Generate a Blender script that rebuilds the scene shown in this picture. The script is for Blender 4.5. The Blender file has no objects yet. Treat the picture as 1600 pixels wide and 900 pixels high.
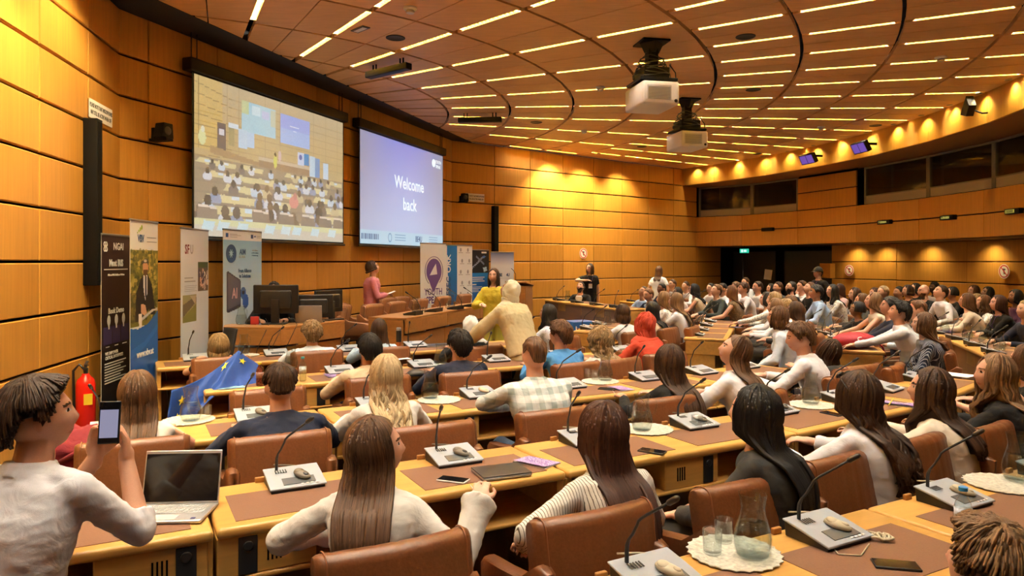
import bpy, bmesh, math, random
import numpy as np
from mathutils import Vector, Matrix, noise
random.seed(11)
rng = np.random.RandomState(5)
sc = bpy.context.scene
col = sc.collection
pi = math.pi
# ---------------------------------------------------------------- camera
F, HC, HOR = 1110.0, 1.83, 409.0            # focal length in pixels of a 1600x900 frame, lens height, horizon row
cam = bpy.data.cameras.new('camera')
cam.lens = F / 1600 * 36
cam.sensor_width = 36
cam.shift_y = -(450 - HOR) / 1600
cam.clip_start = 0.05
cam_ob = bpy.data.objects.new('camera', cam)
cam_ob.location = (0, 0, HC)
cam_ob.rotation_euler = (pi / 2, 0, 0)
col.objects.link(cam_ob)
sc.camera = cam_ob
# ---------------------------------------------------------------- light and exposure
w = bpy.data.worlds.new('world')
sc.world = w
w.use_nodes = True
w.node_tree.nodes['Background'].inputs[0].default_value = (1.0, 0.93, 0.82, 1)
w.node_tree.nodes['Background'].inputs[1].default_value = 0.02
sc.view_settings.view_transform = 'Standard'
sc.view_settings.look = 'None'
sc.view_settings.gamma = 1
sc.view_settings.use_curve_mapping = False
sc.view_settings.exposure = 1.4
LAMP_COL = (1.0, 0.90, 0.72)
LAMP_POWER = 118.0         # emission of the ceiling strips
SPOT_POWER = 60.0         # wall washers
sc.cycles.max_bounces = 8
sc.cycles.diffuse_bounces = 4
sc.cycles.glossy_bounces = 3
sc.cycles.transmission_bounces = 14
sc.cycles.transparent_max_bounces = 24
sc.cycles.caustics_reflective = False
sc.cycles.caustics_refractive = False
sc.cycles.sample_clamp_indirect = 6
sc.cycles.use_denoising = True

# ---------------------------------------------------------------- pixel <-> place
def at(x, y, Z):
    Y = (HC - Z) * F / (y - HOR)
    return Vector(((x - 800) / F * Y, Y, Z))
def aty(x, y, Y):
    return Vector(((x - 800) / F * Y, Y, HC - (y - HOR) * Y / F))

# ---------------------------------------------------------------- materials
MATS = {}
def new_mat(name):
    m = bpy.data.materials.new(name)
    m.use_nodes = True
    return m, m.node_tree, m.node_tree.nodes['Principled BSDF']
def plain(name, c, rough=0.5, metal=0.0, spec=0.5, bump=0.0, bscale=40, var=0.0, sheen=0.0, coat=0.0):
    if name in MATS: return MATS[name]
    m, t, b = new_mat(name)
    b.inputs['Base Color'].default_value = (*c, 1)
    b.inputs['Roughness'].default_value = rough
    b.inputs['Metallic'].default_value = metal
    b.inputs['Specular IOR Level'].default_value = spec
    if sheen: b.inputs['Sheen Weight'].default_value = sheen
    if coat: b.inputs['Coat Weight'].default_value = coat
    if bump or var:
        tc = t.nodes.new('ShaderNodeTexCoord')
        n = t.nodes.new('ShaderNodeTexNoise')
        n.inputs['Scale'].default_value = bscale
        n.inputs['Detail'].default_value = 4
        t.links.new(tc.outputs['Object'], n.inputs['Vector'])
        if bump:
            bp = t.nodes.new('ShaderNodeBump')
            bp.inputs['Strength'].default_value = bump
            bp.inputs['Distance'].default_value = 0.01
            t.links.new(n.outputs['Fac'], bp.inputs['Height'])
            t.links.new(bp.outputs['Normal'], b.inputs['Normal'])
        if var:
            r = t.nodes.new('ShaderNodeValToRGB')
            r.color_ramp.elements[0].position = 0.3
            r.color_ramp.elements[1].position = 0.7
            r.color_ramp.elements[0].color = (*[max(0, x * (1 - var)) for x in c], 1)
            r.color_ramp.elements[1].color = (*[min(1, x * (1 + var)) for x in c], 1)
            t.links.new(n.outputs['Fac'], r.inputs['Fac'])
            t.links.new(r.outputs['Color'], b.inputs['Base Color'])
    MATS[name] = m
    return m
def wood(name, c, scale, rough=0.38, var=0.16, spec=0.4, cell=None):
    """fine straight grain; the small component of scale lies along the grain"""
    if name in MATS: return MATS[name]
    m, t, b = new_mat(name)
    tc = t.nodes.new('ShaderNodeTexCoord')
    mp = t.nodes.new('ShaderNodeMapping')
    mp.inputs['Scale'].default_value = scale
    n = t.nodes.new('ShaderNodeTexNoise')
    n.inputs['Scale'].default_value = 1.0
    n.inputs['Detail'].default_value = 5
    n.inputs['Distortion'].default_value = 0.6
    r = t.nodes.new('ShaderNodeValToRGB')
    r.color_ramp.elements[0].position = 0.25
    r.color_ramp.elements[1].position = 0.75
    r.color_ramp.elements[0].color = (*[x * (1 - var) for x in c], 1)
    r.color_ramp.elements[1].color = (*[min(1, x * (1 + var)) for x in c], 1)
    t.links.new(tc.outputs['Object'], mp.inputs['Vector'])
    t.links.new(mp.outputs['Vector'], n.inputs['Vector'])
    t.links.new(n.outputs['Fac'], r.inputs['Fac'])
    out = r.outputs['Color']
    if cell:                                    # veneer leaves differ a little from panel to panel
        g = t.nodes.new('ShaderNodeNewGeometry')
        mx = t.nodes.new('ShaderNodeHueSaturation')
        ma = t.nodes.new('ShaderNodeMapRange')
        ma.inputs['To Min'].default_value = 1 - cell
        ma.inputs['To Max'].default_value = 1 + cell
        t.links.new(g.outputs['Random Per Island'], ma.inputs['Value'])
        t.links.new(ma.outputs['Result'], mx.inputs['Value'])
        t.links.new(out, mx.inputs['Color'])
        out = mx.outputs['Color']
    t.links.new(out, b.inputs['Base Color'])
    b.inputs['Roughness'].default_value = rough
    b.inputs['Specular IOR Level'].default_value = spec
    MATS[name] = m
    return m
def emit(name, c, s):
    if name in MATS: return MATS[name]
    m, t, b = new_mat(name)
    b.inputs['Base Color'].default_value = (0, 0, 0, 1)
    b.inputs['Emission Color'].default_value = (*c, 1)
    b.inputs['Emission Strength'].default_value = s
    MATS[name] = m
    return m
def glass(name, c=(1, 1, 1), rough=0.0, ior=1.45):
    if name in MATS: return MATS[name]
    m, t, b = new_mat(name)
    b.inputs['Base Color'].default_value = (*c, 1)
    b.inputs['Transmission Weight'].default_value = 1
    b.inputs['Roughness'].default_value = rough
    b.inputs['IOR'].default_value = ior
    MATS[name] = m
    return m
def thin_glass(name, tint=(.96, .98, .98), ior=1.5, rough=.01):
    """thin walled glass: clear, with a reflection that grows towards the edge"""
    if name in MATS: return MATS[name]
    m = bpy.data.materials.new(name); m.use_nodes = True
    t = m.node_tree; t.nodes.clear()
    o = t.nodes.new('ShaderNodeOutputMaterial'); mx = t.nodes.new('ShaderNodeMixShader'); tr = t.nodes.new('ShaderNodeBsdfTransparent'); gl = t.nodes.new('ShaderNodeBsdfGlossy'); fr = t.nodes.new('ShaderNodeLayerWeight'); pw = t.nodes.new('ShaderNodeMath'); pw.operation = 'POWER'; pw.inputs[1].default_value = 3.0; ma = t.nodes.new('ShaderNodeMath'); ma.operation = 'MULTIPLY_ADD'; ma.inputs[1].default_value = (ior - 1) * .8; ma.inputs[2].default_value = .035
    tr.inputs[0].default_value = (*tint, 1); gl.inputs['Roughness'].default_value = rough; fr.inputs['Blend'].default_value = .5
    t.links.new(fr.outputs['Facing'], pw.inputs[0]); t.links.new(pw.outputs[0], ma.inputs[0]); t.links.new(ma.outputs[0], mx.inputs[0]); t.links.new(tr.outputs[0], mx.inputs[1]); t.links.new(gl.outputs[0], mx.inputs[2]); t.links.new(mx.outputs[0], o.inputs[0])
    MATS[name] = m
    return m
def printed(name, emission=0.0, rough=0.5):
    """surface coloured by the print stored on its faces (posters, screens)"""
    if name in MATS: return MATS[name]
    m, t, b = new_mat(name)
    a = t.nodes.new('ShaderNodeAttribute')
    a.attribute_name = 'ink'
    t.links.new(a.outputs['Color'], b.inputs['Base Color'])
    b.inputs['Roughness'].default_value = rough
    if emission:
        t.links.new(a.outputs['Color'], b.inputs['Emission Color'])
        b.inputs['Emission Strength'].default_value = emission
        b.inputs['Base Color'].default_value = (0.12, 0.12, 0.12, 1)
        for l in list(b.inputs['Base Color'].links): t.links.remove(l)
    MATS[name] = m
    return m
def srgb(r, g, b):
    return tuple(((x / 255) / 12.92 if x / 255 <= 0.04045 else ((x / 255 + 0.055) / 1.055) ** 2.4) for x in (r, g, b))

WALL = wood('wall_veneer', (0.50, 0.245, 0.048), (34, 34, 1.3), 0.36, 0.13, 0.35, 0.10)
CEIL = wood('ceiling_veneer', (0.68, 0.395, 0.165), (3, 30, 30), 0.5, 0.10, 0.3, 0.07)
FASC = wood('fascia_veneer', (0.50, 0.265, 0.045), (30, 30, 1.5), 0.4, 0.10, 0.3, 0.05)
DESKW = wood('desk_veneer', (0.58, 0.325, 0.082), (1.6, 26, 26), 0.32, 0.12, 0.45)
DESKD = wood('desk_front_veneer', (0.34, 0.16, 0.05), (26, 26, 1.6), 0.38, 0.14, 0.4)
PODW = wood('podium_veneer', (0.40, 0.185, 0.052), (1.6, 26, 26), 0.34, 0.13, 0.45)
DARKW = wood('brown_front_veneer', (0.145, 0.085, 0.062), (2, 26, 26), 0.4, 0.12, 0.4)
BLACK = plain('black_gap', (0.004, 0.003, 0.003), 0.9, spec=0.0)
DGREY = plain('dark_grey_metal', (0.022, 0.022, 0.026), 0.5)
FLOORM = plain('blue_grey_carpet', (0.035, 0.045, 0.06), 0.95, bump=0.4, bscale=220, var=0.2)
MATM = plain('brown_leather_mat', (0.185, 0.090, 0.054), 0.5, bump=0.08, bscale=160, var=0.06)
LEATH = plain('brown_leather', (0.165, 0.060, 0.022), 0.36, bump=0.12, bscale=90, var=0.12, spec=0.5)
LEATHT = plain('tan_leather', (0.29, 0.135, 0.062), 0.42, bump=0.12, bscale=90, var=0.08)
PIPE = plain('leather_piping', (0.22, 0.08, 0.03), 0.45)
SILVER = plain('silver_grey_plastic', (0.34, 0.385, 0.44), 0.35)
CHARC = plain('charcoal_plastic', (0.018, 0.018, 0.020), 0.42)
LCD = plain('grey_display', (0.10, 0.115, 0.13), 0.2)
MOUSEG = plain('warm_grey_plastic', (0.16, 0.145, 0.115), 0.42)
CREAM = plain('cream_plastic', (0.55, 0.49, 0.34), 0.5)
WHITEP = plain('white_plastic', (0.75, 0.75, 0.74), 0.4)
STEEL = plain('brushed_steel', (0.55, 0.55, 0.56), 0.3, metal=1)
PAPER = plain('white_paper', (0.80, 0.80, 0.82), 0.7)
GLASS = thin_glass('clear_glass', (.93, .955, .955), 1.62)
WATER = thin_glass('water', (.88, .91, .91), 1.5)
DOILY = plain('cream_lace', (0.62, 0.60, 0.50), 0.45, bump=0.9, bscale=60, var=0.25)

# ---------------------------------------------------------------- mesh collecting
class MB:
    def __init__(s): s.v, s.f, s.m = [], [], []
    def add(s, vs, fs, mi=0):
        o = len(s.v)
        s.v.extend([tuple(p) for p in vs])
        for f in fs:
            s.f.append(tuple(i + o for i in f)); s.m.append(mi)
        return s
    def box(s, c, d, mi=0, R=None, taper=1.0):
        x, y, z = [k / 2 for k in d]
        vs = [Vector((sx * x * (taper if sz > 0 else 1), sy * y * (taper if sz > 0 else 1), sz * z)) for sz in (-1, 1) for sy in (-1, 1) for sx in (-1, 1)]
        if R is not None: vs = [R @ v for v in vs]
        vs = [v + Vector(c) for v in vs]
        return s.add(vs, [(0, 2, 3, 1), (4, 5, 7, 6), (0, 1, 5, 4), (2, 6, 7, 3), (0, 4, 6, 2), (1, 3, 7, 5)], mi)
    def rbox(s, c, d, r, mi=0, R=None, seg=3):
        """box with rounded edges (superellipse shell)"""
        n = 4 * (seg + 1)
        hx, hy, hz = [k / 2 for k in d]
        r = min(r, hx * .99, hy * .99, hz * .99)
        rings = []
        def ring(inset, z):
            out = []
            for q, (sx, sy) in enumerate(((1, 1), (-1, 1), (-1, -1), (1, -1))):
                for k in range(seg + 1):
                    a = q * pi / 2 + k * pi / 2 / seg
                    out.append(Vector((sx * (hx - r) + (r - inset) * math.cos(a), sy * (hy - r) + (r - inset) * math.sin(a), z)))
            return out
        for k in range(seg + 1):
            a = k * pi / 2 / seg
            rings.append(ring(r * (1 - math.sin(a)), -hz + r * (1 - math.cos(a))))
        for k in range(seg + 1):
            a = k * pi / 2 / seg
            rings.append(ring(r * (1 - math.cos(a)), hz - r * (1 - math.sin(a))))
        vs = [p for rg in rings for p in rg]
        fs = []
        for i in range(len(rings) - 1):
            for j in range(n):
                fs.append((i * n + j, i * n + (j + 1) % n, (i + 1) * n + (j + 1) % n, (i + 1) * n + j))
        fs.append(tuple(range(n))[::-1]); fs.append(tuple((len(rings) - 1) * n + j for j in range(n)))
        if R is not None: vs = [R @ v for v in vs]
        return s.add([v + Vector(c) for v in vs], fs, mi)
    def prism(s, poly, z0, z1, mi=0):
        n = len(poly)
        area = sum(poly[i][0] * poly[(i + 1) % n][1] - poly[(i + 1) % n][0] * poly[i][1] for i in range(n))
        if area < 0: poly = list(poly)[::-1]
        vs = [(p[0], p[1], z0) for p in poly] + [(p[0], p[1], z1) for p in poly]
        fs = [tuple(range(n))[::-1], tuple(range(n, 2 * n))] + [(i, (i + 1) % n, n + (i + 1) % n, n + i) for i in range(n)]
        return s.add(vs, fs, mi)
    def tube(s, pts, rad, n=10, mi=0, caps=True, flat=1.0):
        pts = [Vector(p) for p in pts]
        if not hasattr(rad, '__len__'): rad = [rad] * len(pts)
        T = (pts[1] - pts[0]).normalized()
        U = T.orthogonal().normalized()
        vs, fs = [], []
        for i, p in enumerate(pts):
            if i == 0: t = pts[1] - pts[0]
            elif i == len(pts) - 1: t = pts[-1] - pts[-2]
            else: t = (pts[i + 1] - pts[i]).normalized() + (pts[i] - pts[i - 1]).normalized()
            t = t.normalized() if t.length > 1e-9 else T
            U = (U - t * U.dot(t))
            U = U.normalized() if U.length > 1e-6 else t.orthogonal().normalized()
            W = t.cross(U)
            for k in range(n):
                a = 2 * pi * k / n
                vs.append(p + (U * math.cos(a) + W * math.sin(a) * flat) * rad[i])
            T = t
        for i in range(len(pts) - 1):
            for k in range(n):
                fs.append((i * n + k, i * n + (k + 1) % n, (i + 1) * n + (k + 1) % n, (i + 1) * n + k))
        if caps:
            fs.append(tuple(range(n))[::-1]); fs.append(tuple((len(pts) - 1) * n + k for k in range(n)))
        return s.add(vs, fs, mi)
    def lathe(s, prof, n=28, c=(0, 0, 0), mi=0, close=False):
        vs, fs = [], []
        for (r, z) in prof:
            for k in range(n):
                a = 2 * pi * k / n
                vs.append((c[0] + r * math.cos(a), c[1] + r * math.sin(a), c[2] + z))
        m = len(prof)
        for i in range(m if close else m - 1):
            for k in range(n):
                a, b = i * n, ((i + 1) % m) * n
                fs.append((a + k, a + (k + 1) % n, b + (k + 1) % n, b + k))
        if not close:
            if prof[0][0] > 1e-6: fs.append(tuple(range(n))[::-1])
            if prof[-1][0] > 1e-6: fs.append(tuple((m - 1) * n + k for k in range(n)))
        return s.add(vs, fs, mi)
    def ball(s, c, r, nu=14, nv=10, mi=0, R=None):
        if not hasattr(r, '__len__'): r = (r, r, r)
        vs = [Vector((0, 0, -r[2]))]
        for i in range(1, nv):
            t = -pi / 2 + pi * i / nv
            for k in range(nu):
                a = 2 * pi * k / nu
                vs.append(Vector((r[0] * math.cos(t) * math.cos(a), r[1] * math.cos(t) * math.sin(a), r[2] * math.sin(t))))
        vs.append(Vector((0, 0, r[2])))
        fs = [(0, 1 + (k + 1) % nu, 1 + k) for k in range(nu)]
        for i in range(nv - 2):
            for k in range(nu):
                a, b = 1 + i * nu, 1 + (i + 1) * nu
                fs.append((a + k, a + (k + 1) % nu, b + (k + 1) % nu, b + k))
        L = len(vs) - 1
        b = 1 + (nv - 2) * nu
        fs += [(b + k, b + (k + 1) % nu, L) for k in range(nu)]
        if R is not None: vs = [R @ v for v in vs]
        return s.add([v + Vector(c) for v in vs], fs, mi)
    def cap(s, a, b, ra, rb, n=12):
        """tapered capsule from a to b"""
        a, b = Vector(a), Vector(b)
        d = b - a
        L = d.length
        if L < 1e-6: return s.ball(a, ra)
        d.normalize()
        pts, rs = [], []
        for k in range(4):
            t = pi / 2 * k / 4
            pts.append(a - d * ra * math.cos(t)); rs.append(max(ra * math.sin(t), 1e-3))
        pts.append(a); rs.append(ra)
        pts.append(b); rs.append(rb)
        for k in range(1, 5):
            t = pi / 2 * k / 4
            pts.append(b + d * rb * math.sin(t)); rs.append(max(rb * math.cos(t), 1e-3))
        return s.tube(pts, rs, n)
    def loft(s, rings, mi=0, caps=True, closed=True):
        n = len(rings[0])
        vs = [p for r in rings for p in r]
        fs = []
        for i in range(len(rings) - 1):
            for k in range(n if closed else n - 1):
                fs.append((i * n + k, i * n + (k + 1) % n, (i + 1) * n + (k + 1) % n, (i + 1) * n + k))
        if caps and closed:
            fs.append(tuple(range(n))[::-1]); fs.append(tuple((len(rings) - 1) * n + k for k in range(n)))
        return s.add(vs, fs, mi)
    def grid(s, fn, nu, nv, mi=0):
        vs = [fn(i / nu, j / nv) for j in range(nv + 1) for i in range(nu + 1)]
        fs = [(j * (nu + 1) + i, j * (nu + 1) + i + 1, (j + 1) * (nu + 1) + i + 1, (j + 1) * (nu + 1) + i) for j in range(nv) for i in range(nu)]
        return s.add(vs, fs, mi)
    def mesh(s, name, mats, smooth=False):
        me = bpy.data.meshes.new(name)
        me.from_pydata(s.v, [], s.f)
        if not isinstance(mats, (list, tuple)): mats = [mats]
        for m in mats: me.materials.append(m)
        if len(mats) > 1:
            me.polygons.foreach_set('material_index', s.m)
        if smooth:
            me.polygons.foreach_set('use_smooth', [True] * len(me.polygons))
        me.update()
        return me
    def build(s, name, mats, parent=None, smooth=False, bevel=0.0, fix=False, angle=None, solid=0.0, sub=0):
        me = s.mesh(name, mats, smooth or angle is not None)
        if fix:
            b = bmesh.new(); b.from_mesh(me)
            bmesh.ops.remove_doubles(b, verts=b.verts, dist=1e-5)
            bmesh.ops.recalc_face_normals(b, faces=b.faces)
            b.to_mesh(me); b.free()
        if angle is not None: me.set_sharp_from_angle(angle=math.radians(angle))
        o = bpy.data.objects.new(name, me)
        col.objects.link(o)
        if parent is not None: o.parent = parent
        if solid:
            md = o.modifiers.new('thickness', 'SOLIDIFY'); md.thickness = solid; md.offset = -1
        if bevel:
            md = o.modifiers.new('edges', 'BEVEL'); md.width = bevel; md.segments = 2; md.limit_method = 'ANGLE'; md.angle_limit = 0.7
        if sub:
            md = o.modifiers.new('round', 'SUBSURF'); md.levels = sub; md.render_levels = sub
        return o

def empty(name, loc=(0, 0, 0), rz=0.0, label=None, cat=None, group=None):
    o = bpy.data.objects.new(name, None)
    o.empty_display_size = 0.1
    o.location = loc
    o.rotation_euler = (0, 0, rz)
    col.objects.link(o)
    if label: tag(o, label, cat, group)
    return o
def tag(o, label, cat=None, group=None):
    o['label'] = label
    if cat: o['category'] = cat
    if group: o['group'] = group
    return o
def struct(o):
    o['kind'] = 'structure'
    return o
def copy_tree(o, parent=None):
    c = o.copy()
    col.objects.link(c)
    c.parent = parent
    for ch in KIDS.get(o.name) or [x for x in col.objects if x.parent == o]:
        copy_tree(ch, c)
    return c
KIDS = {}
def index_kids(o):
    ks = [x for x in col.objects if x.parent == o]
    KIDS[o.name] = ks
    for k in ks: index_kids(k)
def text_mesh(txt, size, parent, name, mat_, M, align='CENTER', depth=0.0015, bold=0.0, xs=1.0):
    """lettering as a thin solid, in the x-y plane of the matrix M"""
    cu = bpy.data.curves.new(name, 'FONT')
    cu.body = txt
    cu.size = size
    cu.align_x = align
    cu.align_y = 'CENTER'
    cu.extrude = depth
    cu.offset = bold
    cu.resolution_u = 2
    tmp = bpy.data.objects.new('tmp', cu)
    col.objects.link(tmp)
    dg = bpy.context.evaluated_depsgraph_get()
    me = bpy.data.meshes.new_from_object(tmp.evaluated_get(dg))
    bpy.data.objects.remove(tmp)
    me.transform(M @ Matrix.Diagonal((xs, 1, 1, 1)))
    me.materials.clear()
    me.materials.append(mat_)
    me.name = name
    o = bpy.data.objects.new(name, me)
    col.objects.link(o)
    if parent is not None: o.parent = parent
    return o

# small painter for prints: an array of linear colours, filled with polygons in 0..1 coordinates (y down)
class Ink:
    def __init__(s, w, h, c): s.w, s.h = w, h; s.a = np.ones((h, w, 3)) * np.array(srgb(*c))
    def poly(s, pts, c, k=1.0):
        ys, xs = np.mgrid[0:s.h, 0:s.w]
        x = (xs + .5) / s.w; y = (ys + .5) / s.h
        ins = np.zeros((s.h, s.w), bool)
        n = len(pts)
        for i in range(n):
            (x0, y0), (x1, y1) = pts[i], pts[(i + 1) % n]
            if y0 == y1: continue
            c_ = (y0 > y) != (y1 > y)
            ins ^= c_ & (x < (x1 - x0) * (y - y0) / (y1 - y0) + x0)
        s.a[ins] = s.a[ins] * (1 - k) + np.array(srgb(*c)) * k
    def rect(s, x0, y0, x1, y1, c, k=1.0): s.poly([(x0, y0), (x1, y0), (x1, y1), (x0, y1)], c, k)
    def oval(s, cx, cy, rx, ry, c, k=1.0, n=20):
        s.poly([(cx + rx * math.cos(2 * pi * i / n), cy + ry * math.sin(2 * pi * i / n)) for i in range(n)], c, k)
    def grad(s, c0, c1, y0=0, y1=1):
        for j in range(s.h):
            t = min(1, max(0, ((j + .5) / s.h - y0) / (y1 - y0)))
            if y0 <= (j + .5) / s.h <= y1: s.a[j, :] = np.array(srgb(*c0)) * (1 - t) + np.array(srgb(*c1)) * t
    def noise(s, k, seed=1):
        s.a = np.clip(s.a * (1 + (np.random.RandomState(seed).rand(s.h, s.w, 1) - .5) * k), 0, 1)
    def build(s, name, mat_, parent, P):
        """P(u, v) gives the place of a point of the print"""
        vs = [P(i / s.w, j / s.h) for j in range(s.h + 1) for i in range(s.w + 1)]
        W = s.w + 1
        fs = [(j * W + i, (j + 1) * W + i, (j + 1) * W + i + 1, j * W + i + 1) for j in range(s.h) for i in range(s.w)]
        me = bpy.data.meshes.new(name)
        me.from_pydata([tuple(v) for v in vs], [], fs)
        at_ = me.attributes.new('ink', 'FLOAT_COLOR', 'FACE')
        c = np.ones((len(fs), 4), np.float32); c[:, :3] = s.a.reshape(-1, 3)
        at_.data.foreach_set('color', c.ravel())
        me.materials.append(mat_)
        o = bpy.data.objects.new(name, me)
        col.objects.link(o)
        if parent is not None: o.parent = parent
        return o
# ================================================================ the room: a 120 degree sector about C, cut off by the screen wall
C = Vector((-5.5, 13.2))
HR = 0.4575                                   # height of one wall panel row
CZ = 4.62                                     # ceiling height
def dirv(a): return Vector((math.cos(math.radians(a)), math.sin(math.radians(a))))
def polar(R, a): return C + dirv(a) * (R - (.37 * min(1, max(0, (a - 34.2) / 3.5)) if R > 14 else 0))
SW0, SWd = Vector((-3.144, 11.31)), Vector((0.327, 0.945)).normalized()     # screen wall
FW0, FWd = Vector((2.234, 19.16)), Vector((0.787, 0.617)).normalized()      # far wall
LW0, LWd = Vector((-4.026, 5.974)), Vector((-0.177, 0.984)).normalized()    # wall on the camera's left
SWn = Vector((SWd.y, -SWd.x)); FWn = Vector((FWd.y, -FWd.x)); LWn = Vector((LWd.y, -LWd.x))   # all point into the room
cornA = SW0 + SWd * -3.706
cornB = SW0 + SWd * 5.277
ZR = [max(0.0, HC + HR * j) for j in range(-4, 7)]
ZR[-1] = 4.62
def panel_wall(name, P0, d, n, ts, zs, mat_=None, gap=0.011, vgap=0.004, depth=0.045, skip=None, ends=(True, True)):
    """veneer panels with chamfered edges in front of a dark backing; one wall = one mesh"""
    b = MB()
    def pt(t, off, z): return (P0.x + d.x * t + n.x * off, P0.y + d.y * t + n.y * off, z)
    b.add([pt(ts[0], -0.01, zs[0]), pt(ts[-1], -0.01, zs[0]), pt(ts[-1], -0.01, zs[-1]), pt(ts[0], -0.01, zs[-1])], [(0, 1, 2, 3)], 1)
    for i in range(len(ts) - 1):
        for j in range(len(zs) - 1):
            if skip and skip(i, j): continue
            t0, t1, z0, z1 = ts[i] + vgap, ts[i + 1] - vgap, zs[j] + gap, zs[j + 1] - gap
            ch = 0.009
            vs = [pt(t0, 0, z0), pt(t1, 0, z0), pt(t1, 0, z1), pt(t0, 0, z1)]
            vs += [pt(t0, depth - ch, z0), pt(t1, depth - ch, z0), pt(t1, depth - ch, z1), pt(t0, depth - ch, z1)]
            vs += [pt(t0 + ch, depth, z0 + ch), pt(t1 - ch, depth, z0 + ch), pt(t1 - ch, depth, z1 - ch), pt(t0 + ch, depth, z1 - ch)]
            fs = [(8, 9, 10, 11)]
            for q in (0, 4):
                for k in range(4): fs.append((q + k, q + (k + 1) % 4, q + 4 + (k + 1) % 4, q + 4 + k))
            b.add(vs, fs, 0)
    return struct(b.build(name, [mat_ or WALL, BLACK], fix=True))
tl = [1.865] + [1.007 - 1.0 * k for k in range(12)]
panel_wall('wall_left', LW0, LWd, LWn, tl[::-1], ZR)
panel_wall('wall_screen', SW0, SWd, SWn, [-3.706, -3.3, -2.2, -1.1, 0, .97, 1.94, 2.91, 3.9, 4.95, 5.277], ZR)
tf = [-4.64] + [-3.405 + 1.105 * k for k in range(8)] + [5.55]
panel_wall('wall_far', FW0, FWd, FWn, tf, ZR, skip=lambda i, j: i == 8 and j > 4)

# floor and platform
b = MB()
b.prism([tuple(LW0 + LWd * -14), tuple(polar(19, -60)), tuple(polar(21, -20)), tuple(polar(21, 20)), tuple(FW0 + FWd * 9), tuple(cornB), tuple(cornA)], -0.06, 0.0)
struct(b.build('floor', FLOORM))
PZ = 0.30
pa = [SW0 + SWd * t + SWn * o for t, o in ((-3.3, 0.05), (-3.1, 1.95), (-0.6, 2.0), (-0.2, 2.55), (4.6, 2.4), (6.3, 1.3), (5.25, 0.05))]
b = MB(); b.prism([tuple(p) for p in pa], 0.0, PZ)
struct(b.build('floor_platform', [plain('brown_grey_carpet', (0.10, 0.07, 0.05), 0.95, bump=.4, bscale=200)], bevel=0.01))

# ---------------------------------------------------------------- ceiling: rings of veneer panels, lamps in the slots between them
def clip(poly, p, n):
    out = []
    for i in range(len(poly)):
        a, b_ = Vector(poly[i]), Vector(poly[(i + 1) % len(poly)])
        da, db = (a - p).dot(n), (b_ - p).dot(n)
        if da >= 0: out.append(a)
        if (da >= 0) != (db >= 0): out.append(a + (b_ - a) * (da / (da - db)))
    return out
bandA = LW0 + LWd * 1.55 + LWn * 0.0
bandA = SW0 + SWd * -3.9 + SWn * 0.62
bandB = FW0 + FWd * -4.0
bd = (bandB - bandA).normalized(); bn = Vector((bd.y, -bd.x))
RINGS = [1.6, 3.0, 4.30, 5.47, 6.62, 7.77, 8.93, 10.08, 11.20, 12.36, 13.42]
def clip_room(poly):
    for p, n in ((bandA, bn), (LW0 + LWn * 0.045, LWn), (FW0 + FWn * 0.045, FWn)):
        poly = clip(poly, p, n)
        if len(poly) < 3: return []
    return poly
b = MB()
slots = []
for r in range(len(RINGS) - 1):
    R0, R1 = RINGS[r] + 0.022, RINGS[r + 1] - 0.022
    outer = RINGS[r] >= 8.9
    step = 2.475 if outer else 4.95
    a0 = -36.1 if outer else -33.65
    k0 = int((-90 - a0) / step) - 2
    k0 -= k0 % 2
    for k in range(k0, k0 + int(140 / step) + 6):
        aL, aR = a0 + k * step, a0 + (k + 1) * step            # even k: lamp slot on the low side
        wl, wr = (0.036, 0.007) if k % 2 == 0 else (0.007, 0.036)
        u0, u1 = dirv(aL), dirv(aR)
        n0, n1 = Vector((-u0.y, u0.x)), Vector((u1.y, -u1.x))
        poly = [C + u0 * R0 + n0 * wl, C + u0 * R1 + n0 * wl, C + u1 * R1 + n1 * wr, C + u1 * R0 + n1 * wr]
        cp = clip_room([tuple(p) for p in poly])
        if len(cp) >= 3: b.prism([tuple(p) for p in cp], CZ, CZ + 0.062)
        if k % 2 == 0:
            q0, q1 = C + u0 * (R0 + .12), C + u0 * (R1 - .1)
            ok = all((q - p).dot(n) > 0.05 for q in (q0, q1) for p, n in ((bandA, bn), (LW0, LWn), (FW0, FWn)))
            if ok: slots.append((u0, q0, q1))
struct(b.build('ceiling', [CEIL]))
b = MB()
b.prism([tuple(LW0 + LWd * -14), tuple(polar(19, -60)), tuple(polar(21, -20)), tuple(polar(21, 20)), tuple(FW0 + FWd * 9), tuple(cornB), tuple(cornA)], CZ + 0.13, CZ + 0.2)
struct(b.build('ceiling_void', [BLACK]))
# dark strip between the ceiling and the screen wall
b = MB()
b.prism([tuple(bandA + bn * .01), tuple(bandB + bn * .01), tuple(cornB - SWn * .05), tuple(cornA - SWn * .05 - SWd * .4)], CZ - 0.005, CZ + 0.12)
struct(b.build('trim_ceiling', [plain('matt_black_board', (0.010, 0.010, 0.011), 0.7)]))

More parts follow.
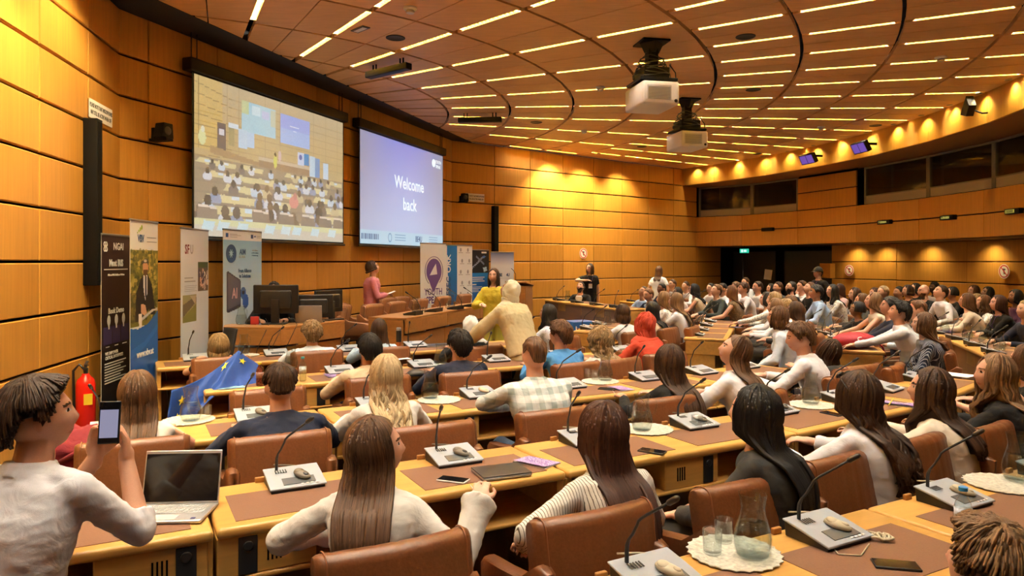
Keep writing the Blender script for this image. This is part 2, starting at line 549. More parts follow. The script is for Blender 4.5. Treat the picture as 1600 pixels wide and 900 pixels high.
LAMPM = emit('lamp_tube', LAMP_COL, LAMP_POWER)
HOUS = plain('lamp_housing', (0.62, 0.42, 0.16), 0.5)
lampmesh = {}
for (u, q0, q1) in slots:
    L = round((q1 - q0).length, 2)
    if L not in lampmesh:
        m = MB()
        m.box((0, 0, 0.074), (L, 0.040, 0.016), 0)
        tube_me = m.mesh('lamp_tube', [LAMPM])
        m = MB()
        m.box((0, 0, 0.105), (L + .1, 0.076, 0.03), 0)
        m.box((L / 2 + .04, 0, 0.05), (0.02, 0.07, 0.08), 0); m.box((-L / 2 - .04, 0, 0.05), (0.02, 0.07, 0.08), 0)
        nb = int(L / .062)
        for q in range(1, nb): m.box((-L / 2 + L * q / nb, 0, 0.040), (0.003, 0.068, 0.050), 1)
        for sy in (-1, 1): m.box((0, sy * .0335, .038), (L, .003, .076), 1)
        lampmesh[L] = (tube_me, m.mesh('lamp_housing', [HOUS, plain('lamp_baffle', (0.52, 0.33, 0.022), 0.5)]))
    c = (q0 + q1) / 2
    e = bpy.data.objects.new('ceiling_light', lampmesh[L][1]); col.objects.link(e)
    e.location = (c.x, c.y, CZ); e.rotation_euler = (0, 0, math.atan2(u.y, u.x))
    tag(e, 'warm yellow strip light recessed in a slot of the wooden ceiling', 'ceiling light', 'strip lights in the ceiling slots')
    o = bpy.data.objects.new('tube', lampmesh[L][0]); col.objects.link(o); o.parent = e

# ---------------------------------------------------------------- fascia, soffit, booth windows, balcony
RF, RB, RW = 13.42, 14.5, 15.65
def on_circle(x, R):
    k = (x - 800) / F
    A = k * k + 1; B = 2 * (-C.x * k - C.y); D = C.length_squared - R * R
    Y = (-B + math.sqrt(B * B - 4 * A * D)) / (2 * A)
    P = Vector((k * Y, Y)) - C
    return math.degrees(math.atan2(P.y, P.x))
ZB, ZS, ZF = HC + HR, HC + 3 * HR, 4.115       # balcony underside, sill, soffit
aw = math.degrees(math.atan2(*(FW0 + FWd * 4.367 - C).yx))
aj = [aw] + [on_circle(x, RB) for x in (1160, 1248, 1340, 1438, 1540)]
st = aj[-2] - aj[-1]
while aj[-1] > -80: aj.append(aj[-1] - st)
def arc_panel(b, R, a0, a1, z0, z1, dep=0.04, gap=0.01, mi=0):
    p0, p1 = polar(R, a0), polar(R, a1)
    d = (p1 - p0); L = d.length; d.normalize(); n = Vector((d.y, -d.x))
    if n.dot(C - p0) < 0: n = -n
    def pt(t, o, z): q = p0 + d * t + n * o; return (q.x, q.y, z)
    t0, t1, zz0, zz1, ch = .004, L - .004, z0 + gap, z1 - gap, .009
    vs = [pt(t0, 0, zz0), pt(t1, 0, zz0), pt(t1, 0, zz1), pt(t0, 0, zz1), pt(t0, dep - ch, zz0), pt(t1, dep - ch, zz0), pt(t1, dep - ch, zz1), pt(t0, dep - ch, zz1),
          pt(t0 + ch, dep, zz0 + ch), pt(t1 - ch, dep, zz0 + ch), pt(t1 - ch, dep, zz1 - ch), pt(t0 + ch, dep, zz1 - ch)]
    fs = [(8, 9, 10, 11)] + [(q + k, q + (k + 1) % 4, q + 4 + (k + 1) % 4, q + 4 + k) for q in (0, 4) for k in range(4)]
    b.add(vs, fs, mi)
def arc_strip(b, R0, z0, R1, z1, a0, a1, n=60, mi=0):
    for i in range(n):
        x, y = a0 + (a1 - a0) * i / n, a0 + (a1 - a0) * (i + 1) / n
        p, q = polar(R0, x), polar(R0, y); r, s_ = polar(R1, y), polar(R1, x)
        b.add([(p.x, p.y, z0), (q.x, q.y, z0), (r.x, r.y, z1), (s_.x, s_.y, z1)], [(0, 1, 2, 3)], mi)
aF = math.degrees(math.atan2(*(FW0 + FWd * 3.2 - C).yx))
fj = [aF] + [on_circle(x, RF) for x in (1116, 1197, 1278, 1362, 1450)]
fs_ = fj[-2] - fj[-1]
while fj[-1] > -80: fj.append(fj[-1] - fs_)
b = MB()
for i in range(len(fj) - 1):
    arc_panel(b, RF + .04, fj[i], fj[i + 1], ZF, CZ + .05, gap=0.0)
arc_strip(b, RF + .05, ZF, RF + .05, CZ + .1, 45, -84, 60, 1)
struct(b.build('wall_fascia', [FASC, BLACK], fix=True))
b = MB()
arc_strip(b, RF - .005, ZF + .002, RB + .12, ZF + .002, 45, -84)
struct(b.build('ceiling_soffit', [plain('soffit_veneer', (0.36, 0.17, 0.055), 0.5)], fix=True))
# balcony front: two rows of panels, plus a four-row panel block between the booth windows
b = MB()
zm = HC + 2 * HR
for i in range(len(aj) - 1):
    arc_panel(b, RB, aj[i], aj[i + 1], ZB, zm); arc_panel(b, RB, aj[i], aj[i + 1], zm, ZS)
z4 = HC + 4 * HR
arc_panel(b, RB, aj[2], aj[3], ZS, z4); arc_panel(b, RB, aj[2], aj[3], z4, ZF - .05)
arc_strip(b, RB + .01, ZB, RB + .01, ZS, 45, -84, 60, 1)
arc_strip(b, RB + .01, ZS, RB + .01, ZF, aj[2], aj[3], 2, 1)
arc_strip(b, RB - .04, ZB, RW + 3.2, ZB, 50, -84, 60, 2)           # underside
arc_strip(b, RB - .02, ZS, RB + .3, ZS, 45, -84, 60, 1)
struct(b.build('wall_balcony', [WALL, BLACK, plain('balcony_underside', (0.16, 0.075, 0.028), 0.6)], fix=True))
# wall under the balcony, and the dark vestibule beside it
ab = [on_circle(x, RW) for x in (1301, 1403, 1513)]
sb = ab[-2] - ab[-1]
while ab[-1] > -80: ab.append(ab[-1] - sb)
b = MB()
zz = [0.0, HC - 3 * HR, HC - 2 * HR, HC - HR, HC, ZB]
for i in range(len(ab) - 1):
    for j in range(len(zz) - 1): arc_panel(b, RW, ab[i], ab[i + 1], zz[j], zz[j + 1])
arc_strip(b, RW + .01, 0, RW + .01, ZB, ab[0], -84, 60, 1)
struct(b.build('wall_back', [WALL, BLACK], fix=True))
VB = plain('vestibule_black', (0.004, 0.004, 0.0045), 0.55)
pL = FW0 + FWd * 5.55; pR = polar(RW, ab[0])
dv = (dirv((ab[0] + aw) / 2)).normalized()
b = MB()
q0, q1 = pL + FWd * 2.6, pR + dirv(ab[0]) * 2.6
for p, q in ((pL, q0), (q0, q1), (q1, pR)):
    b.add([(p.x, p.y, 0), (q.x, q.y, 0), (q.x, q.y, ZB), (p.x, p.y, ZB)], [(0, 1, 2, 3)])
struct(b.build('wall_vestibule', [VB], fix=True))
b = MB()                                        # dark door leaves standing in the vestibule
for k, (f0, f1, dd) in enumerate(((0.06, 0.46, .35), (0.50, 0.97, .55))):
    p, q = pL.lerp(pR, f0) + dv * dd, pL.lerp(pR, f1) + dv * dd
    b.prism([tuple(p), tuple(q), tuple(q + dv * .05), tuple(p + dv * .05)], 0.0, 2.14)
dl = b.build('door_vestibule', [plain('door_black', (0.0075, 0.0078, 0.008), 0.45)]); struct(dl)
b = MB()
p = pL.lerp(pR, 0.16) + dv * .33
b.tube([(p.x, p.y, .9), (p.x, p.y, 2.0)], .012, 8); b.build('door_handle', [STEEL], dl, True)
# booth windows
FRM = plain('window_frame_grey', (0.13, 0.125, 0.11), 0.45)
SILL = plain('window_sill_grey', (0.29, 0.27, 0.225), 0.5)
PANE = thin_glass('booth_glass', (.80, .82, .80), 1.35, .03)
INT = plain('booth_interior', (0.02, 0.019, 0.017), 0.8)
def window(idx, a0, a1):
    e = struct(empty('window_%d' % idx))
    p0, p1 = polar(RB + .04, a0), polar(RB + .04, a1)
    d = (p1 - p0); L = d.length; d.normalize(); ang = math.atan2(d.y, d.x)
    R = Matrix.Rotation(ang, 3, 'Z')
    def bx(m, t, z, sx, sz, sy=.06, off=0.0): m.box((p0.x + d.x * t - d.y * off, p0.y + d.y * t + d.x * off, z), (sx, sy, sz), 0, R)
    m = MB()
    zt = ZF - .02
    bx(m, .03, (ZS + zt) / 2, .06, zt - ZS); bx(m, L - .03, (ZS + zt) / 2, .05, zt - ZS); bx(m, L / 2, zt - .02, L, .04); bx(m, L / 2, ZS + .2, L, .025)
    m.build('window_frame', [FRM], e)
    m = MB(); bx(m, L / 2, ZS + .1, L - .12, .19, .04); m.build('window_sill', [SILL], e)
    m = MB(); bx(m, L / 2, (ZS + .21 + zt - .03) / 2, L - .1, zt - ZS - .25, .012); m.build('pane', [PANE], e)
window(1, aj[0] - .25, (aj[0] + aj[2]) / 2 - .2); window(2, (aj[0] + aj[2]) / 2 - .2, aj[2] + .15)
wj = [on_circle(x, RB + .04) for x in (1352, 1452, 1555)]
while wj[-1] > -78: wj.append(wj[-1] - (wj[-3] - wj[-2]))
for i in range(6): window(3 + i, wj[i], wj[i + 1])
b = MB()
arc_strip(b, RB + 1.6, ZS - .4, RB + 1.6, ZF + .3, 48, -84)
arc_strip(b, RB + .1, ZF + .2, RB + 1.6, ZF + .2, 48, -84)
arc_strip(b, RB + .12, ZS - .02, RB + 1.6, ZS - .3, 48, -84)
struct(b.build('wall_booth', [INT], fix=True))
b = MB()
for x in (1190, 1295, 1405, 1485, 1580):                        # partitions between the booths
    a = on_circle(x, RB + .3); p, q = polar(RB + .12, a), polar(RB + 1.6, a)
    n = Vector((-(q - p).y, (q - p).x)).normalized() * .04
    b.prism([tuple(p + n), tuple(q + n), tuple(q - n), tuple(p - n)], ZS, ZF)
struct(b.build('wall_booth_partition', [plain('booth_partition', (0.05, 0.04, 0.03), 0.7)]))

# ---------------------------------------------------------------- spot lamps: scallops on the fascia, washers on the walls
def spot(name, loc, target, power, size, blend=0.6, colr=LAMP_COL, label=None, group=None, rad=0.03, ring=True):
    e = empty(name, loc, 0, label, 'ceiling light', group)
    if ring:
        m = MB(); m.lathe([(0.0, .012), (.045, .012), (.055, .0), (.045, -.008), (.03, .004), (0.0, .006)], 20)
        m.build('lamp_ring', [plain('lamp_ring_steel', (.35, .3, .22), .4, metal=.6)], e, True)
    l = bpy.data.lights.new('lamp', 'SPOT'); l.energy = power; l.spot_size = math.radians(size); l.spot_blend = blend; l.color = colr; l.shadow_soft_size = rad
    o = bpy.data.objects.new('lamp', l); col.objects.link(o); o.parent = e
    o.location = (0, 0, -.03)
    o.rotation_euler = (Vector(target) - Vector(loc) - Vector((0, 0, -.03))).to_track_quat('-Z', 'Y').to_euler()
    return e
YEL = (1.0, 0.78, 0.36)
for i in range(len(fj) - 1):
    if fj[i] < -30: break
    for f in (0.0, 0.5):
        a = fj[i] + (fj[i + 1] - fj[i]) * f
        if a > 36.5: continue
        p, q = polar(RF - .13, a), polar(RF - .02, a)
        spot('ceiling_spotlight', (p.x, p.y, CZ - .01), (q.x, q.y, ZF + .05), SPOT_POWER * .26, 125, 1.0, YEL,
             'small downlight at the ceiling rim throwing a scallop on the curved fascia', 'downlights along the fascia')
for i, x in enumerate((1345, 1390, 1462, 1560)):
    a = on_circle(x, RW)
    p, q = polar(RW - .42, a), polar(RW - .0, a)
    spot('balcony_downlight', (p.x, p.y, ZB - .014), (q.x, q.y, 1.2), SPOT_POWER * .24, 125, 1.0, YEL,
         'small downlight under the balcony lighting the rear wall', 'downlights under the balcony')
for t, o_, pw in ((-1.75, .55, 3.8), (-.6, .75, 2.6), (.8, .8, 2.0)):
    p = FW0 + FWd * t + FWn * o_; q = FW0 + FWd * (t + .1) + FWn * .05
    spot('far_wall_washer', (p.x, p.y, CZ - .012), (q.x, q.y, 2.6), SPOT_POWER * pw, 100, .7, YEL, 'small ceiling washer lighting the far panelled wall', 'washers of the far wall')
for t, o_, pw in ((-1.3, .8, 3.8), (-3.0, .8, 4.2), (.2, .9, 1.6)):
    p = LW0 + LWd * t + LWn * o_; q = LW0 + LWd * (t + .2) + LWn * .05
    spot('side_wall_washer', (p.x, p.y, CZ - .012), (q.x, q.y, 2.8), SPOT_POWER * pw, 105, .7, YEL, 'small ceiling washer lighting the wall on the near side', 'washers of the near side wall')
# ================================================================ furniture
def U(a): a = math.radians(a); return Vector((math.cos(a), math.sin(a)))
class Block:
    """one block of straight desk rows; rz turns local +Y towards the podium, d runs outwards from C, s along the row"""
    def __init__(b, rz): b.rz = math.radians(rz); b.L = U(rz); b.n = U(rz - 90)
    def P(b, d, s): return C + b.n * d + b.L * s
    def s_at(b, d, x):
        k = (x - 800) / F; P0 = C + b.n * d
        return (k * P0.y - P0.x) / (b.L.x - k * b.L.y)
BL, BC, BR = Block(28.5), Block(70), Block(110)
DT = 0.75
SOCK = plain('socket_black', (0.015, 0.015, 0.016), 0.4)
INSIDE = plain('desk_inside', (0.03, 0.016, 0.008), 0.7)
def desk(L, rz, pos, label, box='mid', top=DT, front=None, mats=2, group='conference desks', parts=True):
    e = empty('conference_desk', (pos.x, pos.y, 0), rz, label, 'desk', group)
    h = L / 2 - .006
    m = MB()
    m.rbox((0, .30, top - .022), (2 * h, .60, .044), .016)
    m.build('desktop', [DESKW], e, angle=40)
    if mats:
        for sx in ((-1, 1) if mats == 2 else (0,)):
            m = MB(); m.box((sx * L / 4, .245, top + .0012), (L / 2 - .17, .36, .0028)); m.build('leather_mat', [MATM], e)
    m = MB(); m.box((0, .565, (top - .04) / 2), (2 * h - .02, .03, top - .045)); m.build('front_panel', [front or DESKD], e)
    if not parts: return e
    for sx in (-1, 1):
        m = MB()
        m.box((sx * (h - .02), .30, top - .135), (.04, .54, .18)); m.box((sx * (h - .03), .36, (top - .22) / 2), (.04, .38, top - .22))
        m.build('end_panel', [DESKW], e, bevel=.004)
    m = MB(); m.rbox((0, .29, top - .222), (2 * h, .56, .022), .008); m.build('shelf', [DESKW], e, angle=40)
    bx = {'mid': 0.0, 'right': h - .22, 'left': -h + .20}[box]
    bw = .40
    m = MB(); m.box((bx, .30, top - .128), (bw, .56, .166)); bo = m.build('cable_box', [DESKW], e, bevel=.006)
    m = MB()
    for k in range(4): m.box((bx + (-.11 if box == 'mid' else .0) + k * .017, .019, top - .128), (.007, .004, .075))
    m.build('vent_slots', [BLACK], bo)
    sx = bx + (.12 if box != 'left' else -.08)
    m = MB(); m.box((sx, .017, top - .128), (.075, .008, .155)); so = m.build('socket_plate', [SOCK], bo, bevel=.003)
    m = MB()
    m.lathe([(.0, .004), (.016, .004), (.018, .0), (.021, .0), (.021, .005), (.016, .006)], 18)
    me = m.mesh('socket', [CHARC], True)
    me.transform(Matrix.Translation((sx, .013, top - .09)) @ Matrix.Rotation(pi / 2, 4, 'X'))
    o = bpy.data.objects.new('socket', me); col.objects.link(o); o.parent = bo
    for q in (-1, 1):
        m = MB(); m.rbox((q * L / 4 - .16, .575, top + .012), (.045, .018, .026), .004); m.build('placard_block', [PODW], e, angle=40)
    return e

def profile_ring(hw, hz, r, n=5):
    """rounded rectangle in (y, z)"""
    out = []
    for q, (sy, sz) in enumerate(((1, 1), (-1, 1), (-1, -1), (1, -1))):
        for k in range(n):
            a = q * pi / 2 + k * pi / 2 / (n - 1)
            out.append((sy * (hw - r) + r * math.cos(a), sz * (hz - r) + r * math.sin(a)))
    return out
def make_chair(lm, w=.52, back=.83, label='', swivel=True, pip=True, name='leather_chair'):
    e = empty(name, (0, 0, 0), 0, label, 'chair')
    zb = .40
    hz = (back - zb) / 2
    prof = profile_ring(.052, hz, .045)
    tilt = Matrix.Rotation(math.radians(-11), 3, 'X')
    rings = []
    N = 36
    for i in range(N + 1):
        u = -1 + 2 * i / N
        x = u * w / 2
        edge = max(0.0, (abs(u) - .93) / .07)
        k = math.sqrt(max(0.0, 1 - edge * edge)) * .30 + .70
        pl = 1 - .05 * math.exp(-((((u * w / 2 / .072) + .5) % 1 - .5) * .072 / .006) ** 2)
        bend = .05 * u * u
        rings.append([tilt @ Vector((x, y * k * pl + bend, z * (1 - .04 * edge) * (1 - .012 * (1 - pl) / .05))) + Vector((0, -.255, zb + hz)) for (y, z) in prof])
    m = MB(); m.loft(rings)
    bo = m.build('backrest', [lm], e, angle=50)
    if pip:
        for q in (2, N - 2):
            m = MB(); r = [Vector(p) for p in rings[q]]; c = sum(r, Vector()) / len(r)
            m.tube([c + (p - c) * 1.015 for p in r + [r[0], r[1]]], .0035, 5); m.build('piping', [PIPE], bo, True)
    m = MB(); m.rbox((0, .0, .425), (w - .08, .50, .11), .045); m.build('seat', [lm], e, angle=50)
    for sx in (-1, 1):
        m = MB()
        pr = [(-.27, .44), (.20, .42), (.23, .45), (.235, .58), (.20, .615), (.05, .63), (-.12, .655), (-.24, .74), (-.29, .72)]
        rings2 = []
        for x, k in ((-.034, .90), (-.022, .985), (0, 1), (.022, .985), (.034, .90)):
            cy, cz = -.02, .56
            rings2.append([(sx * (w / 2 - .015) + x, cy + (y - cy) * k, cz + (z - cz) * k) for y, z in pr])
        m.loft(rings2); m.build('armrest', [lm], e, angle=60, fix=True)
    m = MB()
    m.lathe([(0, .37), (.16, .37), (.16, .345), (.035, .335), (.035, .09), (.06, .07), (0, .07)], 18)
    for k in range(5):
        a = 2 * pi * k / 5 + .3
        m.tube([(.03 * math.cos(a), .03 * math.sin(a), .075), (.28 * math.cos(a), .28 * math.sin(a), .045)], [.025, .016], 8)
        m.ball((.28 * math.cos(a), .28 * math.sin(a), .026), .026, 8, 6)
    m.build('pedestal', [CHARC], e, True)
    return e

def make_mic(turn=0.0, label=''):
    e = empty('microphone_unit', (0, 0, 0), 0, label, 'microphone')
    m = MB()
    def slab(x0, x1, pr, mi=0): m.loft([[(x, y, z) for y, z in pr] for x in (x0, x1)], mi)
    slab(-.125, .125, [(-.10, .0), (.095, .0), (.10, .058), (-.102, .016)])
    m.build('base', [CHARC], e, bevel=.004, fix=True)
    m = MB()
    slab(-.131, .131, [(-.108, .015), (.104, .060), (.104, .067), (-.0, .048), (-.108, .024)])
    tp = m.build('top_panel', [SILVER], e, bevel=.003, fix=True)
    sl = math.atan2(.024, .108)
    R = Matrix.Rotation(sl, 3, 'X')
    m = MB(); m.box((.01, -.055, .0375), (.15, .062, .003), 0, R); m.build('display', [LCD], tp)
    m = MB()
    for k in range(5): m.box((-.08 + k * .012, .045 + .0, .0612 - (.0)), (.005, .032, .002), 0, Matrix.Rotation(math.atan2(.019, .104), 3, 'X'))
    m.build('speaker_slots', [CHARC], tp)
    m = MB()
    for k in range(4): m.rbox((.02 + k * .022, -.094, .0295), (.014, .010, .004), .0015, 0, R, 1)
    m.build('buttons', [WHITEP], tp)
    m = MB()
    p0 = Vector((-.07, .075, .055))
    tr = math.radians(turn)
    pts = []
    for k in range(15):
        t = k / 14
        lean = .30 * (max(0, t - .42) + .12 * math.exp(-((t - .42) / .12) ** 2) - .12 * math.exp(-(.42 / .12) ** 2) * (1 - t))
        pts.append(p0 + Vector((lean * math.sin(tr), -lean * math.cos(tr), .31 * t - .10 * max(0, t - .42))))
    m.tube(pts, [.0075] * 4 + [.0052] * 11, 8)
    go = m.build('gooseneck', [DGREY], e, True)
    d = (pts[-1] - pts[-2]).normalized()
    m = MB(); m.tube([pts[-1], pts[-1] + d * .008, pts[-1] + d * .045, pts[-1] + d * .055], [.006, .0105, .0105, .006], 10); m.build('microphone_head', [CHARC], go, True)
    return e

def carafe_profile():
    return [(.050, .0), (.058, .006), (.067, .04), (.069, .065), (.062, .10), (.048, .145), (.0425, .175), (.045, .195), (.052, .228)]
def make_carafe(fill=.11, label=''):
    e = empty('water_carafe', (0, 0, 0), 0, label, 'carafe')
    pr = carafe_profile()
    def cr(z):
        for (r0, z0), (r1, z1) in zip(pr, pr[1:]):
            if z0 <= z <= z1: return r0 + (r1 - r0) * (z - z0) / (z1 - z0)
        return pr[-1][0]
    zs = [i * .228 / 26 for i in range(27)]
    out = [(0, 0)] + [(cr(z), z) for z in zs]
    inn = [(cr(z) - .003, max(z, .006)) for z in zs][::-1] + [(0, .006)]
    m = MB(); m.lathe(out + [(cr(.228) - .0015, .2295)] + inn, 32); m.build('carafe_body', [GLASS], e, True, fix=True)
    m = MB()
    m.tube([(0, -.046, .19), (0, -.075, .205), (0, -.108, .185), (0, -.112, .14), (0, -.095, .095), (0, -.062, .075)], [.006, .007, .008, .008, .007, .006], 8)
    m.build('handle', [GLASS], e, True)
    m = MB(); m.lathe([(0, .0075)] + [(cr(z) - .0045, z) for z in [.0075 + (fill - .0075) * i / 12 for i in range(13)]] + [(0, fill)], 32); m.build('water', [WATER], e, True, fix=True)
    return e
def make_tumbler(label=''):
    e = empty('drinking_glass', (0, 0, 0), 0, label, 'glass')
    m = MB(); m.lathe([(0, 0), (.030, 0), (.033, .004), (.036, .088), (.0345, .088), (.0315, .010), (0, .009)], 24); m.build('glass_body', [GLASS], e, True, fix=True)
    return e
def make_doily(label=''):
    m = MB()
    N = 72
    rings = []
    for r, z in ((.0, .004), (.06, .004), (.10, .0045), (.13, .005), (.155, .0065), (.168, .0075), (.168, .004), (.0, .0008)):
        rings.append([((r * (1 + (.035 * math.cos(24 * 2 * pi * k / N) if r > .15 else 0))) * math.cos(2 * pi * k / N), (r * (1 + (.035 * math.cos(24 * 2 * pi * k / N) if r > .15 else 0))) * math.sin(2 * pi * k / N), z) for k in range(N)])
    m.loft(rings)
    o = m.build('lace_tray', [DOILY], None, fix=True, angle=40)
    tag(o, label, 'tray')
    return o
def make_earpiece(mt, label='', cable=True):
    e = empty('earpiece', (0, 0, 0), 0, label, 'earpiece')
    m = MB(); m.ball((0, 0, .018), (.030, .052, .018), 14, 9); m.ball((.0, .02, .026), (.024, .026, .012), 12, 8); m.build('ear_hook', [mt], e, True)
    m = MB(); m.ball((.0, -.022, .031), (.014, .018, .006), 10, 6); m.build('ear_pad', [CHARC if mt is not CREAM else CREAM], e, True)
    if cable:
        m = MB()
        m.tube([(0, .05, .012)] + [(.02 + .05 * math.sin(k * .55), .06 + .011 * k - .03 * math.cos(k * .4), .006) for k in range(9)], .0035, 6)
        m.build('cable', [mt], e, True)
    return e
def make_phone(label, c=(.012, .012, .014)):
    e = empty('smartphone', (0, 0, 0), 0, label, 'phone')
    m = MB(); m.rbox((0, 0, .0045), (.074, .152, .009), .004); m.build('phone_body', [plain('phone_' + '%02x%02x%02x' % tuple(int(min(1, q) * 255) for q in c), c, .35)], e, angle=40)
    m = MB(); m.box((0, 0, .0092), (.068, .144, .0006)); m.build('phone_screen', [plain('phone_glass', (.008, .008, .01), .06)], e)
    return e
def booklet_mat():
    if 'booklet' in MATS: return MATS['booklet']
    m, t, b = new_mat('booklet')
    tc = t.nodes.new('ShaderNodeTexCoord')
    v = t.nodes.new('ShaderNodeTexNoise'); v.inputs['Scale'].default_value = 38; v.inputs['Detail'].default_value = 1; v.inputs['Distortion'].default_value = 2.5
    r = t.nodes.new('ShaderNodeValToRGB')
    e = r.color_ramp.elements
    e[0].position = .44; e[0].color = (.17, .075, .42, 1); e[1].position = .47; e[1].color = (.75, .70, .85, 1)
    n = r.color_ramp.elements.new(.53); n.color = (.75, .70, .85, 1)
    n = r.color_ramp.elements.new(.56); n.color = (.20, .09, .46, 1)
    t.links.new(tc.outputs['Object'], v.inputs['Vector']); t.links.new(v.outputs['Fac'], r.inputs['Fac']); t.links.new(r.outputs['Color'], b.inputs['Base Color'])
    b.inputs['Roughness'].default_value = .35
    MATS['booklet'] = m
    return m
def make_booklet(label):
    e = empty('booklet', (0, 0, 0), 0, label, 'booklet')
    m = MB(); m.loft([[(x, -.105, z), (x, .105, z), (x, .105, z + .0012), (x, -.105, z + .0012)] for x, z in ((-.074, .014), (-.03, .008), (.04, .006), (.074, .0035))]); m.build('cover', [booklet_mat()], e, fix=True)
    m = MB(); m.box((.004, 0, .0018), (.148, .21, .0032)); m.build('pages', [PAPER], e)
    return e
def put(o, pos, rz=0.0, z=0.0):
    o.location = (pos[0], pos[1], z); o.rotation_euler = (0, 0, rz)
    return o
class Proto:
    """first use places the original itself, later uses a copy of it with its parts"""
    def __init__(s, o): s.o = o; s.n = 0; index_kids(o)
    def get(s, label, group=None):
        c = s.o if s.n == 0 else copy_tree(s.o)
        s.n += 1
        c['label'] = label
        if group: c['group'] = group
        return c
LABELS = set()
def uniq(*opts):
    for o in opts:
        if o not in LABELS: LABELS.add(o); return o
    return opts[-1]

DESKS = []                                    # (block, seg centre, rz, length, top)
def row(block, d, seams, words, box=None, bend=None, top=DT, front=None, first=0, detail=True):
    """desks of one row between the given seams; bend turns the later ones towards the podium"""
    cur = block.P(d, seams[0]); a = block.rz
    for i in range(len(seams) - 1):
        L = seams[i + 1] - seams[i]
        if bend and i in bend: a += math.radians(bend[i])
        dirx = Vector((math.cos(a), math.sin(a)))
        c = cur + dirx * (L / 2)
        cur = cur + dirx * L
        o = desk(L, a, c, words[i], (box or {}).get(i, 'mid'), top, front, group=None, parts=detail)
        DESKS.append((o, c, a, L, top))
row(BL, 12.82, [-.31, 1.39, 3.09, 4.79], ['honey wood desk nearest the camera, with a carafe on a lace tray',
    'honey wood desk at the near right edge with the blue capped water bottle', 'honey wood desk at the near right edge, beyond the one with the blue capped bottle'])
row(BL, 11.15, [-2.85, -1.15, .53, 2.26, 3.9, 5.4], ['honey wood desk under the open silver laptop', 'honey wood desk holding the tablet and the folded purple booklet',
    'honey wood desk in front of the grey blazer, with a single tumbler', 'honey wood desk in front of the girl in the cream jacket', 'honey wood desk end in front of the girl in the black jacket'],
    {0: 'right', 1: 'left'}, {3: 5, 4: 9})
row(BL, 9.55, [-1.94, -.24, 1.46, 3.16, 4.45], ['honey wood desk in front of the fade haircut and navy suit', 'honey wood desk of the blonde girl and the man in the checked shirt',
    'honey wood desk in front of the black haired girl in black', 'honey wood desk between the half tied hair and the tousled boy'], None, {3: 6})
row(BL, 7.83, [-.9, .8, 2.5, 4.2], ['honey wood desk covered by the blue flag', 'honey wood desk in front of the navy jacket and beige shirt', 'honey wood desk in front of the red headscarf and the curly hair'])
row(BL, 6.18, [-1.2, .5, 2.2, 3.9], ['honey wood desk of the person with bobbed hair, with a white plug in its end', 'honey wood desk in front of the girl in the pale blue denim jacket', 'honey wood desk in front of the white headscarf'])
row(BC, 12.60, [-1.1, .55, 2.2, 3.85], ['honey wood desk with a tall plain front beside the pinstripe jacket', 'honey wood desk with a long slanting front before the tall white shirt', 'honey wood desk farther along the outer curved row'], None, {1: 6, 2: 8})
row(BC, 10.98, [-1.0, .65, 2.3, 3.95], ['honey wood desk end under the crimson drawstring bag', 'honey wood desk of the woman in the beige sleeveless top', 'honey wood desk in front of the boy in the light blue shirt'], None, {1: 12, 2: 14})
row(BC, 9.12, [-.2, 1.45, 3.1], ['honey wood desk end holding a carafe, beyond the girl with tied back hair', 'honey wood desk strewn with lilac leaflets'])
row(BC, 7.38, [.2, 1.85], ['honey wood desk end with a carafe in front of the brown front counter'])
row(BR, 10.75, [-.15, 1.5, 3.15], ['honey wood desk end facing the aisle in front of the man in the dark sweater', 'honey wood desk behind the woman with long black curls'])
row(BR, 12.4, [-.1, 1.55, 3.2], ['honey wood desk in front of the four young men in white shirts', 'honey wood desk by the dark vestibule'])
row(BR, 7.63, [-2.6, -.9, 1.05], ['long brown fronted counter, near half, with the blue box standing before it', 'long brown fronted counter, far half, where the man in the black suit sits'], None, None, .95, DARKW)

# podium: operator desk, head table, lectern
def podium_table(name, label, cat, pts, ztop, depth, n_out, top_m=PODW):
    """table along a polyline of its outer edge; n_out points to the hall"""
    e = empty(name, (pts[0][0], pts[0][1], PZ), 0, label, cat)
    o0 = Vector(pts[0])
    q = [Vector(p) - o0 for p in pts]
    n = [Vector(v) for v in n_out]
    zt = ztop - PZ
    m = MB()
    outer = q; inner = [a - b * depth for a, b in zip(q, n)]
    m.prism([tuple(p) for p in outer] + [tuple(p) for p in inner[::-1]], zt - .03, zt)
    m.build('tabletop', [top_m], e, bevel=.006)
    for i in range(len(q) - 1):
        L = (q[i + 1] - q[i]).length
        k = max(1, round(L / 1.5))
        for j in range(k):
            a, b_ = q[i].lerp(q[i + 1], j / k + .002), q[i].lerp(q[i + 1], (j + 1) / k - .002)
            m = MB(); m.prism([tuple(a), tuple(b_), tuple(b_ - n[i] * .03), tuple(a - n[i] * .03)], zt - .22, zt - .031); m.build('fascia_panel', [PODW], e, bevel=.004)
            a2, b2 = a - n[i] * .05, b_ - n[i] * .05
            m = MB(); m.prism([tuple(a2), tuple(b2), tuple(b2 - n[i] * .03), tuple(a2 - n[i] * .03)], 0.0, zt - .25); m.build('front_panel', [PODW], e, bevel=.004)
    for i in (0, -1):
        m = MB()
        a = q[i]; b_ = inner[i]; t = (q[1] - q[0]).normalized() if i == 0 else (q[-2] - q[-1]).normalized()
        m.prism([tuple(a.lerp(b_, .08)), tuple(b_), tuple(b_ + t * .03), tuple(a.lerp(b_, .08) + t * .03)], 0, zt - .031)
        m.build('end_panel', [PODW], e)
    return e
TZ = 1.05
ta, tb, tc_ = at(635, 497, TZ).xy, at(750, 478, TZ).xy, at(826, 469, TZ).xy
nn = SWn
podium_table('head_table', 'long wooden head table on the platform below the two screens', 'table', [tuple(ta), tuple(tb), tuple(tc_)], TZ, .60, [nn, nn, (nn + Vector((.2, -.2))).normalized()])
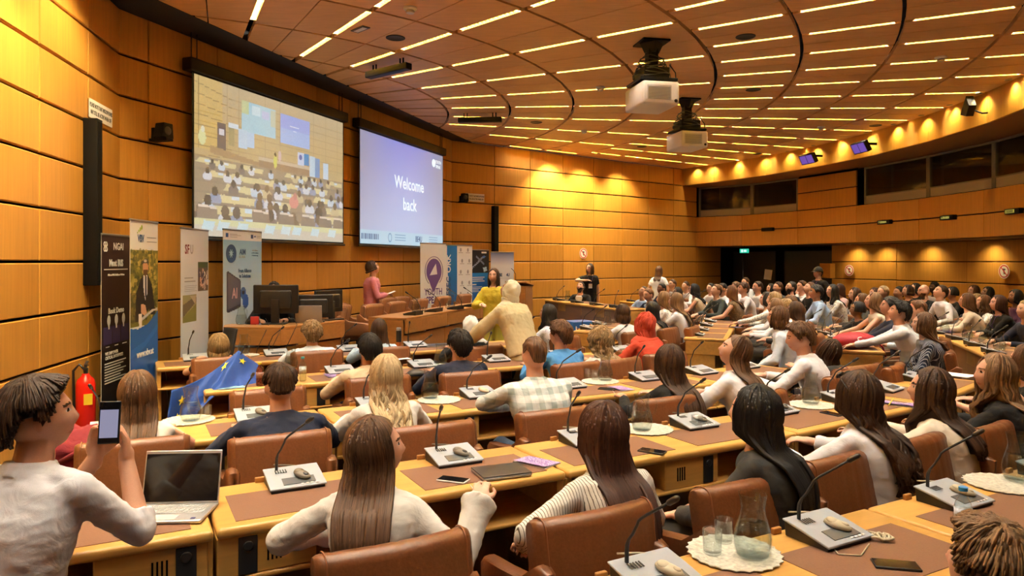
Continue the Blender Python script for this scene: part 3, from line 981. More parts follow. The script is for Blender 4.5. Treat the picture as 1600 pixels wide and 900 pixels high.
oa, ob, oc = at(349, 510.5, TZ).xy, at(438, 511.5, TZ).xy, at(539, 500.5, TZ).xy
podium_table('operator_desk', 'wooden operator desk holding the computer monitors', 'desk', [tuple(oa), tuple(ob), tuple(oc)], TZ, .50, [Vector((.35, -.94)).normalized(), Vector((.75, -.66)).normalized(), nn])
lp = Vector(((812 - 800) / F * 14.0, 14.0))
e = empty('lectern', (lp.x, lp.y, PZ if False else 0.0), math.radians(-20), 'wooden lectern standing in front of the pale roll-up banner', 'lectern')
m = MB(); m.prism([(-.20, -.22), (.20, -.22), (.20, .22), (-.20, .22)], 0, 1.36); m.build('body', [PODW], e, bevel=.006)
m = MB(); m.box((0, -.226, .70), (.36, .012, 1.2)); m.build('front_panel', [PODW], e, bevel=.003)
m = MB(); m.box((0, 0, 1.40), (.44, .48, .03), 0, Matrix.Rotation(math.radians(-9), 3, 'X')); m.build('reading_top', [PODW], e, bevel=.004)
m = MB(); m.tube([(-.1, .05, 1.41), (-.1, .05, 1.58), (-.13, .0, 1.66), (-.17, -.02, 1.70)], .006, 6); m.build('gooseneck', [CHARC], e, True)
# ================================================================ people
def nz(v, s, seed=0.0):
    return noise.noise(Vector((v[0] * s + seed, v[1] * s - seed, v[2] * s + seed * .5)))
def remesh(mb, vox, smooth=4, fac=.5):
    """unite overlapping closed shapes to one skin"""
    me = mb.mesh('tmp', [BLACK])
    o = bpy.data.objects.new('tmp', me); col.objects.link(o)
    md = o.modifiers.new('r', 'REMESH'); md.mode = 'VOXEL'; md.voxel_size = vox; md.use_smooth_shade = True
    if smooth:
        s = o.modifiers.new('s', 'SMOOTH'); s.factor = fac; s.iterations = smooth
    dg = bpy.context.evaluated_depsgraph_get()
    out = bpy.data.meshes.new_from_object(o.evaluated_get(dg))
    bpy.data.objects.remove(o); bpy.data.meshes.remove(me)
    out.materials.clear()
    return out
def coords(me):
    a = np.empty(len(me.vertices) * 3, np.float32); me.vertices.foreach_get('co', a); return a.reshape(-1, 3)
def set_coords(me, a):
    me.vertices.foreach_set('co', np.asarray(a, np.float32).ravel()); me.update()
def vnoise(a, freq, seed):
    """cheap smooth noise for many points"""
    r = np.random.RandomState(seed)
    out = np.zeros(len(a))
    for k in range(5):
        w_ = r.randn(3); w_ /= np.linalg.norm(w_)
        out += np.sin(a @ w_ * freq * (1 + .5 * k) + r.rand() * 6.28 + 1.5 * np.sin(a @ r.randn(3) * freq * .4 + r.rand() * 6))
    return out / 5
def skin(c): return plain('skin_%02x%02x%02x' % tuple(int(x * 255) for x in c), c, 0.48, bump=.02, bscale=300, var=.05)
SKINS = {'fair': (.64, .36, .245), 'light': (.58, .31, .20), 'tan': (.42, .205, .115), 'brown': (.22, .10, .055), 'dark': (.085, .04, .024)}
EYEW = plain('eye_white', (.50, .46, .42), .3)
IRIS = plain('iris_dark', (.02, .012, .008), .15)
def lips(c): return plain('lips_%02x%02x' % (int(c[0] * 255), int(c[1] * 255)), (c[0] * .85, c[1] * .55, c[2] * .55), .4)
def hairmat(name, c, c2=None, rough=.42, sc_=(60, 60, 2.5)):
    k = 'hair_' + name
    if k in MATS: return MATS[k]
    m, t, b = new_mat(k)
    at_ = t.nodes.new('ShaderNodeAttribute'); at_.attribute_name = 'strand'
    mp = t.nodes.new('ShaderNodeMapping'); mp.inputs['Scale'].default_value = (70, 3.0, 1)
    n = t.nodes.new('ShaderNodeTexNoise'); n.inputs['Scale'].default_value = 1; n.inputs['Detail'].default_value = 4
    r = t.nodes.new('ShaderNodeValToRGB')
    r.color_ramp.elements[0].position = .3; r.color_ramp.elements[1].position = .72
    r.color_ramp.elements[0].color = (*[x * .5 for x in c], 1)
    r.color_ramp.elements[1].color = (*(c2 or [min(1, x * 1.5) for x in c]), 1)
    bp = t.nodes.new('ShaderNodeBump'); bp.inputs['Strength'].default_value = .55; bp.inputs['Distance'].default_value = .006
    L = t.links.new
    L(at_.outputs['Vector'], mp.inputs['Vector']); L(mp.outputs['Vector'], n.inputs['Vector']); L(n.outputs['Fac'], r.inputs['Fac']); L(r.outputs['Color'], b.inputs['Base Color'])
    L(n.outputs['Fac'], bp.inputs['Height']); L(bp.outputs['Normal'], b.inputs['Normal'])
    b.inputs['Roughness'].default_value = rough + .1
    b.inputs['Specular IOR Level'].default_value = .28
    MATS[k] = m
    return m
HAIR = {'black': ((.010, .009, .009), (.022, .021, .022)), 'darkbrown': ((.026, .013, .008), (.075, .038, .022)), 'brown': ((.062, .030, .015), (.17, .088, .046)),
        'lightbrown': ((.13, .072, .035), (.30, .18, .095)), 'darkblond': ((.20, .125, .055), (.46, .31, .15)), 'blond': ((.34, .22, .10), (.72, .55, .31)), 'auburn': ((.032, .012, .008), (.085, .034, .022)),
        'grey': ((.10, .09, .08), (.2, .18, .16))}
def cloth(name, c, kind='plain', c2=None, scale=60, rough=.8, axis='X'):
    k = 'cloth_' + name
    if k in MATS: return MATS[k]
    m, t, b = new_mat(k)
    L = t.links.new
    tc = t.nodes.new('ShaderNodeTexCoord')
    n = t.nodes.new('ShaderNodeTexNoise'); n.inputs['Scale'].default_value = 9; n.inputs['Detail'].default_value = 3; n.inputs['Distortion'].default_value = 1.2
    n2 = t.nodes.new('ShaderNodeTexNoise'); n2.inputs['Scale'].default_value = 420; n2.inputs['Detail'].default_value = 2
    ad = t.nodes.new('ShaderNodeMath'); ad.operation = 'MULTIPLY_ADD'; ad.inputs[1].default_value = .06
    bp = t.nodes.new('ShaderNodeBump'); bp.inputs['Strength'].default_value = .55; bp.inputs['Distance'].default_value = .012
    L(tc.outputs['Object'], n.inputs['Vector']); L(tc.outputs['Object'], n2.inputs['Vector'])
    L(n2.outputs['Fac'], ad.inputs[0]); L(n.outputs['Fac'], ad.inputs[2]); L(ad.outputs[0], bp.inputs['Height']); L(bp.outputs['Normal'], b.inputs['Normal'])
    b.inputs['Roughness'].default_value = rough
    b.inputs['Sheen Weight'].default_value = .03
    b.inputs['Specular IOR Level'].default_value = .25
    b.inputs['Base Color'].default_value = (*c, 1)
    def stripes(axis_, sc_, lo):
        wv = t.nodes.new('ShaderNodeTexWave'); wv.wave_type = 'BANDS'; wv.bands_direction = axis_
        wv.inputs['Scale'].default_value = sc_; wv.inputs['Distortion'].default_value = .6; wv.inputs['Detail Scale'].default_value = .5
        L(tc.outputs['Object'], wv.inputs['Vector'])
        r = t.nodes.new('ShaderNodeValToRGB'); r.color_ramp.interpolation = 'EASE'
        r.color_ramp.elements[0].position = lo; r.color_ramp.elements[1].position = min(1, lo + .06)
        L(wv.outputs['Fac'], r.inputs['Fac'])
        return r
    if kind in ('stripe', 'check', 'floral'):
        mx = t.nodes.new('ShaderNodeMix'); mx.data_type = 'RGBA'
        mx.inputs[6].default_value = (*c, 1); mx.inputs[7].default_value = (*c2, 1)
        if kind == 'stripe': L(stripes(axis, scale, .86).outputs['Color'], mx.inputs[0])
        elif kind == 'check':
            a, b2 = stripes('X', scale, .5), stripes('Z', scale, .5)
            s = t.nodes.new('ShaderNodeMath'); s.operation = 'ADD'
            d = t.nodes.new('ShaderNodeMath'); d.operation = 'MULTIPLY'; d.inputs[1].default_value = .5
            L(a.outputs['Color'], s.inputs[0]); L(b2.outputs['Color'], s.inputs[1]); L(s.outputs[0], d.inputs[0]); L(d.outputs[0], mx.inputs[0])
        else:
            v = t.nodes.new('ShaderNodeTexVoronoi'); v.inputs['Scale'].default_value = scale
            r = t.nodes.new('ShaderNodeValToRGB'); r.color_ramp.elements[0].position = .22; r.color_ramp.elements[1].position = .32
            r.color_ramp.elements[0].color = (1, 1, 1, 1); r.color_ramp.elements[1].color = (0, 0, 0, 1)
            L(tc.outputs['Object'], v.inputs['Vector']); L(v.outputs['Distance'], r.inputs['Fac']); L(r.outputs['Color'], mx.inputs[0])
        L(mx.outputs[2], b.inputs['Base Color'])
    MATS[k] = m
    return m

def head_pts(nu=36, nv=28, fem=True, s=1.0):
    """face forward along +Y, centre at mid head, chin at z=-.115, crown at z=.115"""
    vs = []
    for j in range(nv + 1):
        t = -pi / 2 + pi * j / nv
        for i in range(nu):
            a = 2 * pi * i / nu
            d = Vector((math.cos(t) * math.cos(a), math.cos(t) * math.sin(a), math.sin(t)))
            x, y, z = d.x * .074, d.y * .094, d.z * .116
            f = max(0.0, d.y)                      # how far to the front
            low = max(0.0, -z - .02) / .095
            x *= 1 - .34 * low ** 1.2 * (1 if f > 0 or d.y > -.3 else .6)
            y += .012 * low * f
            if d.y < 0: y += -.008 * math.cos(t) * max(0, z + .03) / .1 ; y *= 1 - .25 * low
            if f > 0: y -= .010 * f * max(0, z - .045) / .07
            g = lambda cx, cz, sx, sz: math.exp(-((x - cx) / sx) ** 2 - ((z - cz) / sz) ** 2) * (1 if d.y > 0 else 0)
            y += .020 * g(0, -.030, .011, .016) + .010 * g(0, -.008, .009, .022)            # nose
            y -= .009 * (g(.030, .008, .016, .012) + g(-.030, .008, .016, .012))            # sockets
            y += .005 * (g(.028, .028, .026, .009) + g(-.028, .028, .026, .009))            # brow
            y += .007 * g(0, -.064, .020, .007) + .006 * g(0, -.075, .018, .006) - .003 * g(0, -.0695, .022, .003)
            y += .009 * g(0, -.100, .020, .014)                                              # chin
            y += .003 * (g(.045, -.02, .02, .02) + g(-.045, -.02, .02, .02))
            vs.append(Vector((x, y, z)) * s)
    fs = []
    for j in range(nv):
        for i in range(nu):
            fs.append((j * nu + i, j * nu + (i + 1) % nu, (j + 1) * nu + (i + 1) % nu, (j + 1) * nu + i))
    return vs, fs
HEADV, HEADF = head_pts()

def add_hand(mb, wrist, d, palm, size=1.0, curl=.5, spread=.12, side=1):
    """wrist point, pointing direction d, palm normal; side=+1 puts the thumb to d x palm"""
    d = Vector(d).normalized(); palm = Vector(palm); palm = (palm - d * palm.dot(d)).normalized()
    t = d.cross(palm) * side
    k = size
    w_ = Vector(wrist)
    R = Matrix((t, d, palm)).transposed()
    mb.ball(w_ + d * .045 * k, (.040 * k, .052 * k, .0155 * k), 12, 8, 0, R)
    mb.cap(w_ - d * .02, w_ + d * .03 * k, .026 * k, .026 * k)
    for q, (off, ln) in enumerate(((.030, .95), (.010, 1.05), (-.010, 1.0), (-.029, .80))):
        base = w_ + d * (.084 - .004 * abs(q - 1.2)) * k + t * off * k
        dd = (d + t * (off * spread * 12)).normalized()
        p = base - dd * .02 * k
        r = .0095 * k
        ax = t
        ang = 0
        pts = [p, base]
        for seg, Ls in enumerate((.040, .026, .021)):
            ang += curl * (.55 if seg == 0 else .85)
            v = Matrix.Rotation(-ang * side, 3, ax) @ dd
            if (v - d).dot(palm) < 0: v = Matrix.Rotation(ang * side, 3, ax) @ dd
            pts.append(pts[-1] + v * Ls * ln * k)
        for i in range(len(pts) - 1): mb.cap(pts[i], pts[i + 1], r * (1 - .06 * i), r * (1 - .06 * (i + 1)), 8)
    p0 = w_ + d * .022 * k + t * .026 * k
    p1 = w_ + d * .055 * k + t * .054 * k + palm * .010 * k
    p2 = p1 + (d * .030 + t * .006 + palm * (.010 + .012 * curl)) * k
    p3 = p2 + (d * .024 - t * .004 * curl * 4 + palm * .008) * k
    for a, b_, r0, r1 in ((p0, p1, .015, .0125), (p1, p2, .0115, .0105), (p2, p3, .0105, .0085)): mb.cap(a, b_, r0 * k, r1 * k, 8)

def elbow(sh, hand, l1, l2, pole):
    """two-bone reach"""
    v = hand - sh
    D = min(v.length, (l1 + l2) * .995)
    u = v.normalized()
    hand = sh + u * D
    a = (l1 * l1 - l2 * l2 + D * D) / (2 * D)
    h = math.sqrt(max(0, l1 * l1 - a * a))
    p = Vector(pole); p = (p - u * p.dot(u)).normalized()
    return sh + u * a + p * h, hand

def spline_x(keys, t):
    for (a, *va), (b, *vb) in zip(keys, keys[1:]):
        if t <= b:
            k = 0 if b == a else max(0, (t - a) / (b - a)); k = k * k * (3 - 2 * k)
            return [p + (q - p) * k for p, q in zip(va, vb)]
    return list(keys[-1][1:])

def person(name_label, loc, rz, top_z, fem=True, skin_c='fair', hair='brown', style='long', shirt=None, sleeve='long', trousers=None, lean=12, head_yaw=0, head_pitch=-7, head_roll=0,
           hands=None, standing=False, vox=.009, cvox=.013, hair_len=.30, hair_w=1.0, wave=0.0, collar=False, inner=None, extras=None, twist=0, wide=1.0, skirt=None, group=None, strands=0, fade=False,
           side_shift=0.0, base_z=0.0, seat_z=.50, beard=False, glasses=False, bare_legs=False, puff=1.0, curl_amp=0.0, mat_over=None, hijab_col=None, curl=.6, parting=0.0, fringe=0.0, lanyard=False, lapel=False, cheek_lock=False, seed=None, opening=0.0):
    """top_z fixes the height of the crown; the spine takes up the difference"""
    sd = seed if seed is not None else (abs(hash_(name_label)) % 9973)
    r = np.random.RandomState(sd)
    e = empty('person', (loc[0], loc[1], base_z), rz, name_label, 'person', group)
    sk = skin(SKINS[skin_c]); ht = top_z - base_z
    # skeleton in local space, facing +Y
    hip_z = (ht * .53 if standing else seat_z)
    hip = Vector((0, 0 if standing else -.06, hip_z))
    th = math.radians(lean); sp = Vector((math.sin(math.radians(side_shift)), math.sin(th), math.cos(th))); sp.normalize()
    hp = math.radians(head_pitch)
    HRm = Matrix.Rotation(math.radians(head_yaw), 3, 'Z') @ Matrix.Rotation(math.radians(head_roll), 3, 'Y') @ Matrix.Rotation(-hp, 3, 'X')
    hs = 1.0 if fem else 1.05
    # length of the trunk so that the crown comes out at ht
    crown = HRm @ Vector((0, -.01, .116 * hs)); 
    neck_up = Vector((0, .020, .058))
    hc_off = HRm @ Vector((0, .020, .092 * hs))
    need = ht - hip.z - neck_up.z - hc_off.z - crown.z
    TL = max(.36, min(.72, need / sp.z))
    neck = hip + sp * TL
    headc = neck + neck_up + hc_off
    headc.z += (ht - (headc + crown).z) * .5
    sw = (.150 if fem else .182) * wide
    tw = Matrix.Rotation(math.radians(twist), 3, 'Z')
    shl = {s_: neck + tw @ Vector((s_ * sw, -.01, 0)) - sp * .075 for s_ in (-1, 1)}
    l1, l2 = (.275, .245) if fem else (.30, .265)
    if hands is None: hands = 'desk'
    presets = {'desk': {-1: (-.16, .42, DT + .035), 1: (.16, .42, DT + .035)}, 'lap': {-1: (-.10, .26, .60), 1: (.10, .26, .60)}, 'cross': {-1: (.12, .34, DT + .04), 1: (-.12, .36, DT + .05)},
               'side': {-1: (-.24, .03, hip_z - .02), 1: (.24, .03, hip_z - .02)}, 'chin': {-1: tuple(headc + Vector((-.02, .10, -.15))), 1: (.12, .38, DT + .035)}}
    if isinstance(hands, str): hands = presets[hands]
    arms = {}
    for s_ in (-1, 1):
        tgt = Vector(hands[s_][:3])
        pole = Vector(hands[s_][3:6]) if len(hands[s_]) >= 6 else Vector((s_ * .8, -.45, -.55))
        el, hd = elbow(shl[s_], tgt, l1, l2, pole)
        arms[s_] = (shl[s_], el, hd)
    # ---- trunk cross sections: t, half width, half depth
    k = wide
    keys = [(0.0, .150 * k, .105), (.25, .150 * k if not fem else .140 * k, .105), (.45, (.140 if fem else .155) * k, .105), (.72, (.158 if fem else .185) * k, .118), (.88, (.150 if fem else .182) * k, .092), (1.0, .075, .062)]
    def trunk(infl, t0=0.0, t1=1.0, n=14, N=22):
        rings = []
        for i in range(n + 1):
            t = t0 + (t1 - t0) * i / n
            hw, hd = spline_x(keys, t)
            c = hip + sp * (TL * t) + Vector((0, -.035 * math.sin(pi * min(1, t)) * (1.2 if not standing else .3), 0))
            rot = Matrix.Rotation(math.radians(twist) * t, 3, 'Z')
            rg = []
            for q in range(N):
                a = 2 * pi * q / N
                ca, sa = math.cos(a), math.sin(a)
                v = Vector((math.copysign(abs(ca) ** .8, ca) * (hw + infl), math.copysign(abs(sa) ** .9, sa) * (hd + infl), 0))
                v = rot @ v
                v = Vector((v.x, v.y * sp.z, -v.y * sp.y * .8))
                rg.append(c + v)
            rings.append(rg)
        return rings
    body = MB()
    body.loft(trunk(-.004, .05, 1.0))
    body.cap(neck - sp * .05, neck + neck_up * .55, .060 if fem else .068, .052 if fem else .061)
    body.cap(neck + neck_up * .3, headc + HRm @ Vector((0, -.012, -.055)), .052 if fem else .061, .050 if fem else .056)
    body.add([headc + HRm @ (v * hs) for v in HEADV], HEADF)
    for s_ in (-1, 1):
        body.ball(headc + HRm @ Vector((s_ * .076 * hs, -.008, -.012)), (.009, .019, .031), 10, 8, 0, HRm @ Matrix.Rotation(s_ * .35, 3, 'Z'))
    for s_ in (-1, 1):
        a, b_, c = arms[s_]
        body.cap(a, b_, .043 if fem else .050, .036 if fem else .042); body.cap(b_, c, .037 if fem else .043, .024 if fem else .028)
        d = (c - b_).normalized()
        if d.z < -.75: pn = Vector((-s_, 0, 0))
        elif len(hands[s_]) >= 9: pn = Vector(hands[s_][6:9])
        else: pn = Vector((0, .3, -1))
        hd_dir = d if d.z < -.75 or len(hands[s_]) >= 9 else (d + Vector((-s_ * .25, .5, 0)) * .6)
        if len(hands[s_]) >= 12: hd_dir = Vector(hands[s_][9:12])
        add_hand(body, c, hd_dir, pn, .95 if fem else 1.05, curl, side=-s_)
    if standing:
        legs = {s_: [hip + Vector((s_ * .085, 0, -.02)), Vector((s_ * .09, .01, hip_z * .52)), Vector((s_ * .095, -.02, .09))] for s_ in (-1, 1)}
    else:
        legs = {s_: [hip + Vector((s_ * .095, .0, -.01)), Vector((s_ * .13, .40, seat_z + .02)), Vector((s_ * .13, .36, .09))] for s_ in (-1, 1)}
    if bare_legs:
        for s_ in (-1, 1):
            a, b_, c = legs[s_]; body.cap(a, b_, .075, .055); body.cap(b_, c, .052, .036); body.cap(c, c + Vector((0, .13, -.05)), .034, .028)
    me = remesh(body, vox, 3)
    me.name = 'person'
    hm = hairmat(hair, *HAIR[hair])
    for mt in (sk, lips(SKINS[skin_c]), EYEW, IRIS, hm): me.materials.append(mt)
    # colour of lips, eyes, brows, stubble by their place on the head
    n = len(me.polygons)
    cen = np.empty(n * 3, np.float32); me.polygons.foreach_get('center', cen); cen = cen.reshape(-1, 3)
    loc_ = (cen - np.array(headc)) @ np.array(HRm) / hs
    x, y, z = loc_[:, 0], loc_[:, 1], loc_[:, 2]
    idx = np.zeros(n, np.int32)
    fr = y > .045
    idx[fr & (abs(x) < .026 - abs(z + .0695) * 1.6) & (abs(z + .0695) < .0085)] = 1
    for sx in (-1, 1):
        ex = x - sx * .030
        idx[fr & ((ex / .0150) ** 2 + ((z - .005) / .0050) ** 2 < 1)] = 2
        idx[fr & ((ex / .0070) ** 2 + ((z - .006) / .0064) ** 2 < 1)] = 3
        idx[fr & (abs(ex - sx * .001) < .019) & (abs(z - .026 + .12 * abs(ex)) < .0048)] = 4
    if beard: idx[(y > -.005) & (z < -.035) & (z > -.14) & (idx == 0) & ~((abs(x) < .03) & (z > -.056)) & ((y < .07) | (z < -.05))] = 4
    me.polygons.foreach_set('material_index', idx)
    bo = bpy.data.objects.new('body', me); col.objects.link(bo); bo.parent = e
    # ---- clothes
    def garment(nm, mb, mt, v_=None, amp=.004, freq=26, sm=4):
        g = remesh(mb, v_ or cvox, sm)
        a = coords(g)
        nrm = np.empty(len(a) * 3, np.float32); g.vertices.foreach_get('normal', nrm); nrm = nrm.reshape(-1, 3)
        f = vnoise(a * np.array([1, 1, .55]), freq, sd) + .6 * vnoise(a, freq * 2.1, sd + 1)
        fd = 1 - np.abs(vnoise(a * np.array([.8, .8, 1.5]), freq * 1.1, sd + 5)) * 3.2
        f = np.clip(f, -1.1, 1.1) + .7 * np.clip(fd, 0, 1) ** 2
        set_coords(g, a + nrm * (amp * f)[:, None])
        g.materials.append(mt)
        g.polygons.foreach_set('use_smooth', [True] * len(g.polygons))
        g.name = nm
        o = bpy.data.objects.new(nm, g); col.objects.link(o); o.parent = e
        return o
    if shirt:
        m = MB()
        m.loft(trunk((.022 if standing else .014) * puff, -.12 if standing else .0, .965))
        if fem: 
            for s_ in (-1, 1): m.ball(hip + sp * (TL * .64) + tw @ Vector((s_ * .062, .066, 0)), .068, 12, 8)
        for s_ in (-1, 1):
            a, b_, c = arms[s_]
            ra = .052 if fem else .061
            m.cap(neck - sp * .04 + tw @ Vector((s_ * .05, -.005, 0)), a + sp * .004, .047, ra * .96)
            if sleeve == 'none': continue
            if sleeve == 'short': m.tube([a, a.lerp(b_, .3), a.lerp(b_, .62)], [ra, ra * 1.02 * puff, ra * 1.0 * puff], 14)
            else:
                m.cap(a, b_, ra * puff ** .5, .048 * puff); m.ball(b_, .048 * puff)
                if sleeve == 'bell': m.tube([b_, b_.lerp(c, .5), b_.lerp(c, .8), b_.lerp(c, 1.02), b_.lerp(c, 1.08)], [.056, .058, .060, .078, .082], 16)
                if sleeve == 'long': m.tube([b_, b_.lerp(c, .5), b_.lerp(c, .93)], [.048 * puff, .046 * puff, .039 * puff], 14)
                elif sleeve == 'rolled': m.tube([b_.lerp(c, -.02), b_.lerp(c, .12), b_.lerp(c, .20), b_.lerp(c, .30)], [.055, .056, .060, .058], 14)
        if collar: m.tube([neck + neck_up * q + Vector((0, -.006 - .01 * q, 0)) for q in (-.5, -.1, .22)], [.098, .084, .070 if fem else .078], 20)
        if skirt: pass
        so = garment('top', m, shirt, None, .0036 if puff <= 1 else .005)
        if lapel or inner:
            mi = MB(); q = trunk(.017 * puff, .5, .97, 8)
            N = 22
            mi.loft([[rg[i] + Vector((0, .005, 0)) for i in (4, 5, 6, 7)] for rg in q], 0, False, False)
            # front strip, tapering downwards, showing the shirt between the lapels
            for j in range(len(q)):
                f = j / (len(q) - 1)
                cx = sum((Vector(mi.v[j * 4 + i]) for i in range(4)), Vector()) / 4
                for i in range(4):
                    v = Vector(mi.v[j * 4 + i]); mi.v[j * 4 + i] = tuple(Vector((cx.x + (v.x - cx.x) * (.15 + .95 * f), v.y + .004, v.z)))
            mi.build('shirt_front', [inner or PAPER], so, True, solid=.004)
    if trousers:
        m = MB()
        if standing:
            m.loft(trunk(.006, -.12, .22, 6))
        else: m.cap(hip + Vector((-.06, -.02, -.01)), hip + Vector((.06, -.02, -.01)), .125, .125)
        for s_ in (-1, 1):
            a, b_, c = legs[s_]
            m.cap(a, b_, .092, .068); m.tube([b_ + Vector((0, 0, .0)), b_.lerp(c, .5), c], [.068, .060, .055], 12); m.ball(b_, .068)
        garment('trousers', m, trousers, .018, .004, 22, 3)
        for s_ in (-1, 1):
            c = legs[s_][2]
            m = MB(); m.cap(Vector((c.x, c.y - .03, .045)), Vector((c.x, c.y + .15, .035)), .045, .034); m.box((c.x, c.y + .06, .012), (.08, .25, .024))
            m.build('shoe', [CHARC], e, True)
    if skirt:
        m = MB()
        m.loft(trunk(.02, -.25, .3, 8) if standing else trunk(.02, -.1, .3, 6))
        if standing: m.tube([hip, hip * .5 + Vector((0, 0, .1)), Vector((0, 0, .12))], [.16, .19, .22], 20, 0, True, .8)
        garment('skirt', m, skirt, .018, .004, 22, 3)
    # ---- hair
    if style: hair_on(e, sd, headc, HRm, hs, neck, sp, TL, style, hm, hair_len, hair_w, wave, strands, fem, curl_amp, parting, hijab_col, trunk, sw, fade, cheek_lock, opening)
    if glasses:
        m = MB()
        for sx in (-1, 1):
            m.tube([headc + HRm @ (Vector((sx * .031 + .022 * math.cos(q * pi / 8), .098 - .006 * abs(math.cos(q * pi / 8)), .004 + .017 * math.sin(q * pi / 8))) * hs) for q in range(17)], .0018, 5)
            m.tube([headc + HRm @ (Vector((sx * .053, .090, .008)) * hs), headc + HRm @ (Vector((sx * .076, -.005, .01)) * hs)], .0018, 5)
        m.build('glasses', [CHARC], e, True)
    if lanyard:
        m = MB(); fz = hip + sp * (TL * .52) + Vector((0, .135, 0)); 
        for sx in (-1, 1): m.tube([neck + Vector((sx * .06, -.03, .02)), neck + Vector((sx * .065, .09, -.04)), hip + sp * (TL * .72) + Vector((sx * .03, .155, 0)), fz + Vector((0, .01, .06))], .004, 5)
        m.build('lanyard', [plain('lanyard_purple', (.12, .06, .25), .6)], e, True)
        m = MB(); m.box(tuple(fz + Vector((0, .014, 0))), (.085, .004, .11)); m.build('badge', [PAPER], e)
    e['hc'] = tuple(headc)
    info = dict(e=e, headc=headc, HR=HRm, neck=neck, arms=arms, hip=hip, sp=sp, TL=TL, trunk=trunk, legs=legs, hs=hs)
    PEOPLE.append((e, Vector(loc[:2]), name_label, rz, standing))
    return info
PEOPLE = []
def hash_(s):
    h = 7
    for ch in s: h = (h * 131 + ord(ch)) % 1000003
    return h

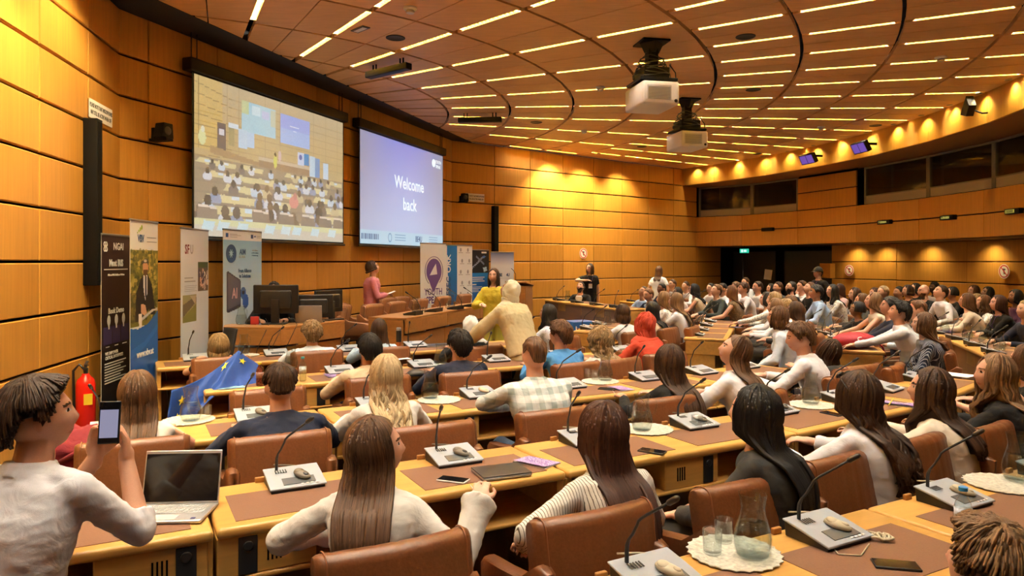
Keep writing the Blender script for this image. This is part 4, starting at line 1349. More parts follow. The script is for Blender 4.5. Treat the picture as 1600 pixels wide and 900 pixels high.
def hair_on(e, sd, hc, HRm, hs, neck, sp, TL, style, hm, length, width, wave, strands, fem, curl_amp, parting, hijab_col, trunk, sw, fade, cheek, opening=0.0):
    r = np.random.RandomState(sd + 3)
    if style in ('bald', 'none'): return
    ax, ay, az = .074 * hs, .098 * hs, .116 * hs
    off = {'short': .014, 'long': .017, 'bob': .019, 'curly': .03, 'tied': .010, 'hijab': .020, 'mop': .023, 'cap': .012}.get(style, .015)
    long_ = style in ('long', 'bob', 'curly', 'hijab', 'half')
    nph, nt = (96, 40) if strands else (64, 26)
    ph = np.linspace(-pi, pi, nph, endpoint=False)              # 0 = straight ahead
    if style in ('short', 'mop', 'tied', 'cap'): open_ = 0.0
    else: open_ = 1.25 if style == 'half' else .80
    if opening: open_ = opening
    ridge = np.zeros(nph)
    for kk, am in ((9, .5), (17, .6), (29, .55), (43, .4)): ridge += am * np.sin(ph * kk + r.rand() * 6.28)
    lenv = 1 + .10 * np.sin(ph * 5 + r.rand() * 6) + .07 * np.sin(ph * 23 + r.rand() * 6) + .12 * (r.rand(nph) - .5)
    P = np.zeros((nt + 1, nph, 3))
    back = trunk(.041, 0, 1.0, 10, 22)
    # depth and side of the clothed trunk by height, for hair resting on it
    zb = np.array([sum(p.z for p in rg) / len(rg) for rg in back]); yb = np.array([min(p.y for p in rg) for rg in back]); yf = np.array([max(p.y for p in rg) for rg in back]); xc = np.array([sum(p.x for p in rg) / len(rg) for rg in back]); yc = np.array([sum(p.y for p in rg) / len(rg) for rg in back])
    o_ = np.argsort(zb)
    for i in range(nph):
        a = ph[i]
        sa, ca = math.sin(a), math.cos(a)                        # x = sin, y = cos
        front = abs(a)
        if long_:
            th_end = math.radians(104)
            if front < open_:
                th_end = math.radians(40 + (26 if style != 'half' else 40) * (front / open_) ** 1.5)
        else:
            if front < .95: th_end = math.radians(50 + 10 * (front / .95) ** 2)
            elif front < 1.45: th_end = math.radians(60 + 34 * (front - .95) / .5)
            elif front < 1.9: th_end = math.radians(82)
            else: th_end = math.radians(86 + 44 * min(1, (front - 1.9) / .7))
            if style == 'mop' and front < 1.5: th_end += math.radians(5)
            if fade and front > 1.5: th_end -= math.radians(30) * min(1, (front - 1.5) / .6)
        hang = 0.0
        if long_ and front >= open_:
            hang = length * lenv[i]
            if style == 'bob': hang = length * (1 + .04 * math.sin(9 * a))
        for j in range(nt + 1):
            t = j / nt
            capf = .45 if hang > 0 else 1.0
            if t <= capf or hang == 0:
                th = th_end * (t / capf)
                o2 = off * (1 if th < 1.2 else max(.35, 1 - (th - 1.2) * (.9 if not long_ else .1)))
                if style in ('short', 'mop', 'cap', 'tied'): o2 *= (.35 + .65 * min(1, (1 - t) * 5)) if style != 'mop' else 1.0
                if fade: q_ = min(1, max(0, (th - .75) / .75)); o2 = off * (1 - q_ * q_ * (3 - 2 * q_)) + .0022
                rr = Vector((math.sin(th) * sa * (ax + o2 * width), math.sin(th) * ca * (ay + o2) - .012 * hs, math.cos(th) * (az + o2 * .9)))
                amp = (.0022 if not strands else .0016) if style != 'hijab' else .0006
                dn = ridge[i] * amp * min(1, math.sin(th) * 2)
                if style in ('short', 'mop'):
                    dn += off * (.40 if not strands else .32) * nz((sa * 1.5 * math.sin(th) * 3, ca * math.sin(th) * 4, th * 2), 1.3, sd * .37)
                    dn += off * (.22 if not strands else .08) * nz((sa * math.sin(th) * 9, ca * math.sin(th) * 9, th * 3), 1.2, sd * .21)
                if style == 'hijab': dn += .005 * math.sin(3 * a + th * 5 + sd) * math.sin(th) + .003 * math.sin(7 * a - th * 8)
                if curl_amp: dn += curl_amp * (nz((sa * math.sin(th) * 4, ca * math.sin(th) * 4, th * 3), 1.6, sd * .1) + .7 * nz((sa * math.sin(th) * 9, ca * math.sin(th) * 9, th * 6), 1.6, sd * .3))
                if parting and abs(a - parting) < 3:
                    pass
                rr = rr * (1 + dn / max(.05, rr.length))
                p = hc + HRm @ rr
                P[j, i] = p
                last = p; lastdir = rr
            else:
                u = (t - capf) / (1 - capf)
                z = last.z - hang * u
                flare = 1 + .10 * math.sin(pi * u) * width - (.20 * u if style != 'bob' else .12 * u * u)
                bx, by = last.x - hc.x, last.y - hc.y
                x = hc.x + bx * flare; y = hc.y + by * flare
                if style != 'bob' and not (cheek and front < 1.5):
                    # sweep behind the shoulders
                    yy = float(np.interp(z, zb[o_], yc[o_])); yk = float(np.interp(z, zb[o_], yb[o_]))
                    tgt = yk - .004 - .012 * (1 - abs(bx) / .11)
                    s_ = min(1, max(0, (hc.z - .08 * hs - z) / .12))
                    if z < zb.max() + .02 or True:
                        y = y * (1 - s_) + min(y, tgt - .012 * ca) * s_
                        x = hc.x * (1 - s_) + float(np.interp(z, zb[o_], xc[o_])) * s_ + bx * flare * (1 + .25 * s_ * (width - .7))
                elif cheek and front < 1.5:
                    yk = float(np.interp(z, zb[o_], yf[o_])); s_ = min(1, max(0, (hc.z - .10 * hs - z) / .10))
                    y = y * (1 - s_) + max(y, yk + .012) * s_
                dn = ridge[i] * (.0022 if style != 'hijab' else .0008) * (1 + u)
                rad = Vector((bx, by, 0)); rad = rad.normalized() if rad.length > 1e-5 else Vector((0, -1, 0))
                wv = 0
                if wave: wv = wave * 1.7 * math.sin(u * 15 * length / .3 + 2.6 * math.sin(a * 4.0) + 1.3 * math.sin(a * 9)) * min(1, u * 3)
                if curl_amp:
                    wv += 0; q = (x * 14, y * 14, z * 14); dn += curl_amp * 1.5 * (nz(q, 1.2, sd * .1) + .8 * nz(q, 2.6, sd * .4))
                P[j, i] = Vector((x, y, z)) + rad * (dn + wv * .5) + Vector((-rad.y, rad.x, 0)) * wv
    # close the curtain at the face opening: drop quads that would bridge it below the hairline
    vs = [tuple(p) for p in P.reshape(-1, 3)]
    fs = []
    for j in range(nt):
        for i in range(nph):
            i2 = (i + 1) % nph
            if long_ and (abs(ph[i]) < open_) != (abs(ph[i2]) < open_):
                if j >= nt * .45: continue
            fs.append((j * nph + i, j * nph + i2, (j + 1) * nph + i2, (j + 1) * nph + i))
    m = MB(); m.add(vs, fs)
    uvs = np.zeros((len(vs), 3), np.float32)
    for j in range(nt + 1):
        uvs[j * nph:(j + 1) * nph, 0] = ph / 6.28 + .5; uvs[j * nph:(j + 1) * nph, 1] = j / nt
    nbase = len(vs)
    if strands:                                                  # loose locks lying over the mass
        extra = []
        for k in range(int(strands * (2.2 if long_ else 6))):
            i = r.randint(nph)
            if abs(ph[i]) < open_ + .05 and long_: continue
            j0 = r.randint(0, nt // 3); rad = (.0007 + .0011 * r.rand()) if long_ else (.0006 + .0009 * r.rand())
            ctr = np.array(neck if long_ else hc)
            lat = (r.rand() - .5) * (.02 if long_ else .05); lift = .004 * r.rand() if long_ else (.034 if strands > 250 else .022) * r.rand() ** 2
            pts = []
            for j in range(j0, nt + 1):
                p = P[j, i].copy(); d = p - np.array([hc.x, hc.y, p[2]])
                nd = np.linalg.norm(d) + 1e-6; d /= nd
                u = (j - j0) / max(1, nt - j0)
                if not long_: d = (p - np.array(hc)); d /= np.linalg.norm(d)
                p = p + d * (.002 + lift * u * u + .002 * r.rand()) + np.array([-d[1], d[0], 0]) * lat * u
                pts.append(p)
            if not long_: pts = pts[: max(4, int(len(pts) * .9))]
            tail = pts[-1] - pts[-2]
            if long_: pts.append(pts[-1] + tail * (.5 + 1.2 * r.rand()))
            n0 = len(m.v)
            m.tube(pts, [rad * (1 if q < len(pts) * .7 else max(.2, (len(pts) - q) / (len(pts) * .3))) for q in range(len(pts))], 3, 0, False)
            cnt = len(m.v) - n0
            ex = np.zeros((cnt, 3), np.float32); ex[:, 0] = r.rand(); ex[:, 1] = np.repeat(np.linspace(0, 1, cnt // 3), 3)
            extra.append(ex)
        if extra: uvs = np.vstack([uvs] + extra)
    me = m.mesh('hair', [hm], True)
    at_ = me.attributes.new('strand', 'FLOAT_VECTOR', 'POINT'); at_.data.foreach_set('vector', uvs.ravel())
    nm = 'hair'
    if style == 'hijab':
        nm = 'headscarf'; me.materials.clear(); me.materials.append(hijab_col)
    if style == 'cap': nm = 'hair'
    o = bpy.data.objects.new(nm, me); me.name = nm; col.objects.link(o); o.parent = e
    md = o.modifiers.new('thickness', 'SOLIDIFY'); md.thickness = (.010 if long_ else .005); md.offset = -1
    if style == 'cap':
        CP = plain('cap_cloth_black', (.008, .008, .009), .8)
        m = MB(); m.grid(lambda u, v: hc + HRm @ Vector(((ax + .022) * math.sin(2 * pi * u) * math.sin(v * 1.45), (ay + .022) * math.cos(2 * pi * u) * math.sin(v * 1.45) - .008, (az + .02) * math.cos(v * 1.45) + .005)), 28, 10)
        m.grid(lambda u, v: hc + HRm @ Vector(((u - .5) * .15, .098 + .075 * v * math.sqrt(max(0, 1 - (2 * u - 1) ** 2 * .9)), .022 - .02 * v)), 12, 5)
        cp = m.build('cap', [CP], e, True, solid=.004)
    if style == 'tied':                                          # drawn back and falling from the back of the head
        m = MB(); q = hc + HRm @ Vector((0, -.105 * hs, .02))
        pts = [hc + HRm @ Vector((0, -.085 * hs, .05)), q]
        for k in range(8):
            u = (k + 1) / 8; z = q.z - length * u
            pts.append(Vector((q.x + .012 * math.sin(u * 5), min(q.y - .02, float(np.interp(z, zb[o_], yb[o_])) - .03), z)))
        m.tube(pts, [.03, .04] + [.05, .055, .058, .056, .052, .045, .034, .012], 16, 0, True, .6)
        me2 = m.mesh('ponytail', [hm], True); t_ = np.zeros((len(m.v), 3), np.float32); t_[:, 0] = np.tile(np.arange(16) / 16, len(m.v) // 16); t_[:, 1] = np.repeat(np.linspace(0, 1, len(m.v) // 16), 16)
        a2 = me2.attributes.new('strand', 'FLOAT_VECTOR', 'POINT'); a2.data.foreach_set('vector', t_.ravel())
        p = bpy.data.objects.new('ponytail', me2); col.objects.link(p); p.parent = o
    if style == 'hijab':                                         # the cloth wraps under the chin and over the shoulders
        m = MB()
        m.tube([neck + Vector((0, .0, -.03)), neck + Vector((0, .008, .03)), neck + Vector((0, .012, .085))], [.135, .085, .082], 22)
        m.ball(neck + Vector((0, -.01, -.045)), (.19, .125, .085), 18, 10)
        g = remesh(m, .010, 4); a = coords(g); nn_ = np.empty(len(a) * 3, np.float32); g.vertices.foreach_get('normal', nn_)
        set_coords(g, a + nn_.reshape(-1, 3) * (.006 * vnoise(a * np.array([1, 1, 2.2]), 34, sd))[:, None])
        g.materials.append(hijab_col); g.polygons.foreach_set('use_smooth', [True] * len(g.polygons)); g.name = 'scarf_wrap'
        p = bpy.data.objects.new('scarf_wrap', g); col.objects.link(p); p.parent = o
# ================================================================ cast and chairs
def cl(n, *a, **k): return cloth(n, *a, **k)
WH = cl('white', (.66, .66, .69)); WH2 = cl('offwhite', (.63, .605, .55)); CRM = cl('cream', (.66, .58, .46)); NAVY = cl('navy', (.010, .016, .042)); BLK = cl('black', (.006, .006, .007))
GRY = cl('charcoal', (.034, .035, .036)); LBL = cl('lightblue', (.42, .55, .74)); BLU = cl('blue', (.055, .22, .56)); DEN = cl('denim', (.05, .09, .17)); BEI = cl('beige', (.55, .44, .30)); KHA = cl('khaki', (.46, .41, .27))
DKG = cl('darkgrey', (.035, .05, .055)); PNK = cl('pink', (.62, .22, .27)); YEL_ = cl('yellow', (.72, .60, .06)); RED = cl('red', (.52, .062, .030)); MAR = cl('maroon', (.16, .012, .022)); PAT = cl('patterned', (.72, .72, .68), 'floral', (.12, .13, .12), 38)
PALE = cl('paleblue', (.62, .70, .80)); PINS = cl('pinstripe', (.018, .024, .05), 'stripe', (.45, .48, .55), 26); STR = cl('striped', (.70, .67, .60), 'stripe', (.13, .11, .08), 27); CHK = cl('checked', (.68, .72, .69), 'check', (.34, .41, .40), 3.7)
SKY_ = cl('sky', (.34, .48, .72)); FLO = cl('floral', (.66, .70, .78), 'floral', (.25, .33, .5), 45); PUR = cl('plum', (.06, .02, .07)); HIJ = cl('scarf_cream', (.62, .60, .44)); WHS = cl('scarf_white', (.74, .76, .74)); TRE = cl('trench', (.56, .49, .29))
chair_proto = Proto(make_chair(LEATH, .55, .89))
WHO = []
def short(w_, n):
    t = w_.replace(',', '').split()[:n]
    while t[-1] in ('a', 'an', 'the', 'in', 'by', 'with', 'and', 'of', 'at', 'beside', 'down', 'its', 'turned', 'looking', 'behind', 'to', 'over', 'sitting'): t.pop()
    return ' '.join(t)
def seat(x, y, Y, who, extra='', rz=None, chair=True, dy=.0, cshift=None, ctop=None, crz=None, **kw):
    """head crown at pixel (x, y), Y metres away; faces the podium unless told otherwise"""
    X = (x - 800) / F * Y
    top = HC - (y - HOR) * Y / F
    if rz is None:
        rz = 28.5 if (X < 2.6 and Y < 8.2) else math.degrees(math.atan2(C.y - Y, C.x - X)) - 90
    a = math.radians(rz)
    ln = kw.get('lean', 12)
    fwd = Vector((-math.sin(a), math.cos(a)))
    up = max(.36, min(.66, top - .50 - .30))
    off = (-.06 if not kw.get('standing') else 0) + up * math.tan(math.radians(ln)) + .035
    loc = Vector((X, Y)) - fwd * off
    if 'vox' not in kw:
        kw['vox'] = .0075 if Y < 4.5 else (.009 if Y < 9 else .012)
        kw['cvox'] = .012 if Y < 9 else .017
    kw.setdefault('strands', 160 if Y < 5 else (60 if Y < 8 else 0))
    kw.setdefault('trousers', random.choice([NAVY, BLK, DEN, GRY]))
    lab = who + (' ' + extra if extra else '')
    p = person(lab, (loc.x, loc.y), a, top, **kw)
    WHO.append((loc, who, a))
    if chair and not kw.get('standing'):
        c = chair_proto.get(uniq('brown leather chair under the ' + short(who, 10)))
        cs = cshift or (0, 0)
        q = loc + fwd * (-.015 + cs[1]) + Vector((fwd.y, -fwd.x)) * cs[0]
        if ctop:
            ca = math.radians(crz if crz is not None else 28.5); tp = at(ctop[0], ctop[1], .89)
            put(c, tp.xy + Vector((-math.sin(ca), math.cos(ca))) * .32, ca)
        else: put(c, q, a)
    return p
def empty_chair(pos, rz, label, grp=None):
    c = chair_proto.get(label, grp); put(c, pos, math.radians(rz)); return c
M = dict(fem=False, wide=1.0)
# ---- near rows, seen from behind (left block)
def W(x, y, Y): return aty(x, y, Y)
def rel(loc, a, p):
    d = Vector((p[0] - loc[0], p[1] - loc[1])); f = Vector((-math.sin(a), math.cos(a))); r = Vector((f.y, -f.x))
    return (d.dot(r), d.dot(f), p[2])
# the young man filming with a phone
a = math.radians(-8)
base = Vector((62 - 800, 0)) / F * 2.45
PH = W(172, 655, 2.62)
f_ = Vector((-math.sin(a), math.cos(a)))
lc = Vector((base.x, 2.45)) - f_ * (.66 * math.tan(math.radians(8)) - .025)
hr = rel(lc, a, W(196, 722, 2.63)); hl = rel(lc, a, W(147, 716, 2.64))
seat(62, 596, 2.45, 'person in a white shirt filming with a phone', '', rz=-8, fem=False, skin_c='light', hair='darkbrown', style='mop', shirt=WH, sleeve='rolled', collar=True, lean=8, head_yaw=-46, head_pitch=-8,
     hands={1: (*hr, .45, -.15, -1, -.75, -.45, .1, -.10, .1, 1), -1: (*hl, -.5, -.1, -1, .75, -.45, .1, .12, .1, 1)}, vox=.0055, cvox=.010, wide=1.02, curl=.75, strands=320, cshift=(0, -.05))
ar = math.radians(4); lb = aty(588, 655, 2.86).xy - Vector((-math.sin(ar), math.cos(ar))) * .075
seat(588, 655, 2.86, 'person with long brown hair in a cream blouse', 'leaning an arm on the chair', rz=4, ctop=(640, 862), opening=1.0, hair='brown', style='long', hair_len=.36, shirt=WH2, sleeve='bell', lean=10, head_yaw=-72, head_pitch=-8, twist=-10, puff=1.25, collar=True,
     hands={-1: (-.24, .26, .68, -1, -.4, -.3), 1: (*rel(lb, ar, W(748, 792, 2.86)), .9, -.3, -.8)}, vox=.006, strands=420, hair_w=1.05, trousers=MAR)
seat(942, 632, 3.05, 'person with dark brown hair in a striped shirt', '', rz=26, ctop=(962, 808), hair='auburn', style='long', hair_len=.34, shirt=STR, lean=17, collar=True, head_pitch=-6, puff=1.15,
     hands={-1: (-.30, .24, .62, -1, -.4, -.2), 1: (.18, .36, .66)}, strands=360, cshift=(.02, -.06))
seat(1176, 606, 3.3, 'person with black hair in a grey blazer', 'knee drawn up', rz=50, ctop=(1200, 757), crz=32, hair='black', style='long', hair_len=.38, shirt=GRY, lean=8, head_yaw=8, head_pitch=-6, puff=1.15, hands={-1: (-.14, .34, .62), 1: (.12, .34, .60)}, trousers=GRY, strands=360)
seat(1338, 583, 3.75, 'person with wavy dark hair in a white shirt', 'sunglasses pushed up on the head', rz=36, ctop=(1350, 716), crz=34, hair='darkbrown', style='long', hair_len=.33, wave=.010, shirt=WH, lean=12, collar=True, puff=1.15, strands=360, hair_w=1.1)
seat(1452, 578, 4.15, 'person with straight brown hair in a cream jacket', '', rz=40, ctop=(1480, 684), crz=36, hair='darkbrown', style='long', hair_len=.26, shirt=CRM, lean=14, head_yaw=26, puff=1.15, strands=300, cheek_lock=True)
seat(1552, 556, 4.45, 'person with long light brown hair in a black jacket', '', rz=44, ctop=(1592, 664), crz=38, hair='lightbrown', style='long', hair_len=.34, wave=.008, shirt=BLK, lean=12, head_yaw=34, puff=1.12, strands=300, cheek_lock=True)
seat(1603, 540, 5.0, 'person with brown hair and a thin strapped top at the edge', '', rz=40, hair='brown', style='long', hair_len=.22, shirt=BLK, sleeve='none', lean=10, strands=120)
seat(1528, 822, 2.0, 'person with tousled light brown hair lowest in view', '', rz=28, hair='lightbrown', style='mop', fem=False, shirt=NAVY, lean=24, strands=900, curl_amp=.004, head_pitch=-12, cvox=.012, hands='lap')
seat(215, 583, 4.05, 'person with brown hair in a sleeveless white blouse', '', rz=24, hair='brown', style='long', hair_len=.20, shirt=WH2, sleeve='none', lean=12, collar=True, head_pitch=-6, strands=240)
seat(437, 571, 4.2, 'person with a close fade haircut in a navy suit', '', rz=28, ctop=(447, 682), fem=False, skin_c='light', hair='darkbrown', style='short', fade=True, shirt=NAVY, lean=14, wide=1.08, collar=True, strands=200, puff=1.1, hands={-1: (-.20, .40, .79), 1: (.20, .42, .79)})
seat(603, 557, 4.5, 'person with wavy blond hair in a white blouse', '', rz=22, ctop=(690, 666), hair='blond', style='long', hair_len=.34, wave=.011, shirt=WH2, lean=14, puff=1.25, strands=340, hair_w=1.1, collar=True)
seat(834, 528, 4.85, 'person with a buzz cut in a checked shirt', '', rz=22, ctop=(885, 642), fem=False, skin_c='light', hair='brown', style='short', fade=True, shirt=CHK, lean=16, wide=1.08, collar=True, head_pitch=-8, puff=1.12, strands=0,
     hands={-1: (-.05, .40, .80, -1, -.15, .1), 1: (.10, .44, .80)}, trousers=DEN, )
seat(1045, 541, 5.25, 'person with long straight black hair in black', '', rz=30, ctop=(1065, 622), hair='darkbrown', style='long', hair_len=.36, shirt=BLK, lean=16, strands=300)
seat(1142, 527, 5.35, 'person with half tied brown hair in a white shirt', '', rz=44, hair='brown', style='half', hair_len=.30, shirt=WH, lean=13, collar=True, head_yaw=34, head_pitch=-24, puff=1.2, strands=200, vox=.0065)
seat(1252, 506, 6.2, 'person with tousled brown hair in a white shirt', 'chin up', rz=58, fem=False, hair='brown', style='mop', shirt=WH, lean=10, head_yaw=18, head_pitch=6, wide=1.0, collar=True, puff=1.1, vox=.007, strands=220)
seat(1284, 531, 6.9, 'person in charcoal bending low behind the white shirt', '', rz=30, hair='darkbrown', style='long', hair_len=.18, shirt=GRY, lean=34, head_pitch=-30, strands=60)
seat(576, 523, 6.15, 'person with black hair in a beige shirt', '', rz=28, fem=False, skin_c='tan', hair='black', style='short', shirt=BEI, lean=16, collar=True, wide=1.08, head_pitch=-10, puff=1.1, strands=200)
seat(716, 518, 6.45, 'person with black hair in a navy jacket', 'leaning over the desk', rz=24, fem=False, hair='black', style='mop', shirt=NAVY, lean=20, collar=True, wide=1.05, head_pitch=-16, head_yaw=10, puff=1.1, strands=200)
seat(874, 503, 6.95, 'person with floppy brown hair in a blue shirt', '', rz=32, fem=False, skin_c='light', hair='brown', style='mop', shirt=BLU, lean=14, collar=True, head_yaw=20, head_pitch=-8, strands=220)
seat(936, 513, 7.2, 'person with curly dark blond hair in a white jacket', '', rz=40, hair='darkblond', style='curly', hair_len=.20, shirt=WH2, lean=18, head_yaw=10, curl_amp=.019, hair_w=1.15, strands=260, puff=1.2)
seat(1006, 490, 7.7, 'person in a red headscarf', 'leaning forward', rz=30, skin_c='brown', hair='black', style='hijab', hair_len=.10, hijab_col=RED, shirt=RED, lean=20, head_pitch=-14, head_yaw=8, puff=1.25, trousers=cl('green', (.0, .22, .12)))
seat(341, 526, 7.35, 'person with a blond bob and bare neck', '', rz=28, hair='darkblond', style='bob', hair_len=.075, shirt=BLK, lean=18, head_pitch=-22, sleeve='short', strands=120)
seat(487, 503, 7.85, 'person with curly blond hair in a pale shirt', '', rz=28, fem=False, hair='darkblond', style='mop', shirt=PALE, lean=16, collar=True, wide=1.1, curl_amp=.010, head_pitch=-10, puff=1.15, strands=200)
seat(592, 499, 8.15, 'person with dark hair in a pale denim jacket', '', rz=28, hair='darkbrown', style='long', hair_len=.22, shirt=cl('paledenim', (.40, .56, .68)), lean=14, puff=1.15)
seat(735, 495, 8.3, 'person in a white headscarf', '', rz=28, skin_c='tan', hair='black', style='hijab', hair_len=.05, hijab_col=WHS, shirt=BLK, lean=18, head_pitch=-10)
seat(856, 476, 9.2, 'person with long black hair in a sky blue blouse', '', rz=48, hair='black', style='long', hair_len=.20, shirt=FLO, lean=14, head_yaw=30, wave=.006, skin_c='tan', cheek_lock=True)
# the standing woman in the trench coat and the one in yellow behind her
seat(785, 440, 8.15, 'person in a long cream trench coat and headscarf', 'bending over a desk', rz=48, skin_c='tan', hair='black', style='hijab', hair_len=.10, hijab_col=HIJ, shirt=TRE, skirt=TRE, standing=True, lean=24, head_pitch=-24, head_yaw=22, wide=1.25, puff=1.7, cvox=.012,
     hands={-1: (-.30, .60, .90, -1, -.2, -.4), 1: (.34, .34, .84, 1, -.2, -.2)}, trousers=BLK)
seat(771, 420, 11.0, 'person in a yellow blouse and trousers', 'standing before the head table', rz=165, hair='darkbrown', style='long', hair_len=.14, shirt=YEL_, trousers=cl('lime', (.60, .62, .12)), standing=True, lean=1, hands={-1: (-.20, .14, 1.02), 1: (.12, .26, 1.18)}, puff=1.3, wide=1.05, vox=.008, cheek_lock=True)
seat(586, 409, 11.9, 'person in a pink blazer reading notes', 'standing on the platform', rz=-72, hair='darkbrown', style='bob', hair_len=.03, shirt=PNK, inner=WH, lapel=True, skirt=WH2, trousers=None, bare_legs=True, standing=True, lean=2, base_z=PZ, head_pitch=-22, hands={-1: (-.05, .24, .98), 1: (.07, .24, .98)}, vox=.008, cvox=.011, wide=1.05)
seat(428, 441, 9.35, 'person with black hair hidden behind the monitors', '', rz=195, fem=False, hair='black', style='short', shirt=BLK, base_z=PZ, lean=8)
# ---- inner rows to the right of the aisle
seat(972, 476, 9.9, 'person with a brown bob in a white top', '', hair='darkbrown', style='bob', hair_len=.11, shirt=WH, rz=40)
seat(1018, 472, 10.4, 'person with long sleek black hair in a tan top', '', hair='black', style='long', hair_len=.26, shirt=BEI, sleeve='none', rz=52)
seat(1055, 458, 10.6, 'person with long honey blond hair in a white blouse', '', hair='lightbrown', style='long', hair_len=.34, shirt=WH, sleeve='short', rz=62, lean=8)
seat(1036, 456, 11.3, 'person with light brown hair beside the honey blond hair', '', hair='lightbrown', style='long', hair_len=.16, shirt=PAT, rz=60)
seat(905, 442, 15.9, 'person in a black suit looking down at the brown counter', '', fem=False, hair='black', style='short', shirt=BLK, inner=WH, lapel=True, rz=150, head_pitch=-30, lean=14, beard=True, skin_c='light', seat_z=.62)
seat(922, 412, 17.3, 'person in a black T-shirt standing by the far wall', '', hair='darkbrown', style='long', hair_len=.15, shirt=BLK, sleeve='short', trousers=NAVY, standing=True, lean=2, rz=178, head_yaw=-40, hands={-1: (-.22, .02, .80), 1: (.10, .17, 1.38, .9, -.2, .1)}, lanyard=True, puff=1.15, cheek_lock=True)
seat(1030, 416, 18.2, 'person in a white T-shirt standing by the far wall', '', hair='brown', style='long', hair_len=.22, shirt=WH, sleeve='short', trousers=WH2, standing=True, lean=2, rz=-30, hands='side', puff=1.15)
seat(1014, 451, 14.0, 'person with glasses in a navy suit', '', fem=False, hair='brown', style='short', shirt=NAVY, inner=LBL, lapel=True, rz=118, head_pitch=6, glasses=True, wide=1.05)
seat(1003, 449, 14.9, 'person with dark hair in a sky blue shirt', 'head bowed', fem=False, skin_c='tan', hair='darkbrown', style='short', shirt=SKY_, rz=120, head_pitch=-28)
seat(1033, 443, 16.2, 'person with short black hair in a navy jacket over white', '', fem=False, skin_c='brown', hair='black', style='short', shirt=NAVY, inner=WH, lapel=True, rz=116)
seat(1050, 437, 18.3, 'person with brown hair and glasses in a grey jacket', '', fem=False, hair='brown', style='short', shirt=GRY, inner=WH, lapel=True, glasses=True)
seat(1058, 449, 15.4, 'person with black hair and brown skin in white', '', skin_c='brown', hair='black', style='long', hair_len=.10, shirt=WH)
seat(1071, 440, 18.4, 'person with dark hair, white shirt and lanyard', '', fem=False, hair='darkbrown', style='short', shirt=WH, lanyard=True)
seat(1084, 444, 14.6, 'person with long black curls in a beige sleeveless top', '', skin_c='light', hair='black', style='long', hair_len=.24, wave=.012, hair_w=1.15, shirt=BEI, sleeve='none', rz=72)
seat(1118, 445, 14.0, 'person in a dark sweater smiling at a blue booklet', '', fem=False, hair='brown', style='short', shirt=DKG, rz=104, head_pitch=-14)
seat(1110, 443, 17.6, 'person with dark hair behind the dark sweater', '', fem=False, hair='black', style='short', shirt=WH)
seat(1128, 443, 16.2, 'person with black hair turned away beside the dark sweater', '', fem=False, skin_c='tan', hair='black', style='short', shirt=PALE)
seat(1142, 447, 13.0, 'person with long brown hair in a sleeveless brown top', '', hair='brown', style='long', hair_len=.24, shirt=cl('brownprint', (.10, .075, .05), 'floral', (.28, .2, .12), 40), sleeve='none', rz=64)
seat(1149, 441, 16.4, 'person with brown fringe in white behind the long brown hair', '', fem=False, hair='brown', style='mop', shirt=WH)
seat(1161, 442, 14.6, 'person with dark fringe in a white shirt', '', fem=False, hair='darkbrown', style='mop', shirt=WH, rz=88)
seat(1164, 434, 18.4, 'person with short hair in a pale blue shirt, rearmost of four', '', fem=False, skin_c='light', hair='darkbrown', style='short', shirt=PALE)
seat(1183, 440, 15.0, 'person in a pale grey shirt against the black doorway', '', fem=False, skin_c='light', hair='darkbrown', style='short', shirt=cl('palegrey', (.55, .58, .60)))
seat(1197, 457, 11.6, 'person with long black hair reaching an arm across the desk', '', hair='black', style='long', hair_len=.22, shirt=PAT, rz=66, hands={-1: (-.20, .62, .80), 1: (.14, .40, .79)}, head_yaw=8)
seat(1209, 457, 10.9, 'person with a loose blond bun', '', hair='darkblond', style='bob', hair_len=.02, shirt=WH, rz=64)
seat(1211, 467, 10.1, 'person with mousy brown hair below the blond bun', '', hair='lightbrown', style='bob', hair_len=.05, shirt=WH, rz=66)
seat(1226, 468, 10.5, 'person with sandy blond hair in the crowded middle row', '', fem=False, hair='darkblond', style='mop', shirt=PALE, rz=62)
seat(1233, 462, 11.2, 'person with short brown hair behind the sandy blond head', '', fem=False, hair='brown', style='short', shirt=WH, rz=64)
seat(1242, 472, 9.4, 'person with long dark hair in a charcoal top', '', hair='darkbrown', style='long', hair_len=.30, shirt=GRY, rz=60, hair_w=1.1)
seat(1214, 480, 8.3, 'person with chin length brown hair in a pale blue shirt', '', hair='brown', style='bob', hair_len=.10, shirt=PALE, rz=66, head_yaw=4, collar=True, vox=.0075, hands='lap', strands=80, puff=1.15)
seat(1204, 444, 16.6, 'person with black hair half hidden by the bun', '', hair='black', style='bob', hair_len=.05, shirt=BLK)
seat(1215, 441, 15.6, 'person with dark hair in a grey suit', '', fem=False, skin_c='light', hair='darkbrown', style='short', shirt=GRY, inner=WH, lapel=True)
seat(1234, 441, 14.4, 'person in a black T-shirt holding a maroon folder', '', fem=False, skin_c='light', hair='black', style='short', shirt=BLK, sleeve='short', beard=True, head_pitch=-18)
seat(1252, 439, 14.8, 'person with dark hair and raised hand in white', '', fem=False, hair='darkbrown', style='short', shirt=WH, hands='chin')
seat(1263, 442, 13.8, 'person with brown hair leaning in a black top', '', fem=False, hair='brown', style='short', shirt=BLK, head_pitch=-20)
seat(1277, 418, 16.4, 'person in a black cap and black T-shirt, standing', '', fem=False, hair='black', style='cap', shirt=BLK, sleeve='short', trousers=BLK, standing=True, lean=2, hands='side', lanyard=True)
seat(1274, 446, 12.15, 'person with black hair in a light blue shirt', '', fem=False, skin_c='tan', hair='black', style='mop', shirt=SKY_, collar=True, rz=82, head_pitch=-8, vox=.010)
